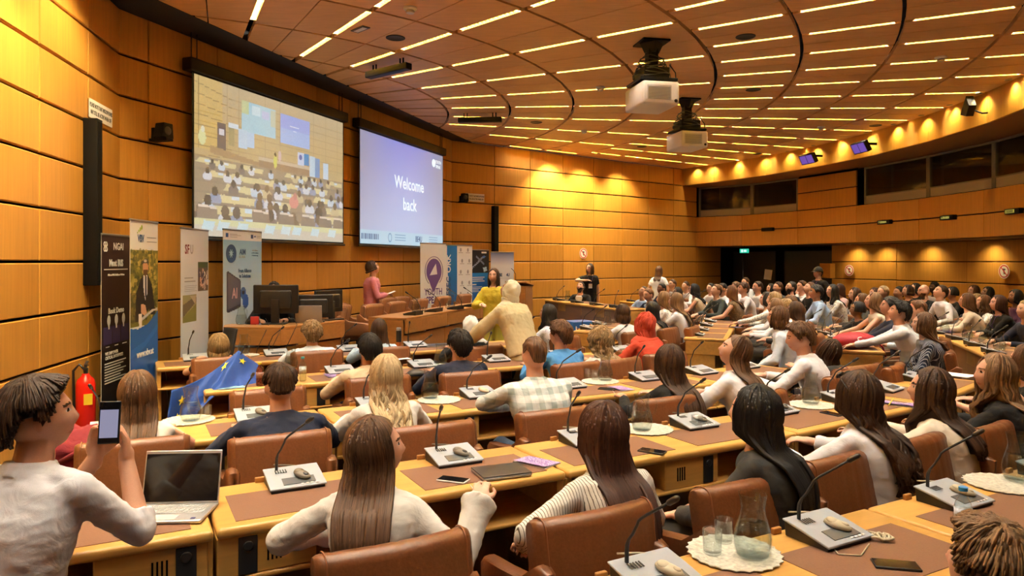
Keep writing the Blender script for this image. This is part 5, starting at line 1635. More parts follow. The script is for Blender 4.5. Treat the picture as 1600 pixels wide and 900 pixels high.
seat(1300, 445, 12.6, 'person with glasses and long black hair in a patterned shirt', '', hair='black', style='long', hair_len=.22, shirt=PAT, glasses=True, rz=100, hands='cross', vox=.010, cheek_lock=True)
seat(1311, 444, 14.2, 'person with auburn hair in pale pink', '', hair='auburn', style='long', hair_len=.16, shirt=cl('palepink', (.66, .45, .46)))
seat(1335, 450, 12.9, 'person with pale face and long dark brown hair in white', '', hair='darkbrown', style='long', hair_len=.24, shirt=WH, rz=92, vox=.010, cheek_lock=True)
seat(1346, 459, 11.5, 'person with smooth brown hair beside the blue bag', '', hair='brown', style='long', hair_len=.12, shirt=GRY, rz=76)
seat(1339, 472, 10.7, 'person in a black hooded jacket with hair tied back', '', skin_c='brown', hair='black', style='bob', hair_len=.0, shirt=BLK, rz=82, head_pitch=-8, puff=1.25)
seat(1363, 458, 9.9, 'person with wavy light brown hair in a beige sleeveless top', '', hair='lightbrown', style='long', hair_len=.26, wave=.012, shirt=CRM, sleeve='none', rz=74, head_pitch=-12, vox=.0085, hands={-1: (-.14, .46, .82), 1: (.12, .48, .82)})
seat(1388, 465, 9.3, 'person with black hair in a navy suit, arm forward', '', fem=False, skin_c='light', hair='black', style='mop', shirt=NAVY, rz=76, head_pitch=-12, hands={-1: (-.12, .55, .80), 1: (.12, .50, .79)})
seat(1402, 473, 8.5, 'person with black hair in a white shirt, arms forward', '', fem=False, skin_c='light', hair='black', style='mop', shirt=WH, rz=66, head_pitch=-16, head_yaw=4, beard=False, collar=True, vox=.0075, hands={-1: (-.12, .58, .82), 1: (.10, .55, .80)}, strands=120)
seat(1432, 470, 8.9, 'person with cropped hair and glasses in a pale shirt', '', fem=False, hair='brown', style='short', fade=True, shirt=PALE, rz=62, glasses=True, collar=True)
seat(1441, 490, 7.75, 'person with long brown hair in a navy pinstripe suit', '', hair='brown', style='long', hair_len=.20, shirt=PINS, rz=68, lean=6, trousers=PINS, hands='lap', vox=.0075, strands=160, puff=1.2)
# ---- outer row and rear seats
seat(1379, 447, 13.6, 'person with short blond hair in a dark jacket', '', fem=False, hair='blond', style='short', shirt=BLK, inner=WH, lapel=True)
seat(1366, 450, 14.4, 'person with auburn hair beside the blond head', '', hair='auburn', style='bob', hair_len=.10, shirt=BLK)
seat(1404, 448, 14.2, 'person with short dark hair in a pale shirt by the rear wall', '', fem=False, skin_c='tan', hair='black', style='short', shirt=WH)
seat(1418, 446, 13.8, 'person with dark hair drawn back in a black blazer', '', skin_c='light', hair='darkbrown', style='bob', hair_len=.06, shirt=BLK)
seat(1430, 443, 14.8, 'person with thick black hair turned to a neighbour', '', hair='black', style='long', hair_len=.18, shirt=BLK, hair_w=1.2)
seat(1443, 445, 12.9, 'person with a bald head, glasses and a black jacket', '', fem=False, hair='brown', style='bald', shirt=BLK, inner=WH, lapel=True, glasses=True, beard=True, wide=1.05, rz=92, vox=.010)
seat(1459, 441, 15.2, 'person with very dark skin by the rear wall', '', fem=False, skin_c='dark', hair='black', style='short', shirt=WH)
seat(1467, 447, 12.0, 'person in a white shirt sitting tall in the outer row', '', fem=False, hair='darkbrown', style='short', shirt=WH, collar=True, rz=84, head_pitch=-24, wide=1.12, hands={-1: (-.34, .44, .80), 1: (.22, .40, .79)}, vox=.009, lean=18)
seat(1487, 449, 13.2, 'person with dark hair tied back in a black top', '', skin_c='light', hair='black', style='bob', hair_len=.0, shirt=BLK)
seat(1510, 459, 10.9, 'person with mid brown hair looking away', '', hair='brown', style='long', hair_len=.16, shirt=CRM, rz=60)
seat(1521, 446, 13.8, 'person with brown hair smiling by the rear wall', '', hair='brown', style='long', hair_len=.14, shirt=BLK, rz=96)
seat(1525, 460, 12.4, 'person with ash blond hair partly hidden', '', hair='darkblond', style='bob', hair_len=.08, shirt=WH)
seat(1534, 462, 11.0, 'person with wavy brown hair in white lace', '', skin_c='light', hair='brown', style='long', hair_len=.26, wave=.012, shirt=PAT, sleeve='short', rz=78, head_pitch=-16, hands={-1: (-.10, .36, .92), 1: (.14, .40, .80)}, vox=.009, cheek_lock=True)
seat(1541, 449, 13.0, 'person with thick black hair bowed by the rear wall', '', skin_c='brown', hair='black', style='long', hair_len=.16, shirt=BLK, head_pitch=-18)
seat(1559, 462, 10.3, 'person with dark auburn hair in a black top', '', hair='auburn', style='long', hair_len=.14, shirt=BLK, rz=82, hands='cross', vox=.009, lanyard=True)
seat(1586, 453, 11.6, 'person with dark curly hair in a plum top', '', skin_c='brown', hair='black', style='long', hair_len=.18, wave=.01, shirt=PUR, rz=88)
seat(1602, 470, 9.2, 'person with short blond hair in a navy suit at the edge', '', fem=False, hair='darkblond', style='short', shirt=NAVY, rz=88, lean=14)

for x, y, rz, lab in ((425, 609, 28.5, 'empty brown leather chair between the blue flag and the navy suit'), (1356, 577, 44, 'empty brown leather chair beyond the sunglasses, left of its twin'), (1424, 570, 50, 'empty brown leather chair before the pinstripe suit'), (1008, 545, 40, 'empty brown leather chair top behind the curly dark blond hair')):
    tp = at(x, y, .89); ca = math.radians(rz); empty_chair(tp.xy + Vector((-math.sin(ca), math.cos(ca))) * .32, rz, lab)
# sunglasses in the wavy dark hair
pw = [p for p in PEOPLE if 'sunglasses' in p[2]][0]
m = MB(); hc = Vector(pw[0]['hc'])
for sx in (-1, 1): m.ball(hc + Vector((sx * .035, .070, .098)), (.030, .012, .024), 14, 8, 0, Matrix.Rotation(.7, 3, 'X')); m.tube([hc + Vector((sx * .062, .062, .10)), hc + Vector((sx * .098, .0, .05)), hc + Vector((sx * .096, -.04, .01))], .003, 5)
m.tube([hc + Vector((-.01, .075, .104)), hc + Vector((.01, .075, .104))], .003, 5)
m.build('sunglasses', [plain('sunglass_black', (.01, .01, .012), .15)], pw[0], True)
# notes in the hands of the pink blazer
pk_ = [p for p in PEOPLE if 'pink blazer' in p[2]][0][0]
m = MB(); m.box((0, 0, 0), (.21, .15, .004), 0, Matrix.Rotation(.35, 3, 'X'))
nt = m.build('paper_notes', [PAPER]); tag(nt, 'white notes held by the person in the pink blazer', 'paper')
R_ = Matrix.Rotation(pk_.rotation_euler.z, 3, 'Z'); nt.location = Vector(pk_.location) + R_ @ Vector((.02, .32, 1.01)); nt.rotation_euler = (0, 0, pk_.rotation_euler.z)
# ================================================================ microphone units, one at each place
EX = 2 ** sc.view_settings.exposure
MICP = [Proto(make_mic(t, 'x')) for t in (10, 40, -15)]
NOMIC = {(0, -1), }
def nearest(p):
    return sorted(WHO, key=lambda w_: (w_[0] - p).length)
MICS = []
seen_mic = 0
for di, (o, c, a, L, top) in enumerate(DESKS):
    R = Vector((math.cos(a), math.sin(a))); Fw = Vector((-R.y, R.x))
    for q in (-1, 1):
        if (o['label'].find('open silver laptop') > 0): continue
        p = c + R * (q * L / 4 - .02) + Fw * .45
        user = c + R * (q * L / 4) - Fw * .30
        m = MICP[(di + (q > 0)) % 3].get('x')
        nb = nearest(user)
        w0 = nb[0][1].replace('person', 'seated person', 1) if False else nb[0][1]
        if (nb[0][0] - user).length < .62: lab = uniq('grey microphone unit before the ' + short(w0, 9), 'spare grey microphone unit near the ' + short(w0, 9))
        else: lab = uniq('grey microphone unit at an empty place near the ' + short(w0, 7), 'spare grey microphone unit near the ' + short(w0, 9), 'another spare microphone unit near the ' + short(w0, 9))
        m['label'] = lab
        m['group'] = 'conference microphone units'
        put(m, p, a, top)
        MICS.append((m, p, a, top))
def mic_at(x, y):
    p = at(x, y, DT).xy
    return min(MICS, key=lambda k: (k[1] - p).length)
DK_EAR = Proto(make_earpiece(MOUSEG, 'x')); CR_EAR = Proto(make_earpiece(CREAM, 'x'))
for x, y, pr, lab in ((470, 752, DK_EAR, 'dark grey earpiece lying on the microphone unit before the navy suit'), (730, 715, DK_EAR, 'dark grey earpiece lying on the microphone unit by the white phone'),
                      (985, 885, CR_EAR, 'cream earpiece on the microphone unit nearest the camera'), (1310, 828, CR_EAR, 'cream earpiece with coiled cord on the unit beside the black phone'),
                      (1485, 772, CR_EAR, 'cream earpiece on the unit beside the blue capped bottle'), (1085, 655, DK_EAR, 'grey earpiece on the unit beside the single tumbler'),
                      (755, 612, CR_EAR, 'cream earpiece on the unit beside the checked shirt'), (1210, 632, DK_EAR, 'grey earpiece on the unit right of the black hair'), (890, 680, CR_EAR, 'cream earpiece beside the unit in front of the auburn hair'),
                      (430, 640, DK_EAR, 'grey earpiece on the unit in front of the fade haircut')):
    m, p, a, top = mic_at(x, y)
    e = pr.get(lab, 'interpreters earpieces')
    put(e, p + Vector((math.cos(a), math.sin(a))) * .03 - Vector((-math.sin(a), math.cos(a))) * .02, a + .6, top + .036)
    e.rotation_euler = (.2, 0, a + .5)
# ---------------------------------------------------------------- carafes, trays, glasses
CAR = Proto(make_carafe(.12, 'x')); TUM = Proto(make_tumbler('x'))
doily0 = make_doily('lace'); nd = [0]
def tray(x, y, lab):
    global doily0
    p = at(x, y, DT)
    d = doily0 if nd[0] == 0 else doily0.copy()
    if nd[0]: col.objects.link(d)
    nd[0] += 1
    d['label'] = lab; d['category'] = 'tray'; d['group'] = 'round lace trays'
    put(d, p, 0, DT + .0028)
def carafe(x, y, lab, rz=0, z=None):
    p = at(x, y, DT); o = CAR.get(lab, 'water carafes'); put(o, p, rz, z if z is not None else DT + .0085)
def tumbler(x, y, lab, z=None): put(TUM.get(lab, 'drinking glasses'), at(x, y, DT), 0, z if z is not None else DT + .0085)
N_ = 'nearest the camera'
for t in ((1147, 866, 'round cream lace tray ' + N_), (1568, 758, 'round cream lace tray at the far end of the near desk'), (1010, 672, 'round lace tray before the grey blazer'), (1268, 634, 'round lace tray in front of the wavy dark hair'),
          (294, 658, 'round lace tray beside the maroon bag'), (686, 626, 'round lace tray between the wavy blond hair and the checked shirt'), (938, 597, 'round lace tray before the black clad girl'), (688, 573, 'round lace tray before the navy jacket'), (381, 556, 'round lace tray behind the blue flag')): tray(*t)
for t in ((1176, 872, 'water carafe on the lace tray ' + N_, 2.6), (1590, 752, 'water carafe at the right edge of the near desk', 1.2), (1003, 674, 'water carafe before the grey blazer', 2.0), (1267, 632, 'water carafe with warm reflections in front of the wavy dark hair', 1.0),
          (298, 659, 'water carafe beside the maroon bag', .3), (672, 624, 'water carafe left of the checked shirt', 3.5), (946, 596, 'water carafe right of the checked shirt', 2.7), (688, 573, 'water carafe hidden partly by the navy jacket', 1.5), (381, 554, 'water carafe behind the blue flag', 2.8), (455, 577, 'water carafe left of the teal capped bottle', .4), (1414, 588, 'water carafe in front of the straight brown hair', 1.0)): carafe(*t)
for t in ((1113, 868, 'tumbler left of the carafe ' + N_), (1131, 850, 'tumbler behind the carafe ' + N_), (988, 656, 'tumbler beside the carafe before the grey blazer'), (1089, 672, 'single tumbler beside a microphone unit before the grey blazer'), (322, 655, 'tumbler beside the carafe and the maroon bag'),
          (918, 592, 'left tumbler of two beside the checked shirt'), (930, 595, 'right tumbler of two beside the checked shirt'), (1249, 624, 'tumbler beside the warm reflecting carafe')): tumbler(*t)
def desk_point(k, s, y):
    o, c, a, L, top = DESKS[k]; R = Vector((math.cos(a), math.sin(a))); Fw = Vector((-R.y, R.x))
    return c + R * s + Fw * y, top
far_desks = [i for i in range(len(DESKS)) if i >= 18]
for n, (k, s) in enumerate(((19, -.4), (19, .5), (20, .0), (22, -.5), (22, .35), (23, .2), (23, .6), (26, -.35), (26, .4), (27, .0), (18, -.1), (18, .55), (30, 0), (32, .3), (34, 0), (35, .2), (35, -.5))):
    if k >= len(DESKS): continue
    p, top = desk_point(k, s, .30)
    w0 = nearest(p)[0][1]
    o = CAR.get(uniq('small water carafe on the far desk near the ' + short(w0, 7), 'second far carafe near the ' + short(w0, 7)), 'water carafes'); put(o, p, n * 1.3, top)
    if n % 2 == 0:
        p2, top = desk_point(k, s + .12, .24); o = TUM.get(uniq('tumbler by the far carafe near the ' + short(w0, 7), 'second tumbler near the ' + short(w0, 7)), 'drinking glasses'); put(o, p2, 0, top)
# ---------------------------------------------------------------- booklets, papers, phones, laptops
BOOK = Proto(make_booklet('x'))
for x, y, rz, lab in ((838, 724, .9, 'folded purple booklet beside the black tablet'), (521, 588, .5, 'purple booklet before the beige shirt'), (970, 608, .4, 'purple booklet beside the charging phone'), (1432, 636, .3, 'purple booklet before the straight brown hair'),
                      (1168, 503, 1.3, 'nearest lilac leaflet on the curved inner desk'), (1152, 512, .5, 'lilac leaflet beside the carafe of the curved inner desk'), (1163, 490, .9, 'farthest lilac leaflet on the curved inner desk'), (1478, 520, .8, 'lilac leaflet before the white lace top'), (1400, 632, .7, 'dark edged purple booklet under the pencil')):
    put(BOOK.get(lab, 'purple booklets'), at(x, y, DT), rz, DT + .003)
def sheet(x, y, rz, lab, w_=.21, h=.297, mt=PAPER, name='paper_sheet', z=DT, n=3):
    m = MB()
    for k in range(n): m.box((.003 * k, -.002 * k, .001 + .0012 * k), (w_, h, .001), 0, Matrix.Rotation(.03 * k, 3, 'Z'))
    o = m.build(name, [mt]); tag(o, lab, 'paper'); put(o, at(x, y, z), rz, z + .003)
sheet(1492, 586, .6, 'white printed sheet on the desk before the black jacket')
sheet(357, 604, .55, 'blue and white magazine lying under the blue flag', .21, .29, plain('magazine_blue', (.22, .42, .75), .35, var=.7, bscale=18), 'magazine')
sheet(1150, 487, 1.0, 'white sheets lying on the curved inner desk', n=5); sheet(620, 560, .5, 'white sheets beside the beige shirt', n=3)
o = make_phone('white edged smartphone charging beside the black tablet', (.7, .7, .7)); put(o, at(708, 752, DT), 1.2, DT + .003)
m = MB(); m.tube([at(735, 758, DT + .008), at(745, 772, DT + .01), at(752, 782, DT - .0), at(748, 800, DT - .12)], .0022, 6); t_ = m.build('charging_cable', [WHITEP], None, True); tag(t_, 'white charging cable hanging from the white edged smartphone', 'cable')
o = make_phone('black smartphone before the auburn hair'); put(o, at(1019, 707, DT), 1.0, DT + .003)
o = make_phone('black smartphone nearest the camera, cut by the frame'); put(o, at(1400, 886, DT), 1.35, DT + .003)
o = make_phone('black smartphone on a white cable beside the purple booklet'); put(o, at(949, 609, DT), 1.2, DT + .003)
m = MB(); m.tube([at(957, 610, DT + .006), at(960, 614, DT + .004), at(961, 622, DT - .03), at(958, 640, DT - .16)], .0022, 6); t_ = m.build('charging_cable', [WHITEP], None, True); tag(t_, 'white charging cable of the smartphone beside the checked shirt', 'cable')
o = make_phone('dark smartphone at the desk edge before the wavy dark hair'); put(o, at(1300, 648, DT), .5, DT + .003)
# the phone held up
pc = W(172, 660, 2.585)
o = make_phone('smartphone held upright by the person filming'); o.location = pc; o.rotation_euler = (math.radians(82), 0, math.radians(8))
m = MB(); m.box((0, -.004, .0097), (.062, .10, .0006)); m.build('camera_picture', [emit('phone_picture', (.34, .33, .48), .8 / EX)], o)
def laptop(p, rz, lab, open_=True, deg=104, w_=.33, d=.225):
    e = empty('laptop', (p[0], p[1], DT + .003), rz, lab, 'laptop')
    m = MB(); m.rbox((0, 0, .008), (w_, d, .014), .006); m.build('base', [plain('laptop_silver', (.58, .58, .59), .32, metal=.7)], e, angle=40)
    if open_:
        m = MB()
        for r_ in range(5):
            for k in range(13): m.rbox((-.13 + k * .0217, .075 - r_ * .021, .0158), (.018, .017, .0022), .001, 0, None, 1)
        m.build('keyboard', [plain('key_grey', (.42, .43, .44), .5)], e)
        m = MB(); m.box((0, -.07, .0155), (.11, .065, .0008)); m.build('touchpad', [plain('pad_silver', (.50, .50, .51), .4)], e)
        m = MB(); m.box((.125, -.085, .0155), (.018, .018, .001)); m.build('sticker', [plain('sticker_blue', (.05, .05, .2), .4)], e)
        Rm = Matrix.Rotation(math.radians(deg), 4, 'X'); T0 = Matrix.Translation((0, d / 2 - .004, .014))
        m = MB(); m.rbox((0, -d / 2, -.003), (w_, d, .006), .0028); l_ = m.build('lid', [MATS['laptop_silver']], e, angle=40); l_.data.transform(T0 @ Matrix.Rotation(math.radians(180 - deg), 4, 'X') @ Matrix.Rotation(pi, 4, 'X') @ Matrix.Translation((0, 0, 0)))
        m = MB(); m.box((0, -d / 2 + .003, -.0066), (w_ - .012, d - .022, .0012)); s_ = m.build('screen', [plain('screen_glass', (.006, .006, .007), .05)], l_); s_.data.transform(T0 @ Matrix.Rotation(math.radians(180 - deg), 4, 'X') @ Matrix.Rotation(pi, 4, 'X'))
    else:
        m = MB(); m.rbox((0, 0, .019), (w_, d, .006), .0028); m.build('lid', [plain('lid_dark', (.03, .03, .033), .35)], e, angle=40)
    return e
laptop(at(266, 806, DT), math.radians(4), 'open silver laptop with a black screen on the near desk')
laptop(at(783, 741, DT), math.radians(22), 'black tablet in a silver edged case beside the purple booklet', False, w_=.26, d=.19)
laptop(at(683, 541, DT), math.radians(28), 'closed dark laptop before the white headscarf', False, w_=.32, d=.22)
# ---------------------------------------------------------------- bottles
def bottle(p, lab, h=.21, r=.032, capc=(.05, .25, .65), body=None, liquid=.0, labc=None, name='water_bottle'):
    e = empty(name, (p[0], p[1], DT + .003), 0, lab, 'bottle')
    pr = [(0, 0), (r * .82, 0), (r, .008), (r, h * .30), (r * .93, h * .36), (r, h * .42), (r, h * .62), (r * .85, h * .72), (r * .42, h * .86), (r * .40, h * .92)]
    m = MB(); m.lathe(pr + [(r * .36, h * .92)] + [(max(0, q - .0012), z + (.002 if z < .01 else 0)) for q, z in pr[::-1]], 22); m.build('bottle_body', [body or GLASS], e, True, fix=True)
    m = MB(); m.lathe([(0, h * .925), (r * .52, h * .925), (r * .52, h * .995), (r * .4, h), (0, h)], 18); m.build('cap', [plain('cap_%02x%02x' % (int(capc[0] * 255), int(capc[2] * 255)), capc, .4)], e, angle=40)
    if labc: m = MB(); m.lathe([(r * 1.015, h * .34), (r * 1.015, h * .60)], 22); m.build('bottle_label', [plain('bl_%02x%02x%02x' % tuple(int(q * 255) for q in labc), labc, .4, var=.4, bscale=60)], e, True)
    if liquid: m = MB(); m.lathe([(0, .004), (r * .8, .004), (r * .94, .012), (r * .94, h * liquid), (0, h * liquid)], 20); m.build('liquid', [WATER], e, True, fix=True)
    return e
bottle(at(1505, 842, DT), 'clear plastic water bottle with a blue cap on the near desk', .20, .031, (.03, .27, .70), labc=(.55, .62, .70))
bottle(at(473, 596, DT), 'clear water bottle with a teal cap and pale label', .22, .032, (.04, .25, .28), labc=(.5, .58, .62), liquid=.5)
bottle(at(406, 603, DT), 'iced tea bottle with a yellow cap beside the blue flag', .20, .032, (.7, .55, .02), body=plain('iced_tea', (.12, .03, .02), .2, var=.8, bscale=60), labc=(.25, .12, .10))
bottle(at(1381, 522, DT), 'pale blue plastic bottle before the beige sleeveless top', .22, .034, (.05, .2, .5), body=plain('blue_plastic', (.35, .5, .66), .15))
bottle(at(1188, 487, DT), 'white bottle before the young men in white shirts', .23, .032, (.7, .7, .7), body=plain('bottle_white', (.7, .7, .7), .3)); bottle(at(1172, 487, DT), 'black bottle beside the white bottle', .23, .032, (.02, .02, .02), body=CHARC)
e = empty('thermos_flask', tuple(at(623, 543, DT)), 0, 'tall black thermos flask with a copper foot on the front row desk', 'flask')
m = MB(); m.lathe([(0, .07), (.033, .07), (.034, .075), (.034, .215), (0, .215)], 22); m.build('flask_body', [plain('flask_black', (.012, .012, .014), .3)], e, angle=40)
m = MB(); m.lathe([(0, 0), (.031, 0), (.034, .004), (.034, .069), (0, .069)], 22); m.build('foot', [plain('copper', (.50, .18, .06), .35, metal=.5)], e, angle=40)
m = MB(); m.lathe([(0, .216), (.030, .216), (.030, .245), (.026, .25), (0, .25)], 22); m.build('lid', [plain('lid_grey', (.25, .25, .27), .35)], e, angle=40)
# rolled sheet and pencil on the near desk, pouch, socket plugs
m = MB(); m.tube([at(1515, 815, DT + .012), at(1585, 830, DT + .012)], .011, 12); o = m.build('paper_roll', [plain('roll_cream', (.62, .54, .40), .6)], None, angle=40); tag(o, 'narrow cream roll of paper lying behind the blue capped bottle', 'paper roll')
m = MB(); m.tube([at(1388, 634, DT + .016), at(1396, 622, DT + .016)], .004, 6); o = m.build('pencil', [plain('pencil_yellow', (.7, .55, .04), .4)], None, True); tag(o, 'yellow pencil on the dark edged purple booklet', 'pencil')
m = MB(); m.grid(lambda u, v: Vector((.13 * (2 * u - 1) * (1 - .2 * v), .10 * (v * 2 - 1) * math.sqrt(max(0, 1 - (2 * u - 1) ** 2 * .9)), .055 * (1 - (2 * u - 1) ** 2) * (1 - (2 * v - 1) ** 2) ** .5 + .003)), 18, 10)
o = m.build('folded_cap', [plain('cap_black', (.014, .013, .013), .4)], None, True, solid=.006); tag(o, 'black folded cap lying on the desk before the wavy blond hair', 'cap'); put(o, at(651, 586, DT), .3, DT + .003)
def plug(x, y, lab, drop):
    Y = (at(x, y + 30, DT)).y * .0 + 0
for x, y, Z, lab, drop in ((384, 840, .655, 'white phone charger plugged in the desk end under the tablet', .5), (258, 577, .655, 'white phone charger plugged in the front row desk end', .45)):
    Yd = (HC - Z) * F / (y - HOR); p = Vector(((x - 800) / F * Yd, Yd - .025, Z))
    e = empty('phone_charger', tuple(p), .5, lab, 'charger')
    m = MB(); m.rbox((0, 0, 0), (.052, .05, .030), .01); m.build('charger_body', [WHITEP], e, angle=40)
    m = MB(); m.tube([(0.005, -.025, 0), (.01, -.055, -.01), (.02, -.06, -.08), (.03, -.045, -.25), (.05, -.03, -drop)], .003, 6); m.build('cable', [WHITEP], e, True)
# cord of the cream earpiece by the black phone
m = MB()
q0 = at(1362, 838, DT + .012)
m.tube([q0 + Vector((.035 * math.cos(k * .9) * (1 - k / 60) + .0025 * k, .03 * math.sin(k * .9) - .0008 * k, .004 * (k % 3))) for k in range(26)], .005, 6)
m.tube([at(1295, 848, DT + .006), at(1310, 866, DT + .006), at(1345, 868, DT + .006), at(1358, 850, DT + .008)], .0028, 6)
o = m.build('coiled_cord', [CREAM], None, True); tag(o, 'cream coiled earpiece cord lying on the near leather mat', 'cord')
# ---------------------------------------------------------------- bags, flag, extinguisher
def lump(name, mt, c, r3, lab, cat, seed, amp=.14, rz=0.0, drop=0.0, parts=()):
    m = MB(); m.ball((0, 0, r3[2]), r3, 40, 26)
    a = np.array(m.v, np.float32)
    nn_ = a - np.array([0, 0, r3[2]]); ln = np.linalg.norm(nn_, axis=1)[:, None]; nn_ /= ln
    a = a + nn_ * (amp * min(r3) * (vnoise(a, 9 / max(r3), seed) + .5 * vnoise(a, 22 / max(r3), seed + 2)))[:, None]
    a[:, 2] = np.maximum(a[:, 2], 0.002)
    m.v = [tuple(p) for p in a]
    e = empty(name, tuple(c), rz, lab, cat)
    m.build('bag_body', [mt], e, True)
    for nm, pts, rad, mt2 in parts:
        q = MB(); q.tube(pts, rad, 8); q.build(nm, [mt2], e, True)
    return e
CRIM = cl('crimson', (.32, .018, .035), rough=.55)
bp = at(1340, 546, DT)
lump('drawstring_bag', CRIM, Vector((bp.x + .02, bp.y + .12, DT)), (.30, .17, .10), 'crimson drawstring bag with a white emblem lying on the desk end', 'bag', 5, .12, .3, 0,
     [('drawstring', [(.10, -.05, .18), (.20, -.10, .12), (.30, -.14, .02), (.33, -.16, -.10)], .012, CRIM)])
m = MB()
for k, (ra, rb) in enumerate(((.055, .035),)):
    N = 26
    m.loft([[(rr * math.cos(t_ * .24 + .8), rr * .75 * math.sin(t_ * .24 + .8), zz) for t_ in range(20)] for rr, zz in ((.055, 0), (.036, .002))], 0, False, False)
lo = m.build('emblem', [PAPER], bpy.data.objects['drawstring_bag'], True, solid=.003); lo.location = (-.05, -.165, .125); lo.rotation_euler = (math.radians(60), 0, 0)
p = W(128, 690, 4.1)
lump('rucksack', MAR, Vector((p.x, p.y, .60)), (.27, .17, .14), 'dark maroon rucksack lying beside the person filming', 'bag', 9, .16, .2, 0, [('strap', [(-.05, -.16, .12), (.05, -.19, .18), (.15, -.16, .14), (.2, -.1, .05)], .016, MAR)])
e = empty('folding_stool', (p.x, p.y, 0), 0, 'low side table under the dark maroon rucksack', 'stool')
m = MB(); m.rbox((0, 0, .58), (.62, .42, .03), .01); m.build('stool_top', [DESKW], e, angle=40)
for sx in (-1, 1):
    for sy in (-1, 1): m = MB(); m.box((sx * .27, sy * .17, .285), (.035, .035, .56)); m.build('leg', [DESKW], e)
p = Vector((LW0 + LWd * .62 + LWn * .17))
e = empty('fire_extinguisher', (p.x, p.y, .28), .4, 'red fire extinguisher hanging on the panelled wall', 'fire extinguisher')
m = MB(); m.lathe([(0, 0), (.075, .0), (.082, .012), (.082, .40), (.07, .455), (.035, .49), (.03, .51), (0, .51)], 26); m.build('cylinder', [plain('extinguisher_red', (.62, .014, .008), .25)], e, angle=50)
m = MB(); m.lathe([(0, .51), (.02, .51), (.022, .56), (0, .565)], 14); m.box((0, .04, .575), (.025, .11, .012)); m.box((0, .04, .60), (.025, .12, .010), 0, Matrix.Rotation(.2, 3, 'X')); m.build('valve', [CHARC], e, angle=40)
m = MB(); m.tube([(0, -.02, .54), (-.05, -.02, .60), (-.10, 0, .54), (-.10, .02, .30), (-.095, .02, .10)], .012, 8); m.build('hose', [CHARC], e, True)
m = MB(); m.box((.03, -.078, .28), (.07, .012, .10)); m.build('yellow_label', [plain('label_yellow', (.7, .5, .03), .4)], e)
m = MB(); m.box((0, .10, .38), (.06, .06, .03)); m.build('bracket', [CHARC], e)
# the blue flag draped from its stick over the desk end
FLAG = cl('flag_blue', (.012, .055, .30), rough=.6)
pk = W(368, 549, 6.5); e0 = empty('draped_flag', (0, 0, 0), 0, 'blue flag with yellow stars draped like a tent over the desk', 'flag')
A_ = [W(268, 610, 5.75), W(372, 548, 6.45), W(410, 575, 6.6)]
Bm = [W(262, 690, 5.7), W(345, 612, 6.0), W(405, 606, 6.3)]
def flagp(u, v):
    def q(P): 
        return P[0].lerp(P[1], u / .62) if u < .62 else P[1].lerp(P[2], (u - .62) / .38)
    a, b_ = q(A_), q(Bm)
    p = a.lerp(b_, v)
    sag = .05 * math.sin(pi * min(1, u / .62)) * (1 - v) if u < .62 else 0
    f = .030 * math.sin(u * 19 + v * 5) * (.3 + v) + .02 * math.sin(u * 41 - v * 8) * v
    p = p + Vector((0, -f - .03 * v, -sag))
    return p
m = MB(); m.grid(flagp, 56, 26); fo = m.build('cloth', [FLAG], e0, True, solid=.004)
m = MB()
for (u, v, s) in ((.50, .16, .050), (.72, .18, .042), (.10, .30, .04), (.06, .62, .035)):
    c = flagp(u, v); du = (flagp(u + .02, v) - c).normalized(); dv = (flagp(u, v + .05) - c).normalized(); n_ = du.cross(dv).normalized()
    if n_.y > 0: n_ = -n_
    ring = []
    for k in range(10):
        r_ = s if k % 2 == 0 else s * .42; t_ = pi / 2 + k * pi / 5
        ring.append(c + n_ * .012 + (du * math.cos(t_) - dv * math.sin(t_)) * r_)
    m = MB(); i0 = [c + n_ * .013] + ring; m.add(i0, [(0, 1 + k, 1 + (k + 1) % 10) for k in range(10)])
    m.build('star', [plain('star_yellow', (.75, .62, .03), .6)], e0, solid=.002)
m = MB(); m.tube([W(376, 552, 6.5), W(384, 640, 6.5)], .008, 8); m.build('flag_stick', [DESKW], e0, True)
# blue display box on the floor in front of the brown counter
bx = Vector(((905 - 800) / F * 12.4, 12.4))
e = empty('display_box', (bx.x, bx.y, 0), math.radians(24), 'bright blue printed box standing before the brown counter', 'box')
m = MB(); m.rbox((0, 0, .40), (.44, .40, .80), .01); m.build('box_body', [plain('box_blue', (.014, .11, .38), .45)], e, angle=40)
text_mesh('16', .17, e, 'number', PAPER, Matrix.Translation((-.13, -.203, .66)) @ Matrix.Rotation(pi / 2, 4, 'X'))
m = MB()
for k in range(3): m.box((.08, -.202, .71 - k * .05), (.20 - .04 * k, .003, .022))
m.build('printed_lines', [PAPER], e)
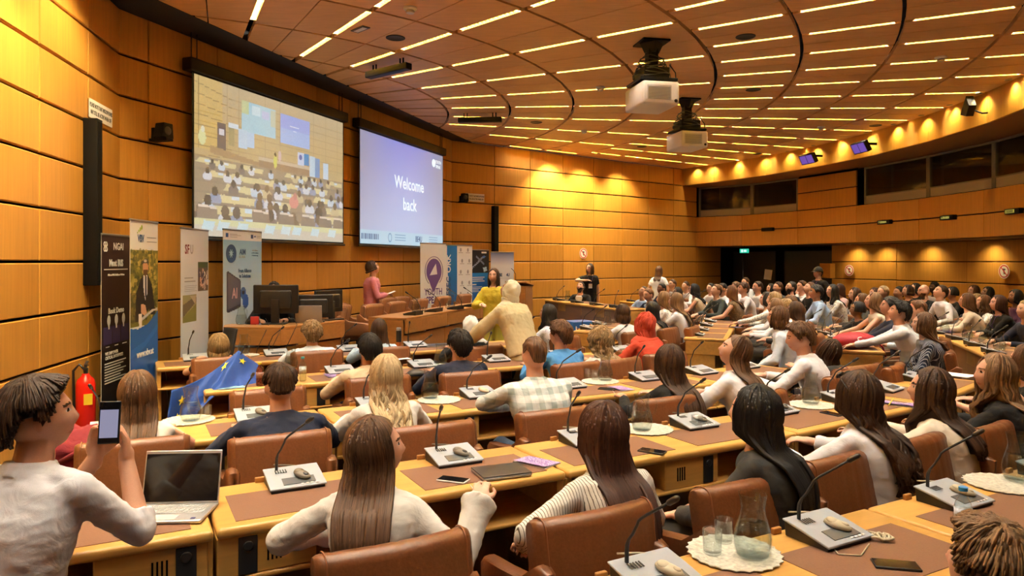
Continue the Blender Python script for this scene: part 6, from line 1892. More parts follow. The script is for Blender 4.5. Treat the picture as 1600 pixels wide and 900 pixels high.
# ================================================================ screens
EX = 2 ** sc.view_settings.exposure
SW2 = SW0 + SWn * .20
def t_on(x, P, d):
    k = (x - 800) / F
    return (k * P.y - P.x) / (d.x - k * d.y)
def wall_pt(P, d, t, z, off=0, n=None):
    q = P + d * t + (n * off if n is not None else Vector((0, 0)))
    return Vector((q.x, q.y, z))
def screen(x0, x1, lab, z0=2.15, z1=4.12):
    t0, t1 = t_on(x0, SW2, SWd), t_on(x1, SW2, SWd)
    c = wall_pt(SW2, SWd, (t0 + t1) / 2, 0)
    e = empty('projection_screen', (c.x, c.y, 0), math.atan2(SWd.y, SWd.x), lab, 'screen')
    h = (t1 - t0) / 2
    m = MB(); m.rbox((0, .03, z1 + .10), (2 * h + .20, .15, .16), .02); m.build('screen_housing', [plain('housing_black', (.006, .006, .007), .5, spec=.2)], e, angle=40)
    m = MB(); m.box((0, .012, (z0 + z1) / 2), (2 * h + .06, .006, z1 - z0 + .05)); m.build('screen_fabric', [plain('screen_black', (.012, .012, .012), .7)], e)
    m = MB(); m.rbox((0, .0, z0 - .04), (2 * h + .10, .03, .035), .01); m.build('weight_bar', [CHARC], e, angle=40)
    for sx in (-1, 1):
        for k in (0, .09):
            m = MB(); m.tube([(sx * (h + .02 - k), .03, z1 + .17), (sx * (h + .02 - k), .03, CZ + .0)], .008, 6); m.build('hanger_rod', [CHARC], e, True)
    return e, h, z0, z1
SCR = printed('projected_picture', .82 / EX, .9)
e, h, z0, z1 = screen(304, 536, 'large projection screen showing a live view of the hall')
k = Ink(210, 126, (196, 184, 150))
k.grad((205, 186, 150), (200, 178, 130), 0, .4); k.grad((200, 178, 130), (190, 176, 150), .4, 1)
for i in range(7): k.rect(0, .02 + i * .065, .14, .024 + i * .065, (165, 140, 95)); 
k.rect(0, 0, .15, .45, (225, 190, 105), .55); k.rect(.02, .0, .026, .45, (170, 145, 95))
for i in range(8):
    k.poly([(0, .04 + i * .065), (.2, .09 + i * .055), (.2, .096 + i * .055), (0, .047 + i * .065)], (160, 138, 95), .8)
    k.rect(.2, .09 + i * .055, 1, .095 + i * .055, (180, 158, 118), .7)
for x in (.17, .24, .4, .5, .75, .85, .95): k.rect(x, 0, x + .004, .45, (172, 150, 112), .6)
k.rect(.256, .07, .472, .275, (176, 214, 226)); k.rect(.256, .07, .30, .16, (214, 214, 130), .7); k.rect(.32, .09, .37, .15, (210, 232, 240)); k.rect(.38, .1, .43, .16, (200, 205, 235)); k.rect(.44, .08, .472, .2, (220, 205, 150), .6)
k.rect(.507, .08, .721, .29, (170, 196, 240)); k.rect(.507, .08, .721, .18, (160, 172, 236), .7); k.rect(.57, .15, .64, .16, (225, 232, 250)); k.rect(.595, .18, .62, .19, (225, 232, 250))
for x0, x1, y0, y1, c in ((.12, .165, .26, .46, (120, 108, 104)), (.18, .24, .25, .28, (214, 228, 236)), (.18, .215, .28, .40, (168, 160, 120)), (.24, .29, .27, .40, (190, 214, 232)), (.29, .335, .28, .38, (186, 212, 236)), (.63, .675, .33, .43, (205, 214, 234)), (.675, .715, .335, .42, (80, 150, 205)), (.72, .76, .34, .50, (196, 218, 232)), (.76, .80, .35, .50, (120, 160, 205)), (.83, .87, .37, .50, (200, 220, 236)), (.13, .155, .30, .34, (215, 215, 220))): k.rect(x0, y0, x1, y1, c)
k.oval(.65, .37, .014, .02, (110, 120, 180))
k.poly([(.08, .42), (.36, .47), (.36, .50), (.08, .47)], (178, 150, 112)); k.rect(.36, .43, .72, .455, (205, 190, 165)); k.rect(.36, .455, .72, .50, (165, 140, 110))
k.oval(.47, .44, .012, .05, (215, 214, 110)); k.oval(.47, .39, .008, .014, (90, 70, 55)); k.oval(.50, .395, .01, .04, (214, 190, 190)); k.oval(.04, .38, .02, .05, (222, 226, 170)); k.oval(.042, .33, .010, .018, (230, 230, 205))
rs = np.random.RandomState(3)
for r_ in range(7):
    y = .50 + r_ * .072; hgt = .030 + r_ * .006
    k.rect(0, y, 1, y + .085, (150, 138, 120), .75)
    for j in range(4 + 7 - r_):
        x = rs.rand(); wd = .10 + .02 * r_
        k.poly([(x, y + .01), (x + wd, y + .018), (x + wd * .95, y + .018 + hgt), (x - .02, y + .01 + hgt)], (222, 210, 160), .9)
        if rs.rand() < .9: k.rect(x + wd * .3, y + .012, x + wd * .55, y + .012 + hgt * .6, (206, 226, 236))
    for j in range(12 - r_):
        x = rs.rand(); s = .011 + .0035 * r_
        k.oval(x, y + .05, s * 1.7, s * 2.2, [(198, 214, 226), (140, 130, 122), (214, 218, 224), (205, 190, 150), (150, 165, 190), (128, 118, 110)][rs.randint(6)])
        k.oval(x, y + .05 - s * 2.6, s * .8, s * 1.5, [(112, 100, 88), (96, 88, 80), (130, 110, 88)][rs.randint(3)])
k.oval(.60, .72, .035, .045, (220, 150, 140)); k.oval(.61, .67, .014, .026, (205, 140, 130))
for j, x in enumerate((.02, .33, .50, .66, .80, .92)):
    k.poly([(x, .80), (x + .095, .81), (x + .105, .90), (x - .01, .90)], (146, 134, 120)); k.poly([(x, .80), (x + .095, .81), (x + .095, .825), (x, .815)], (226, 214, 196))
k.rect(0, .89, 1, 1, (216, 216, 168)); k.rect(0, .93, 1, 1, (206, 200, 184))
for x in (.05, .13, .24, .41, .52, .60, .74, .88): k.poly([(x, .90), (x + .06, .905), (x + .045, .965), (x - .015, .96)], (200, 226, 234))
k.noise(.10, 4)
k.build('projected_image', SCR, e, lambda u, v: (-h + 2 * h * u, .005, z1 - (z1 - z0) * v))
e, h, z0, z1 = screen(563, 692, 'projection screen with a violet blue slide reading Welcome back')
k = Ink(120, 72, (180, 196, 240))
yy, xx = np.mgrid[0:72, 0:120]; xx = (xx + .5) / 120; yy = (yy + .5) / 72
def mixc(a, b_, t): return np.array(srgb(*a)) * (1 - t[..., None]) + np.array(srgb(*b_)) * t[..., None]
base = mixc((150, 156, 236), (188, 206, 247), np.clip(yy * 1.25, 0, 1))
side = np.clip(np.abs(xx - .48) * 2.1 - .15, 0, 1) ** 1.3 * np.clip(1.15 - yy * .75, 0, 1)
k.a = base * (1 - side[..., None]) + np.array(srgb(168, 166, 178)) * side[..., None]
k.rect(0, .875, 1, 1, (186, 222, 244)); k.rect(.0, .875, 1, .88, (215, 235, 245))
k.build('projected_slide', SCR, e, lambda u, v: (-h + 2 * h * u, .005, z1 - (z1 - z0) * v))
WTX = emit('projected_white', (.86, .97, 1.0), 1.05 / EX)
DTX = emit('projected_grey', (.10, .16, .30), .9 / EX); MTX = emit('projected_blue', (.25, .42, .62), .9 / EX)
RX = Matrix.Rotation(pi / 2, 4, 'X')
def st(txt, u, v, size, mt, xs=1.0, bold=0.0, nm='slide_text'): return text_mesh(txt, size, e, nm, mt, Matrix.Translation((-h + 2 * h * u, .003, z1 - (z1 - z0) * v)) @ RX, depth=.001, bold=bold, xs=xs)
st('Welcome', .545, .395, .34, WTX, .92, .004); st('back', .545, .60, .34, WTX, .92, .004)
st('YOUTH', .93, .085, .095, WTX, .9, .002); st('SPEAK', .93, .135, .095, WTX, .9, .002); st('BE4U', .66, .935, .16, DTX, .8, .003)
m = MB(); m.lathe([(0, 0), (.085, 0), (.085, .002), (0, .002)], 24); me = m.mesh('bubble', [WTX]); me.transform(Matrix.Translation((-h + 2 * h * .865, .003, z1 - (z1 - z0) * .105)) @ RX); o = bpy.data.objects.new('bubble_logo', me); col.objects.link(o); o.parent = e
m = MB()
for j in range(3):
    m.box((-h + 2 * h * .43, .003, z0 + .19 - j * .05), (.42, .002, .014)); m.box((-h + 2 * h * .86, .003, z0 + .19 - j * .05), (.40, .002, .014))
m.build('slide_small_print', [MTX], e)
m = MB()
for j, w_ in enumerate((.05, .03, .06, .03, .05, .05, .03, .06, .04, .03)): m.box((-h + .06 + .062 * j, .003, z0 + .13), (w_ * .7, .002, .10))
m.lathe([(.055, 0), (.07, 0), (.07, .002), (.055, .002)], 20, (0, 0, 0)) if False else None
m.build('slide_partner_mark', [DTX], e)
m = MB()
for q in range(16):
    m.box((-h + 2 * h * .31 + .06 * math.cos(q * pi / 8), .003, z0 + .13 + .075 * math.sin(q * pi / 8)), (.022, .002, .022))
m.build('slide_emblem', [MTX], e)

# ================================================================ roll-up banners
INK = printed('banner_print', 0, .45)
BASEM = plain('banner_base_grey', (.30, .30, .31), .35, metal=.6)
def banner(pL, pR, zt, zb, lab, ink, vs=1.0, foot=True):
    pL, pR = Vector(pL), Vector(pR)
    d = pR - pL; w_ = d.length
    e = empty('roll_up_banner', (pL.x, pL.y, zb), math.atan2(d.y, d.x), lab, 'banner')
    H = zt - zb
    if foot: m = MB(); m.rbox((w_ / 2, .02, .04), (w_ + .03, .14, .075), .025); m.build('banner_base', [BASEM], e, angle=40)
    m = MB(); m.rbox((w_ / 2, .006, H - .008), (w_ + .01, .02, .022), .006); m.build('top_rail', [BASEM], e, angle=40)
    m = MB(); m.box((w_ / 2, .006, H / 2 + .03), (w_, .004, H - .08)); m.build('banner_backing', [plain('banner_white_back', (.6, .6, .6), .6)], e)
    m = MB(); m.tube([(w_ / 2, .03, .06), (w_ / 2, .02, H)], .008, 6); m.build('support_pole', [BASEM], e, True)
    ink.build('banner_sheet', INK, e, lambda u, v: (w_ * u, .0025, H - .012 - (H - .08) * (1 if v > .999 else v * vs)))
    def T(txt, u, v, size, mt, xs=1.0, bold=0.0, align='CENTER', rot=0.0, nm='banner_lettering'):
        return text_mesh(txt, size * vs, e, nm, mt, Matrix.Translation((w_ * u, .001, H - .012 - (H - .08) * v * vs)) @ RX @ Matrix.Rotation(rot, 4, 'Z'), align, .0008, bold, xs)
    def B(nm, mt, rects):
        m = MB()
        for (u0, v0, u1, v1) in rects: m.box((w_ * (u0 + u1) / 2, .001, H - .012 - (H - .08) * vs * (v0 + v1) / 2), (w_ * (u1 - u0), .0016, (H - .08) * vs * (v1 - v0)))
        return m.build(nm, [mt], e)
    return e, w_, H, T, B
def pxY(x, Y): return ((x - 800) / F * Y, Y)
LW_ = plain('lettering_white', (.80, .80, .82), .5); LD = plain('lettering_dark', (.05, .055, .075), .5); LB = plain('lettering_blue', (.02, .075, .25), .5); LP = plain('lettering_purple', (.085, .045, .24), .5); LG = plain('lettering_grey', (.34, .36, .40), .5); LM = plain('lettering_maroon', (.20, .012, .03), .5); LGR = plain('lettering_green', (.35, .50, .05), .5)
k = Ink(40, 120, (46, 29, 33)); k.grad((58, 36, 38), (22, 17, 21))
e, w_, H, T, B = banner(pxY(159, 6.95), pxY(203, 7.62), 2.11, 0, 'dark maroon roll-up banner with white lettering against the side wall', k, 0.755)
T('NGAI', .58, .075, .135, LW_, 1.0, .002); T('Meet IRIS', .5, .185, .125, LW_, .9, .004); T('Advanced Risk Intelligence Platform', .5, .262, .036, LW_, 1.0, .001); T('Book Demo', .5, .50, .105, LW_, .95, .002); T('WE EMPOWER', .12, .775, .06, LW_, 1, .001, 'LEFT'); T('CRITICAL ENTERPRISES', .12, .803, .06, LW_, .9, .001, 'LEFT')
B('banner_rule', LW_, [(.08, .222, .92, .229)])
m = MB()
for cx, cz in ((.10, 0), (.10, .05), (.15, 0), (.15, .05)): m.tube([(w_ * cx + .02 * math.cos(q * pi / 6), .0, H - .105 - cz + .022 * math.sin(q * pi / 6)) for q in range(13)], .004, 5)
m.build('banner_logo', [LW_], e)
m = MB()
for cx in (.24, .5, .76): m.lathe([(0, 0), (.045, 0), (.03, .0015), (0, .0015)], 14, (0, 0, 0)) if False else m.ball((w_ * cx, .001, H - .012 - (H - .08) * 0.755 * .56), (.04, .002, .055), 10, 6); m.box((w_ * cx, .001, H - .05 - (H - .08) * 0.755 * .575), (.03, .002, .05))
m.build('banner_icons', [LW_], e)
PV = plain('lettering_violet', (.045, .03, .12), .5)
B('banner_panels', PV, [(.06, .60, .34, .715), (.37, .60, .64, .715), (.67, .60, .95, .715)])
B('banner_small_print', LW_, [(.14, .728, .26, .733), (.44, .728, .56, .733), (.72, .728, .88, .733)] + [(.10, .835 + i * .018, .85 - .1 * (i % 3), .842 + i * .018) for i in range(8)])
k = Ink(60, 170, (235, 236, 238))
k.rect(0, .185, 1, .66, (108, 112, 52))
rs = np.random.RandomState(8)
for i in range(420): k.oval(rs.rand(), .19 + rs.rand() * .43, .02 + .05 * rs.rand(), .006 + .016 * rs.rand(), [(70, 78, 34), (140, 134, 58), (176, 160, 80), (92, 98, 46), (200, 178, 96), (48, 56, 28)][rs.randint(6)], .7)
k.rect(.0, .45, .35, .63, (52, 50, 40), .6)
k.poly([(.36, .36), (.46, .335), (.62, .335), (.76, .40), (.86, .52), (.90, .60), (.74, .60), (.66, .56), (.34, .63), (.16, .63), (.2, .45)], (24, 26, 34)); k.poly([(.45, .34), (.60, .34), (.60, .46), (.52, .50), (.46, .44)], (206, 212, 226)); k.poly([(.515, .35), (.56, .35), (.575, .47), (.535, .50), (.51, .46)], (40, 48, 74))
k.oval(.53, .295, .105, .045, (196, 148, 120)); k.poly([(.44, .305), (.62, .305), (.60, .335), (.53, .35), (.46, .335)], (92, 62, 44)); k.poly([(.40, .272), (.42, .25), (.53, .235), (.64, .25), (.66, .272), (.53, .262)], (54, 56, 62)); k.oval(.53, .25, .06, .008, (190, 190, 195))
k.poly([(.36, .52), (.52, .53), (.58, .58), (.50, .60), (.36, .575)], (206, 158, 130)); k.poly([(.30, .62), (.78, .565), (.98, .56), (.98, .575), (.8, .58), (.3, .64)], (190, 190, 195)); k.poly([(.28, .58), (.40, .585), (.40, .68), (.30, .68)], (230, 230, 235))
k.poly([(0, .665), (.25, .675), (.60, .655), (.85, .61), (1, .575), (1, 1), (0, 1)], (24, 92, 190)); k.poly([(0, .80), (.5, .76), (1, .66), (1, .70), (.5, .80), (0, .85)], (40, 112, 210), .7)
e, w_, H, T, B = banner(pxY(204, 7.05), pxY(247, 7.72), 2.26, 0, 'roll-up banner with a cyclist in a suit above a blue foot', k, 0.75)
T('VBV', .36, .11, .13, LB, .85, .004); T('www.vbv.at', .52, .835, .125, LW_, .92, .003)
B('banner_small_print', LG, [(.58, .098, .93, .103), (.58, .125, .95, .13)])
m = MB()
for q in range(4): m.ball((w_ * (.24 + .05 * q), .001, H - .012 - (H - .08) * 0.75 * (.075 - .012 * q)), (.010 + .003 * q, .002, .010 + .005 * q), 10, 6)
m.build('green_dots', [LGR], e)
k = Ink(50, 130, (214, 222, 232)); k.grad((216, 222, 230), (206, 218, 232))
k.rect(.60, .26, .98, .50, (96, 82, 74))
for i in range(26): k.oval(.62 + .34 * rs.rand(), .33 + .15 * rs.rand(), .03, .022, [(222, 214, 206), (190, 170, 165), (70, 60, 90), (214, 180, 160)][rs.randint(4)])
k.rect(.60, .26, .98, .31, (70, 84, 54)); k.rect(.06, .525, .54, .74, (150, 148, 110)); k.poly([(.06, .60), (.54, .53), (.54, .58), (.06, .70)], (96, 92, 84)); k.poly([(.06, .70), (.54, .60), (.54, .74), (.06, .74)], (120, 126, 74)); k.poly([(.3, .53), (.54, .53), (.5, .6)], (180, 170, 150))
e, w_, H, T, B = banner(pxY(283, 8.0), pxY(326, 8.72), 2.22, 0, 'pale roll-up banner with two photographs standing behind the black office chair', k, 0.68)
T('S', .17, .165, .22, LM, .75, .004); T('F', .25, .165, .22, LM, .7, .003); T('U', .37, .165, .22, LG, .7, .003)
B('banner_small_print', LG, [(.12, .385, .42, .392), (.12, .412, .50, .42)] + [(.12, .45 + .014 * i, .56 - .04 * (i % 3), .453 + .014 * i) for i in range(4)])
k = Ink(60, 140, (150, 200, 232)); k.grad((138, 190, 228), (208, 226, 240), .08, 1); k.rect(0, 0, 1, .09, (226, 232, 240))
k.poly([(.08, .40), (.11, .385), (.42, .47), (.44, .49), (.44, .71), (.42, .735), (.11, .775), (.08, .76)], (58, 62, 84)); k.poly([(.11, .40), (.42, .48), (.42, .70), (.11, .745)], (96, 94, 112)); k.oval(.50, .60, .07, .06, (50, 96, 176)); k.oval(.56, .68, .08, .07, (40, 92, 190)); k.oval(.5, .595, .04, .02, (20, 30, 60))
e, w_, H, T, B = banner(pxY(349, 8.75), pxY(409, 9.65), 2.24, PZ if False else 0.0, 'light blue roll-up banner with a gear emblem behind the monitors', k, 0.62)
T('AIM', .48, .205, .16, LB, .85, .002); T('GLOBAL', .47, .25, .075, LG, .9); T('From Alliance', .54, .385, .105, LB, .85, .002); T('to Solutions', .54, .435, .105, LB, .85, .002); T('AI', .28, .60, .30, plain('lettering_rose', (.55, .36, .38), .4), .75, .004)
T('Global Alliance', .81, .185, .042, LG, .9); T('on AI for Industry', .81, .21, .042, LB, .9); T('& Manufacturing', .81, .235, .042, LB, .9)
m = MB(); m.lathe([(.055, 0), (.115, 0), (.115, .002), (.055, .002)], 28, close=True)
for q in range(8): m.box((.045 * math.cos(q * pi / 4), .045 * math.sin(q * pi / 4), .001), (.02, .014, .002), 0, Matrix.Rotation(q * pi / 4, 3, 'Z'))
me = m.mesh('gear', [LB]); me.transform(Matrix.Translation((w_ * .19, .0, H - .012 - (H - .08) * 0.62 * .22)) @ RX); o = bpy.data.objects.new('gear_emblem', me); col.objects.link(o); o.parent = e
B('banner_small_print', LG, [(.16, .035, .34, .039), (.16, .045, .44, .049), (.16, .062, .34, .066), (.86, .04, .98, .045), (.86, .055, .98, .06)]); B('banner_marks', LB, [(.06, .03, .12, .068), (.70, .03, .76, .068)]); T('AIM', .81, .048, .05, LB)
k = Ink(20, 40, (226, 232, 232))
e, w_, H, T, B = banner(pxY(657, 13.75), pxY(697, 14.35), 2.20, PZ, 'white roll-up banner with a purple speech bubble behind the head table', k, 0.75)
m = MB()
pr = [(math.cos(q) * .22, math.sin(q) * .25) for q in np.linspace(-.9, 4.0, 30)] + [(-.02, -.42)]
m.loft([[(x, y, z) for x, y in pr] for z in (0, .0015)]); me = m.mesh('speech_bubble', [plain('print_purple', (.10, .055, .27), .5)]); me.transform(Matrix.Translation((w_ * .52, .0005, H - .012 - (H - .08) * 0.75 * .40)) @ RX); o = bpy.data.objects.new('speech_bubble', me); col.objects.link(o); o.parent = e
m = MB(); m.loft([[(x, y, z) for x, y in ((-.13, -.08), (.09, -.06), (.05, .15), (-.02, .07))] for z in (.002, .0035)]); me = m.mesh('megaphone', [LW_]); me.transform(Matrix.Translation((w_ * .52, .0, H - .012 - (H - .08) * 0.75 * .40)) @ RX); o = bpy.data.objects.new('megaphone', me); col.objects.link(o); o.parent = e
m = MB(); m.tube([(w_ * .52 + .26 * math.cos(q), .001, H - .012 - (H - .08) * 0.75 * .40 + .29 * math.sin(q)) for q in np.linspace(-.9, 4.1, 30)], .006, 5); m.build('bubble_outline', [MATS['print_purple']], e)
T('YOUTH', .5, .70, .25, LP, .8, .002); T('SPEAK', .5, .82, .25, LP, .8, .006)
k = Ink(40, 60, (226, 232, 236)); k.rect(.02, 0, .44, 1, (12, 100, 186))
k.rect(.0, .0, .18, 1, (226, 232, 236)); k.poly([(.10, 0), (.44, 0), (.44, 1), (.18, 1)], (12, 100, 186))
e, w_, H, T, B = banner(pxY(694, 14.45), pxY(738, 15.15), 2.18, PZ, 'white roll-up backdrop with a bright blue band behind the head table', k, 0.75)
T('ESEC', .16, .62, .24, LB, 1, .004, 'CENTER', pi / 2); T('ORK', .16, .28, .24, LW_, 1, .004, 'CENTER', pi / 2)
m = MB()
for r_ in range(7):
    for q in range(2): m.ball((w_ * (.58 + .26 * q + .05 * (r_ % 2)), .001, H - .10 - r_ * .23), (.030, .002, .042), 8, 6); m.box((w_ * (.58 + .26 * q + .05 * (r_ % 2)), .001, H - .16 - r_ * .23), (.13, .002, .012))
m.build('partner_emblems', [LG], e)
k = Ink(40, 80, (14, 108, 206)); k.rect(0, 0, 1, .42, (18, 22, 34)); k.poly([(0, .62), (.9, .5), (1, .42), (0, .42)], (20, 120, 216)); k.poly([(0, 1), (1, .7), (1, 1)], (10, 88, 180))
for i in range(9):
    x, y = .05 + i * .075, .34 - i * .026; k.oval(x, y, .045, .018, (170, 190, 225)); k.oval(x, y, .022, .008, (18, 22, 34))
k.poly([(.30, .10), (.75, .25), (.72, .28), (.27, .13)], (120, 136, 170)); k.poly([(.62, .12), (.72, .10), (.82, .12), (.70, .16)], (90, 130, 200)); k.poly([(.66, .33), (.86, .31), (.9, .38), (.72, .41)], (190, 215, 240))
e, w_, H, T, B = banner(pxY(736, 15.5), pxY(764, 15.95), 2.10, PZ, 'black and blue roll-up banner with a chain picture behind the yellow blouse', k, 0.69)
B('banner_small_print', LW_, [(.58, .03, .86, .06)] + [(.08, .50 + .035 * i, .75 - .08 * (i % 2), .515 + .035 * i) for i in range(3)] + [(.08, .63, .30, .65)] + [(.08, .68 + .028 * i, .62 - .1 * (i % 3), .69 + .028 * i) for i in range(4)])
k = Ink(30, 60, (225, 232, 240)); k.grad((96, 122, 196), (226, 232, 240), 0, .34)
e, w_, H, T, B = banner(pxY(767, 15.6), pxY(803, 15.95), 2.05, 0.0, 'white roll-up banner with a blue top behind the lectern', k, 0.44)
T('BE', .42, .58, .21, LB, .8, .004); T('4U', .74, .58, .21, LB, .8, .004); B('banner_small_print', LG, [(.4, .665, .82, .67)])

# ================================================================ podium: chairs, monitors, speakers' things
pod = Proto(make_chair(LEATHT, .58, .88, 'x', name='podium_chair'))
rzp = math.degrees(math.atan2(SWn.y, SWn.x)) - 90
def wall_at(x, off):
    P = SW0 + SWn * off; return P + SWd * t_on(x, P, SWd)
for x, off, lab in ((598, 1.20, 'tan leather armchair at the near end of the head table'), (634, 1.20, 'second tan armchair along the head table'), (669, 1.20, 'third tan armchair along the head table'), (706, 1.20, 'fourth tan armchair along the head table'), (738, 1.20, 'far tan armchair behind the raised microphone on the head table'),
                    (617, .50, 'tan armchair against the wall beside the pink blazer'), (640, .50, 'tan armchair against the wall below the second screen'), (688, .50, 'tan armchair before the speech bubble banner'),
                    (541, .62, 'tan armchair half hidden behind the operator desk'), (560, .95, 'large tan armchair between the operator desk and the head table')):
    p = wall_at(x, off); c = pod.get(lab, 'tan podium chairs'); put(c, p, math.radians(rzp + (25 if x == 560 else 0)), PZ)
MICD = Proto(make_mic(20, 'x'))
for x, y, lab in ((646, 492, 'black microphone unit at the near end of the head table'), (678, 487, 'black microphone unit second along the head table'), (712, 483, 'black microphone unit third along the head table'), (735, 479, 'black microphone unit fourth along the head table')):
    o = MICD.get(lab, 'head table microphone units'); p = at(x, y, TZ); put(o, p, math.radians(rzp), TZ)
    for ch in [q for q in col.objects if q.parent == o]:
        if ch.name.startswith('top_panel'): ch.data = ch.data.copy(); ch.data.materials[0] = CHARC
for x, y, lab in ((649, 487, 'water carafe at the near end of the head table'), (705, 481, 'water carafe farther along the head table')):
    put(CAR.get(lab, 'water carafes'), at(x, y, TZ), 1, TZ)
for x, y, lab in ((662, 489, 'tumbler near the first carafe of the head table'), (699, 482, 'tumbler near the second carafe of the head table')): put(TUM.get(lab, 'drinking glasses'), at(x, y, TZ), 0, TZ)
def monitor(p, z, rz, w_, h, lab, tall=.12, dz=0):
    e = empty('computer_monitor', (p[0], p[1], z), rz, lab, 'monitor')
    m = MB(); m.rbox((0, 0, tall + h / 2), (w_, .045, h), .012); m.build('monitor_case', [plain('monitor_black', (.010, .010, .012), .38)], e, angle=40)
    m = MB(); m.rbox((0, .03, tall + h / 2), (w_ * .7, .05, h * .62), .02); m.build('rear_cover', [plain('monitor_rear', (.014, .014, .016), .45)], e, angle=40)
    m = MB(); m.box((0, -.024, tall + h / 2 + .005), (w_ - .03, .003, h - .04)); m.build('panel', [plain('screen_glass', (.006, .006, .007), .05)], e)
    m = MB(); m.rbox((0, .055, (tall + h * .5) / 2), (.10, .035, tall + h * .5), .01); m.build('stand_column', [MATS['monitor_black']], e, angle=40)
    m = MB(); m.rbox((0, .05, .008), (.28, .20, .014), .006); m.build('stand_foot', [MATS['monitor_black']], e, angle=40)
    return e
q = at(436, 507, TZ)
monitor((q.x - .07, q.y + .10), TZ, math.radians(186), .55, .36, 'large black computer monitor seen from behind on the operator desk', .13)
q = at(512, 500, TZ); monitor((q.x, q.y + .05), TZ, math.radians(240), .50, .30, 'black computer monitor seen from the edge at the far end of the operator desk', .10)
q = at(478, 505, TZ); monitor((q.x + .02, q.y + .28), TZ, math.radians(195), .50, .30, 'third black monitor behind the silver lid', .05)
e = empty('laptop', (q.x + .02, q.y + .06, TZ), math.radians(190), 'silver laptop standing open towards the wall on the operator desk', 'laptop')
m = MB(); m.rbox((0, -.11, .008), (.33, .22, .014), .006); m.build('base', [MATS['laptop_silver']], e, angle=40)
m = MB(); m.rbox((0, .03, .115), (.33, .006, .22), .0025, 0, Matrix.Rotation(math.radians(-14), 3, 'X')); m.build('lid', [plain('laptop_lid_grey', (.35, .35, .36), .4, metal=.3)], e, angle=40)
m = MB(); m.box((0, .036, .19), (.05, .003, .018), 0, Matrix.Rotation(math.radians(-14), 3, 'X')); m.build('sticker', [PAPER], e)
m = MB()
for s in range(3):
    x = 415 + s * 22
    m.tube([at(x, 505, TZ) + Vector((0, 0, .06)), at(x + 6, 508, TZ) + Vector((0, -.02, .01)), at(x + 2, 512, TZ) + Vector((0, -.06, -.05)), at(x - 8, 512, TZ) + Vector((0, -.08, -.22)), at(x - 12, 512, TZ) + Vector((0, -.06, -.30 - .05 * s))], .004, 6)
o = m.build('cable_bundle', [CHARC], None, True); tag(o, 'loose black cables hanging over the front of the operator desk', 'cable'); o['kind'] = 'stuff'
carafe_p = at(377, 507, TZ); put(CAR.get('water carafe on the operator desk', 'water carafes'), carafe_p, 1, TZ)
m = MB(); m.rbox((0, 0, .05), (.10, .07, .10), .008); o = m.build('red_carton', [plain('carton_red', (.45, .03, .03), .5)], None, angle=40); tag(o, 'small red carton beside the carafe on the operator desk', 'box'); put(o, at(398, 507, TZ), .3, TZ)
# black office chair beside the operator desk
p = Vector(pxY(311, 7.75))
e = empty('office_chair', (p.x, p.y, 0), math.radians(130), 'black mesh office chair in front of the pale banner', 'chair')
m = MB()
m.grid(lambda u, v: Vector(((u - .5) * (.46 - .06 * v), -.24 - .06 * (1 - (2 * u - 1) ** 2) - .10 * v, .56 + .52 * v)), 16, 14); m.build('backrest', [plain('mesh_black', (.014, .014, .016), .55)], e, True, solid=.012)
m = MB(); m.rbox((0, .0, .50), (.48, .48, .07), .03); m.build('seat', [cl('maroon', (.16, .012, .022))], e, angle=40)
m = MB(); m.lathe([(0, .46), (.05, .46), (.03, .42), (.03, .1), (.05, .08), (0, .08)], 14)
for q in range(5): m.tube([(0, 0, .09), (.28 * math.cos(q * 1.257), .28 * math.sin(q * 1.257), .05)], [.03, .018], 8); m.ball((.28 * math.cos(q * 1.257), .28 * math.sin(q * 1.257), .028), .028, 8, 6)
m.build('pedestal', [CHARC], e, True)
for sx in (-1, 1): m = MB(); m.tube([(sx * .25, -.15, .5), (sx * .27, -.15, .66), (sx * .27, .12, .68)], .018, 8); m.build('armrest', [CHARC], e, True)

# ================================================================ on the walls
def wall_frame(P, d, n, x, y, off=.05):
    t = t_on(x, P + n * off, d); q = P + n * off + d * t
    Z = HC - (y - HOR) * q.y / F
    M_ = Matrix(((d.x, 0, n.x, q.x), (d.y, 0, n.y, q.y), (0, 1, 0, Z), (0, 0, 0, 1)))
    return M_
def mounted(name, M_, lab, cat): 
    e = empty(name, (0, 0, 0), 0, lab, cat); e.matrix_world = M_; return e
for P, d, n, x, y, lab in ((LW0, LWd, LWn, 157, 177, 'white warning plate above the long black loudspeaker column'), (SW0, SWd, SWn, 742, 309, 'small white warning plate beside the bracket camera')):
    if x > 700: P, d, n = FW0, FWd, FWn
    M_ = wall_frame(P, d, n, x, y)
    e = mounted('warning_plate', M_, lab, 'sign')
    hw = .30 if x < 300 else .27
    m = MB(); m.rbox((0, 0, .004), (hw * 2, .19, .008), .003); m.build('plate', [PAPER], e, angle=40)
    text_mesh('PLEASE NOTE THAT MICROPHONES', .058, e, 'plate_lettering', LD, Matrix.Translation((0, .035, .009)), depth=.0006, bold=.0012, xs=.62 * hw / .30)
    text_mesh('MAY STILL BE ACTIVE WHEN OFF', .058, e, 'plate_lettering', LD, Matrix.Translation((0, -.035, .009)), depth=.0006, bold=.0012, xs=.62 * hw / .30)
SPB = plain('speaker_black', (.006, .006, .007), .5, spec=.15)
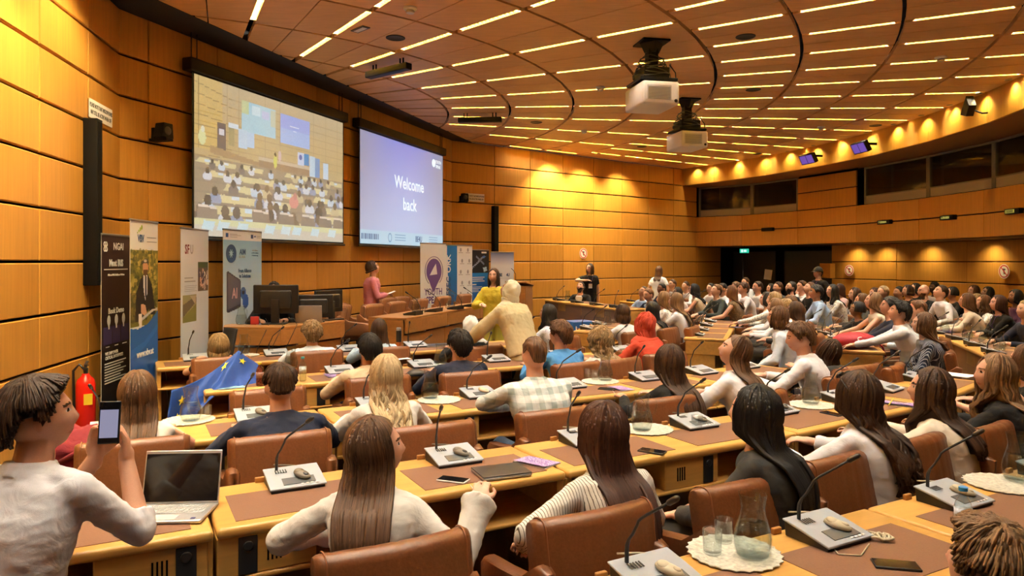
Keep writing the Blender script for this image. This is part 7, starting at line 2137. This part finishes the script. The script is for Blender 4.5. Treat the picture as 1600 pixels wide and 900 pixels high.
for P, d, n, x, y0, y1, lab in ((LW0, LWd, LWn, 145, 186, 446, 'long black loudspeaker column on the near side wall'), (FW0, FWd, FWn, 773.5, 322, 393, 'long black loudspeaker column on the far wall')):
    M0, M1 = wall_frame(P, d, n, x, y0, .11), wall_frame(P, d, n, x, y1, .11)
    hgt = M0[2][3] - M1[2][3]
    M_ = M0.copy(); M_[2][3] = (M0[2][3] + M1[2][3]) / 2
    e = mounted('column_loudspeaker', M_, lab, 'loudspeaker')
    m = MB(); m.rbox((0, 0, 0), (.13, hgt, .13), .008); m.build('cabinet', [SPB], e, angle=40)
    m = MB(); m.box((0, 0, .066), (.10, hgt - .06, .004)); m.build('grille', [plain('grille_black', (.007, .007, .008), .9, spec=.1, bump=.5, bscale=300)], e)
    m = MB(); m.box((0, hgt * .4, -.08), (.05, .08, .05)); m.box((0, -hgt * .4, -.08), (.05, .08, .05)); m.build('wall_bracket', [SPB], e)
for P, d, n, x, y, sgn, lab in ((SW0, SWd, SWn, 241, 206, 1, 'small black loudspeaker on a bracket beside the large screen'), (FW0, FWd, FWn, 720, 309, 1, 'small black camera on a bracket near the far screen')):
    M_ = wall_frame(P, d, n, x, y, .09)
    e = mounted('bracket_speaker', M_, lab, 'loudspeaker')
    m = MB(); m.box((0, -.10, .10), (.10, .035, .26)); m.box((-.02, -.03, .02), (.05, .14, .04)); m.build('bracket', [SPB], e, bevel=.004)
    m = MB(); m.loft([[(x_, y_, z_) for x_, y_ in ((-.09 * k_, -.08), (.09 * k_, -.08), (.075 * k_, .09), (-.055 * k_, .09))] for z_, k_ in ((.06, .8), (.20, 1.0))]); m.build('cabinet', [SPB], e, bevel=.008)
    m = MB(); m.ball((.0, .0, .20), (.05, .05, .012), 14, 8); m.build('cone', [plain('cone_grey', (.03, .03, .032), .5)], e, True)
def no_sign(P, d, n, x, y, lab, r_=.125, M_=None):
    M_ = M_ or wall_frame(P, d, n, x, y, .052)
    e = mounted('prohibition_sign', M_, lab, 'sign')
    m = MB(); m.lathe([(0, 0), (r_ * 1.12, 0), (r_ * 1.12, .004), (0, .004)], 32); m.build('disc', [PAPER], e, angle=40)
    m = MB(); m.lathe([(r_ * .82, .004), (r_, .004), (r_, .006), (r_ * .82, .006)], 32, close=True); m.box((0, 0, .005), (r_ * 1.75, r_ * .16, .003), 0, Matrix.Rotation(-.8, 3, 'Z')); m.build('red_ring', [plain('sign_red', (.5, .02, .02), .5)], e, angle=40)
    m = MB(); m.box((0, 0, .0045), (r_ * .30, r_ * .9, .002), 0, Matrix.Rotation(.25, 3, 'Z')); m.box((0, r_ * .3, .0045), (r_ * .6, r_ * .22, .002)); m.build('pictogram', [LD], e)
no_sign(FW0, FWd, FWn, 911.5, 396, 'round prohibition sign on the yellow lit far wall')
def arc_frame(x, y, R, off):
    a = on_circle(x, R - off); q = polar(R - off, a); u = -dirv(a); d = Vector((-u.y, u.x)); 
    if d.dot(Vector((1, -.3))) < 0: d = -d
    n = u; Z = HC - (y - HOR) * q.y / F
    return Matrix(((d.x, 0, n.x, q.x), (d.y, 0, n.y, q.y), (0, 1, 0, Z), (0, 0, 0, 1)))
no_sign(None, None, None, 0, 0, 'round prohibition sign on the rear wall by the black doorway', .13, arc_frame(1327, 422.5, RW, .15))
no_sign(None, None, None, 0, 0, 'round prohibition sign on the rear wall near the edge', .13, arc_frame(1569, 424, RW, .15))
for x, y, txt, lab, hl in ((1200, 358.5, '', 'blank black booth sign bar under the first booth window', 0), (1383, 347, '7 GERMAN', 'black booth sign bar reading GERMAN in yellow', 1), (1482, 340, '6 SPANISH', 'black booth sign bar reading SPANISH in yellow', 1), (1585, 330, 'ENGINEER', 'black booth sign bar reading ENGINEER on a lit plate', 1)):
    e = mounted('booth_sign', arc_frame(x, y, RB, .10), lab, 'sign')
    m = MB(); m.rbox((0, 0, .0), (.40, .095, .10), .008); m.build('sign_box', [SPB], e, angle=40)
    if txt == 'ENGINEER': m = MB(); m.box((-.05, 0, .051), (.24, .06, .003)); m.build('lit_plate', [emit('sign_lit', (.9, .75, .12), .5 / EX)], e)
    if txt: text_mesh(txt, .066, e, 'sign_lettering', emit('sign_yellow', (.95, .82, .18), .55 / EX) if txt != 'ENGINEER' else LD, Matrix.Translation((-.03 if txt != 'ENGINEER' else -.05, -.003, .0535)), depth=.001, bold=.0015, xs=.78 if txt != 'ENGINEER' else .62)
e = mounted('wall_clock', arc_frame(1292.5, 366, RB, .045), 'wall clock of twelve strokes and two hands set on the balcony panel', 'clock')
for q in range(12):
    m = MB(); m.box((0, .19, .004), (.018, .075, .008)); o = m.build('hour_mark', [SPB], e); o.rotation_euler = (0, 0, q * pi / 6)
m = MB(); m.box((-.06, 0, .012), (.17, .020, .006)); m.build('hour_hand', [SPB], e); m = MB(); m.box((.06, .002, .018), (.24, .014, .005)); m.build('minute_hand', [SPB], e)
e = mounted('exit_sign', arc_frame(1163, 392, RB, .0), 'green lit exit sign hanging under the balcony', 'sign')
m = MB(); m.rbox((0, 0, 0), (.30, .12, .05), .008); m.build('sign_case', [emit('exit_green', (.03, .62, .40), 1.0 / EX)], e, angle=40)
m = MB(); m.box((.05, 0, .027), (.10, .06, .003)); m.box((-.06, 0, .027), (.07, .08, .003)); m.build('pictogram', [emit('exit_white', (.6, .95, .85), 1.2 / EX)], e)
m = MB(); m.box((0, .10, 0), (.02, .10, .02)); m.build('hanger', [SPB], e)
pv = polar(RB + .9, on_circle(1200, RB + .9)); Yp = pv.y
e = empty('notice_sheet', (pv.x, pv.y, HC - (429 - HOR) * Yp / F), math.radians(-20), 'white notice sheet hanging on the black vestibule door', 'paper')
m = MB(); m.box((0, 0, 0), (.21, .004, .297), 0, Matrix.Rotation(.12, 3, 'Y')); m.build('sheet', [PAPER], e)
e = mounted('cabinet_door', arc_frame(1291, 423, RW - .30, .0), 'small wooden cabinet door projecting beside the black doorway', 'cabinet')
m = MB(); m.rbox((.0, 0, -.04), (.36, .40, .18), .006); m.build('cabinet_body', [WALL], e, angle=40); m = MB(); m.ball((-.14, .0, .06), .012, 8, 6); m.build('knob', [STEEL], e)
# stage lamps and antenna on the fascia
for x, y, lab in ((1263, 248, 'black fixture with two violet panels on the fascia, the farther one'), (1345, 230, 'black fixture with two violet panels on the fascia, the nearer one')):
    e = mounted('infrared_radiator', arc_frame(x, y, RF, .32), lab, 'radiator panel')
    R_ = Matrix.Rotation(math.radians(28), 3, 'X')
    m = MB(); m.rbox((0, 0, 0), (.48, .24, .10), .01, 0, R_); m.build('case', [SPB], e, angle=40)
    for sx in (-1, 1): m = MB(); m.box(R_ @ Vector((sx * .11, 0, .052)), (.20, .20, .004), 0, R_); m.build('panel', [emit('violet_panel', (.20, .10, .55), .75 / EX)], e)
    m = MB(); m.box((.22, .04, -.10), (.04, .05, .22)); m.build('bracket', [SPB], e)
e = mounted('fascia_loudspeaker', arc_frame(1518, 167, RF, .18), 'black tapered antenna box on a bracket on the fascia', 'antenna')
m = MB(); m.loft([[(x_, y_, z_) for x_, y_ in ((-.17, -.10), (.02, -.16), (.12, .0), (.02, .18))] for z_ in (-.02, .10)]); m.build('case', [SPB], e, bevel=.006)
m = MB(); m.tube([(.05, -.06, 0), (.16, -.14, -.08), (.18, -.14, -.16)], .014, 6); m.build('bracket', [SPB], e, True)

# ================================================================ under the ceiling
def projector(mx, my, yb, yt, lab):
    q = at(mx, my, CZ)
    e = empty('ceiling_projector', (q.x, q.y, 0), math.radians(12), lab, 'projector')
    zb, zt = HC - (yb - HOR) * q.y / F, HC - (yt - HOR) * q.y / F
    W_ = .48
    m = MB(); m.rbox((0, 0, (zb + zt) / 2), (W_, .62, zt - zb - .02), .03); m.build('projector_body', [plain('projector_white', (.72, .72, .69), .4)], e, angle=40)
    m = MB(); m.box((-.03, -.312, (zb + zt) / 2 + .0), (W_ * .66, .006, (zt - zb) * .58)); gv = m.build('vent_frame', [plain('vent_grey', (.50, .50, .48), .5)], e)
    m = MB()
    for i in range(9): m.box((-.03, -.316, zb + (zt - zb) * (.25 + .056 * i)), (W_ * .60, .004, .007))
    m.build('vent_slats', [plain('vent_dark', (.16, .16, .16), .5)], gv)
    m = MB(); m.ball((.19, -.31, zb + .06), (.022, .012, .022), 10, 8); m.build('indicator', [CHARC], e, True)
    m = MB(); m.box((0, 0, CZ - .012), (.36, .36, .02)); m.lathe([(.16, CZ - .02), (.10, CZ - .14)], 4, (0, 0, 0)); m.build('ceiling_plate', [SPB], e)
    m = MB(); m.box((0, 0, (CZ + zt) / 2 + .1), (.13, .13, CZ - zt - .25)); m.build('suspension_post', [SPB], e, bevel=.004)
    m = MB(); m.box((0, 0, zt + .03), (W_ * 1.02, .50, .035)); m.box((0, 0, zt + .13), (.34, .34, .14)); m.build('mounting_frame', [SPB], e, bevel=.004)
    r = np.random.RandomState(int(mx))
    m = MB()
    for i in range(9):
        z = zt + .10 + .03 * i; rad = .24 - .012 * i
        m.tube([(rad * math.cos(t_ * .5 + i), rad * math.sin(t_ * .5 + i), z + .02 * math.sin(t_ * 1.3 + i)) for t_ in range(14)], .007, 5)
    m.build('coiled_cables', [plain('cable_dark', (.02, .02, .02), .5)], e, True)
    m = MB()
    m.tube([(.2, -.1, zt + .25), (.27, -.12, zt + .15), (.28, -.14, zt - .05), (.25, -.2, zb + .1)], .008, 6); m.tube([(-.05, 0, CZ - .1), (.10, .03, CZ - .2), (.09, .0, zt + .35)], .01, 6)
    m.build('hanging_cable', [MATS['cable_dark']], e, True)
    m = MB(); m.tube([(.2, -.05, zt + .05), (.235, -.05, zt + .28)], .010, 6); m.build('steel_arm', [STEEL], e, True)
projector(1018, 66, 172, 134, 'white projector hanging from the ceiling, the nearer of two')
projector(1073, 156, 235, 208, 'white projector hanging from the ceiling, the farther of two')
for (x0, y0), (x1, y1), lab in (((575, 104), (639, 88), 'black bar camera hung from the ceiling before the screens, the nearer of two'), ((716, 177), (784, 176), 'black bar camera hung from the ceiling before the far corner')):
    a, b_ = at(x0, y0, CZ), at(x1, y1, CZ); c = (a + b_) / 2; d = b_ - a
    e = empty('ceiling_bar', (c.x, c.y, CZ), math.atan2(d.y, d.x), lab, 'camera bar')
    L = d.length
    m = MB(); m.rbox((0, 0, -.13), (L, .12, .09), .01); m.build('bar', [SPB], e, angle=40)
    for sx in (-1, 1):
        for q in (-.03, .03): m = MB(); m.tube([(sx * L * .33 + q, 0, -.1), (sx * L * .33 + q, 0, .0)], .012, 6); m.build('hanger_rod', [SPB], e, True)
for x, y, kind, lab in ((641, 12, 'd', 'white smoke detector at the top of the ceiling before the screens'), (938, 136, 'd', 'white smoke detector left of the nearer projector'), (913, 204, 'd', 'white smoke detector above the far wall'), (1470, 89, 'd', 'white smoke detector on the ceiling near the fascia'), (1283, 198, 'd', 'white smoke detector above the first booth window'),
                        (618, 59, 's', 'dark round ceiling loudspeaker near the double strip lights'), (1165, 57, 's', 'dark round ceiling loudspeaker right of the nearer projector'), (1177, 140, 's', 'dark round ceiling loudspeaker right of the farther projector'), (838, 191, 's', 'dark round ceiling loudspeaker above the far corner'), (1003, 229, 's', 'dark round ceiling loudspeaker low over the far wall'), (1368, 196, 's', 'dark round ceiling loudspeaker close to the fascia'), (1184, 240, 's', 'dark round ceiling loudspeaker above the dark vestibule')):
    q = at(x, y, CZ)
    e = empty('smoke_detector' if kind == 'd' else 'ceiling_speaker', (q.x, q.y, CZ), 0, lab, 'smoke detector' if kind == 'd' else 'loudspeaker')
    m = MB()
    if kind == 'd':
        m.lathe([(0, .0), (.075, 0), (.075, -.02), (.06, -.03), (0, -.03)], 24); m.build('detector_base', [WHITEP], e, angle=40)
        m = MB(); m.lathe([(0, -.03), (.04, -.03), (.05, -.042), (.045, -.06), (0, -.062)], 20); m.build('detector_head', [plain('detector_grey', (.55, .55, .53), .4)], e, angle=40)
    else:
        m.lathe([(.0, -.002), (.10, -.002), (.11, -.010), (.12, -.006), (.12, 0.0), (0, .0)], 28); m.build('speaker_grille', [plain('ceiling_speaker_dark', (.018, .014, .012), .6)], e, angle=40)
q = at(563, 45, CZ); e = empty('emergency_light', (q.x, q.y, CZ), math.radians(-45), 'small oblong emergency light in the ceiling between the strip lights', 'light')
m = MB(); m.rbox((0, 0, -.006), (.26, .11, .014), .004); m.build('frame', [CHARC], e, angle=40); m = MB(); m.box((0, 0, -.014), (.20, .06, .004)); m.build('diffuser', [plain('diffuser_white', (.7, .7, .7), .3)], e)
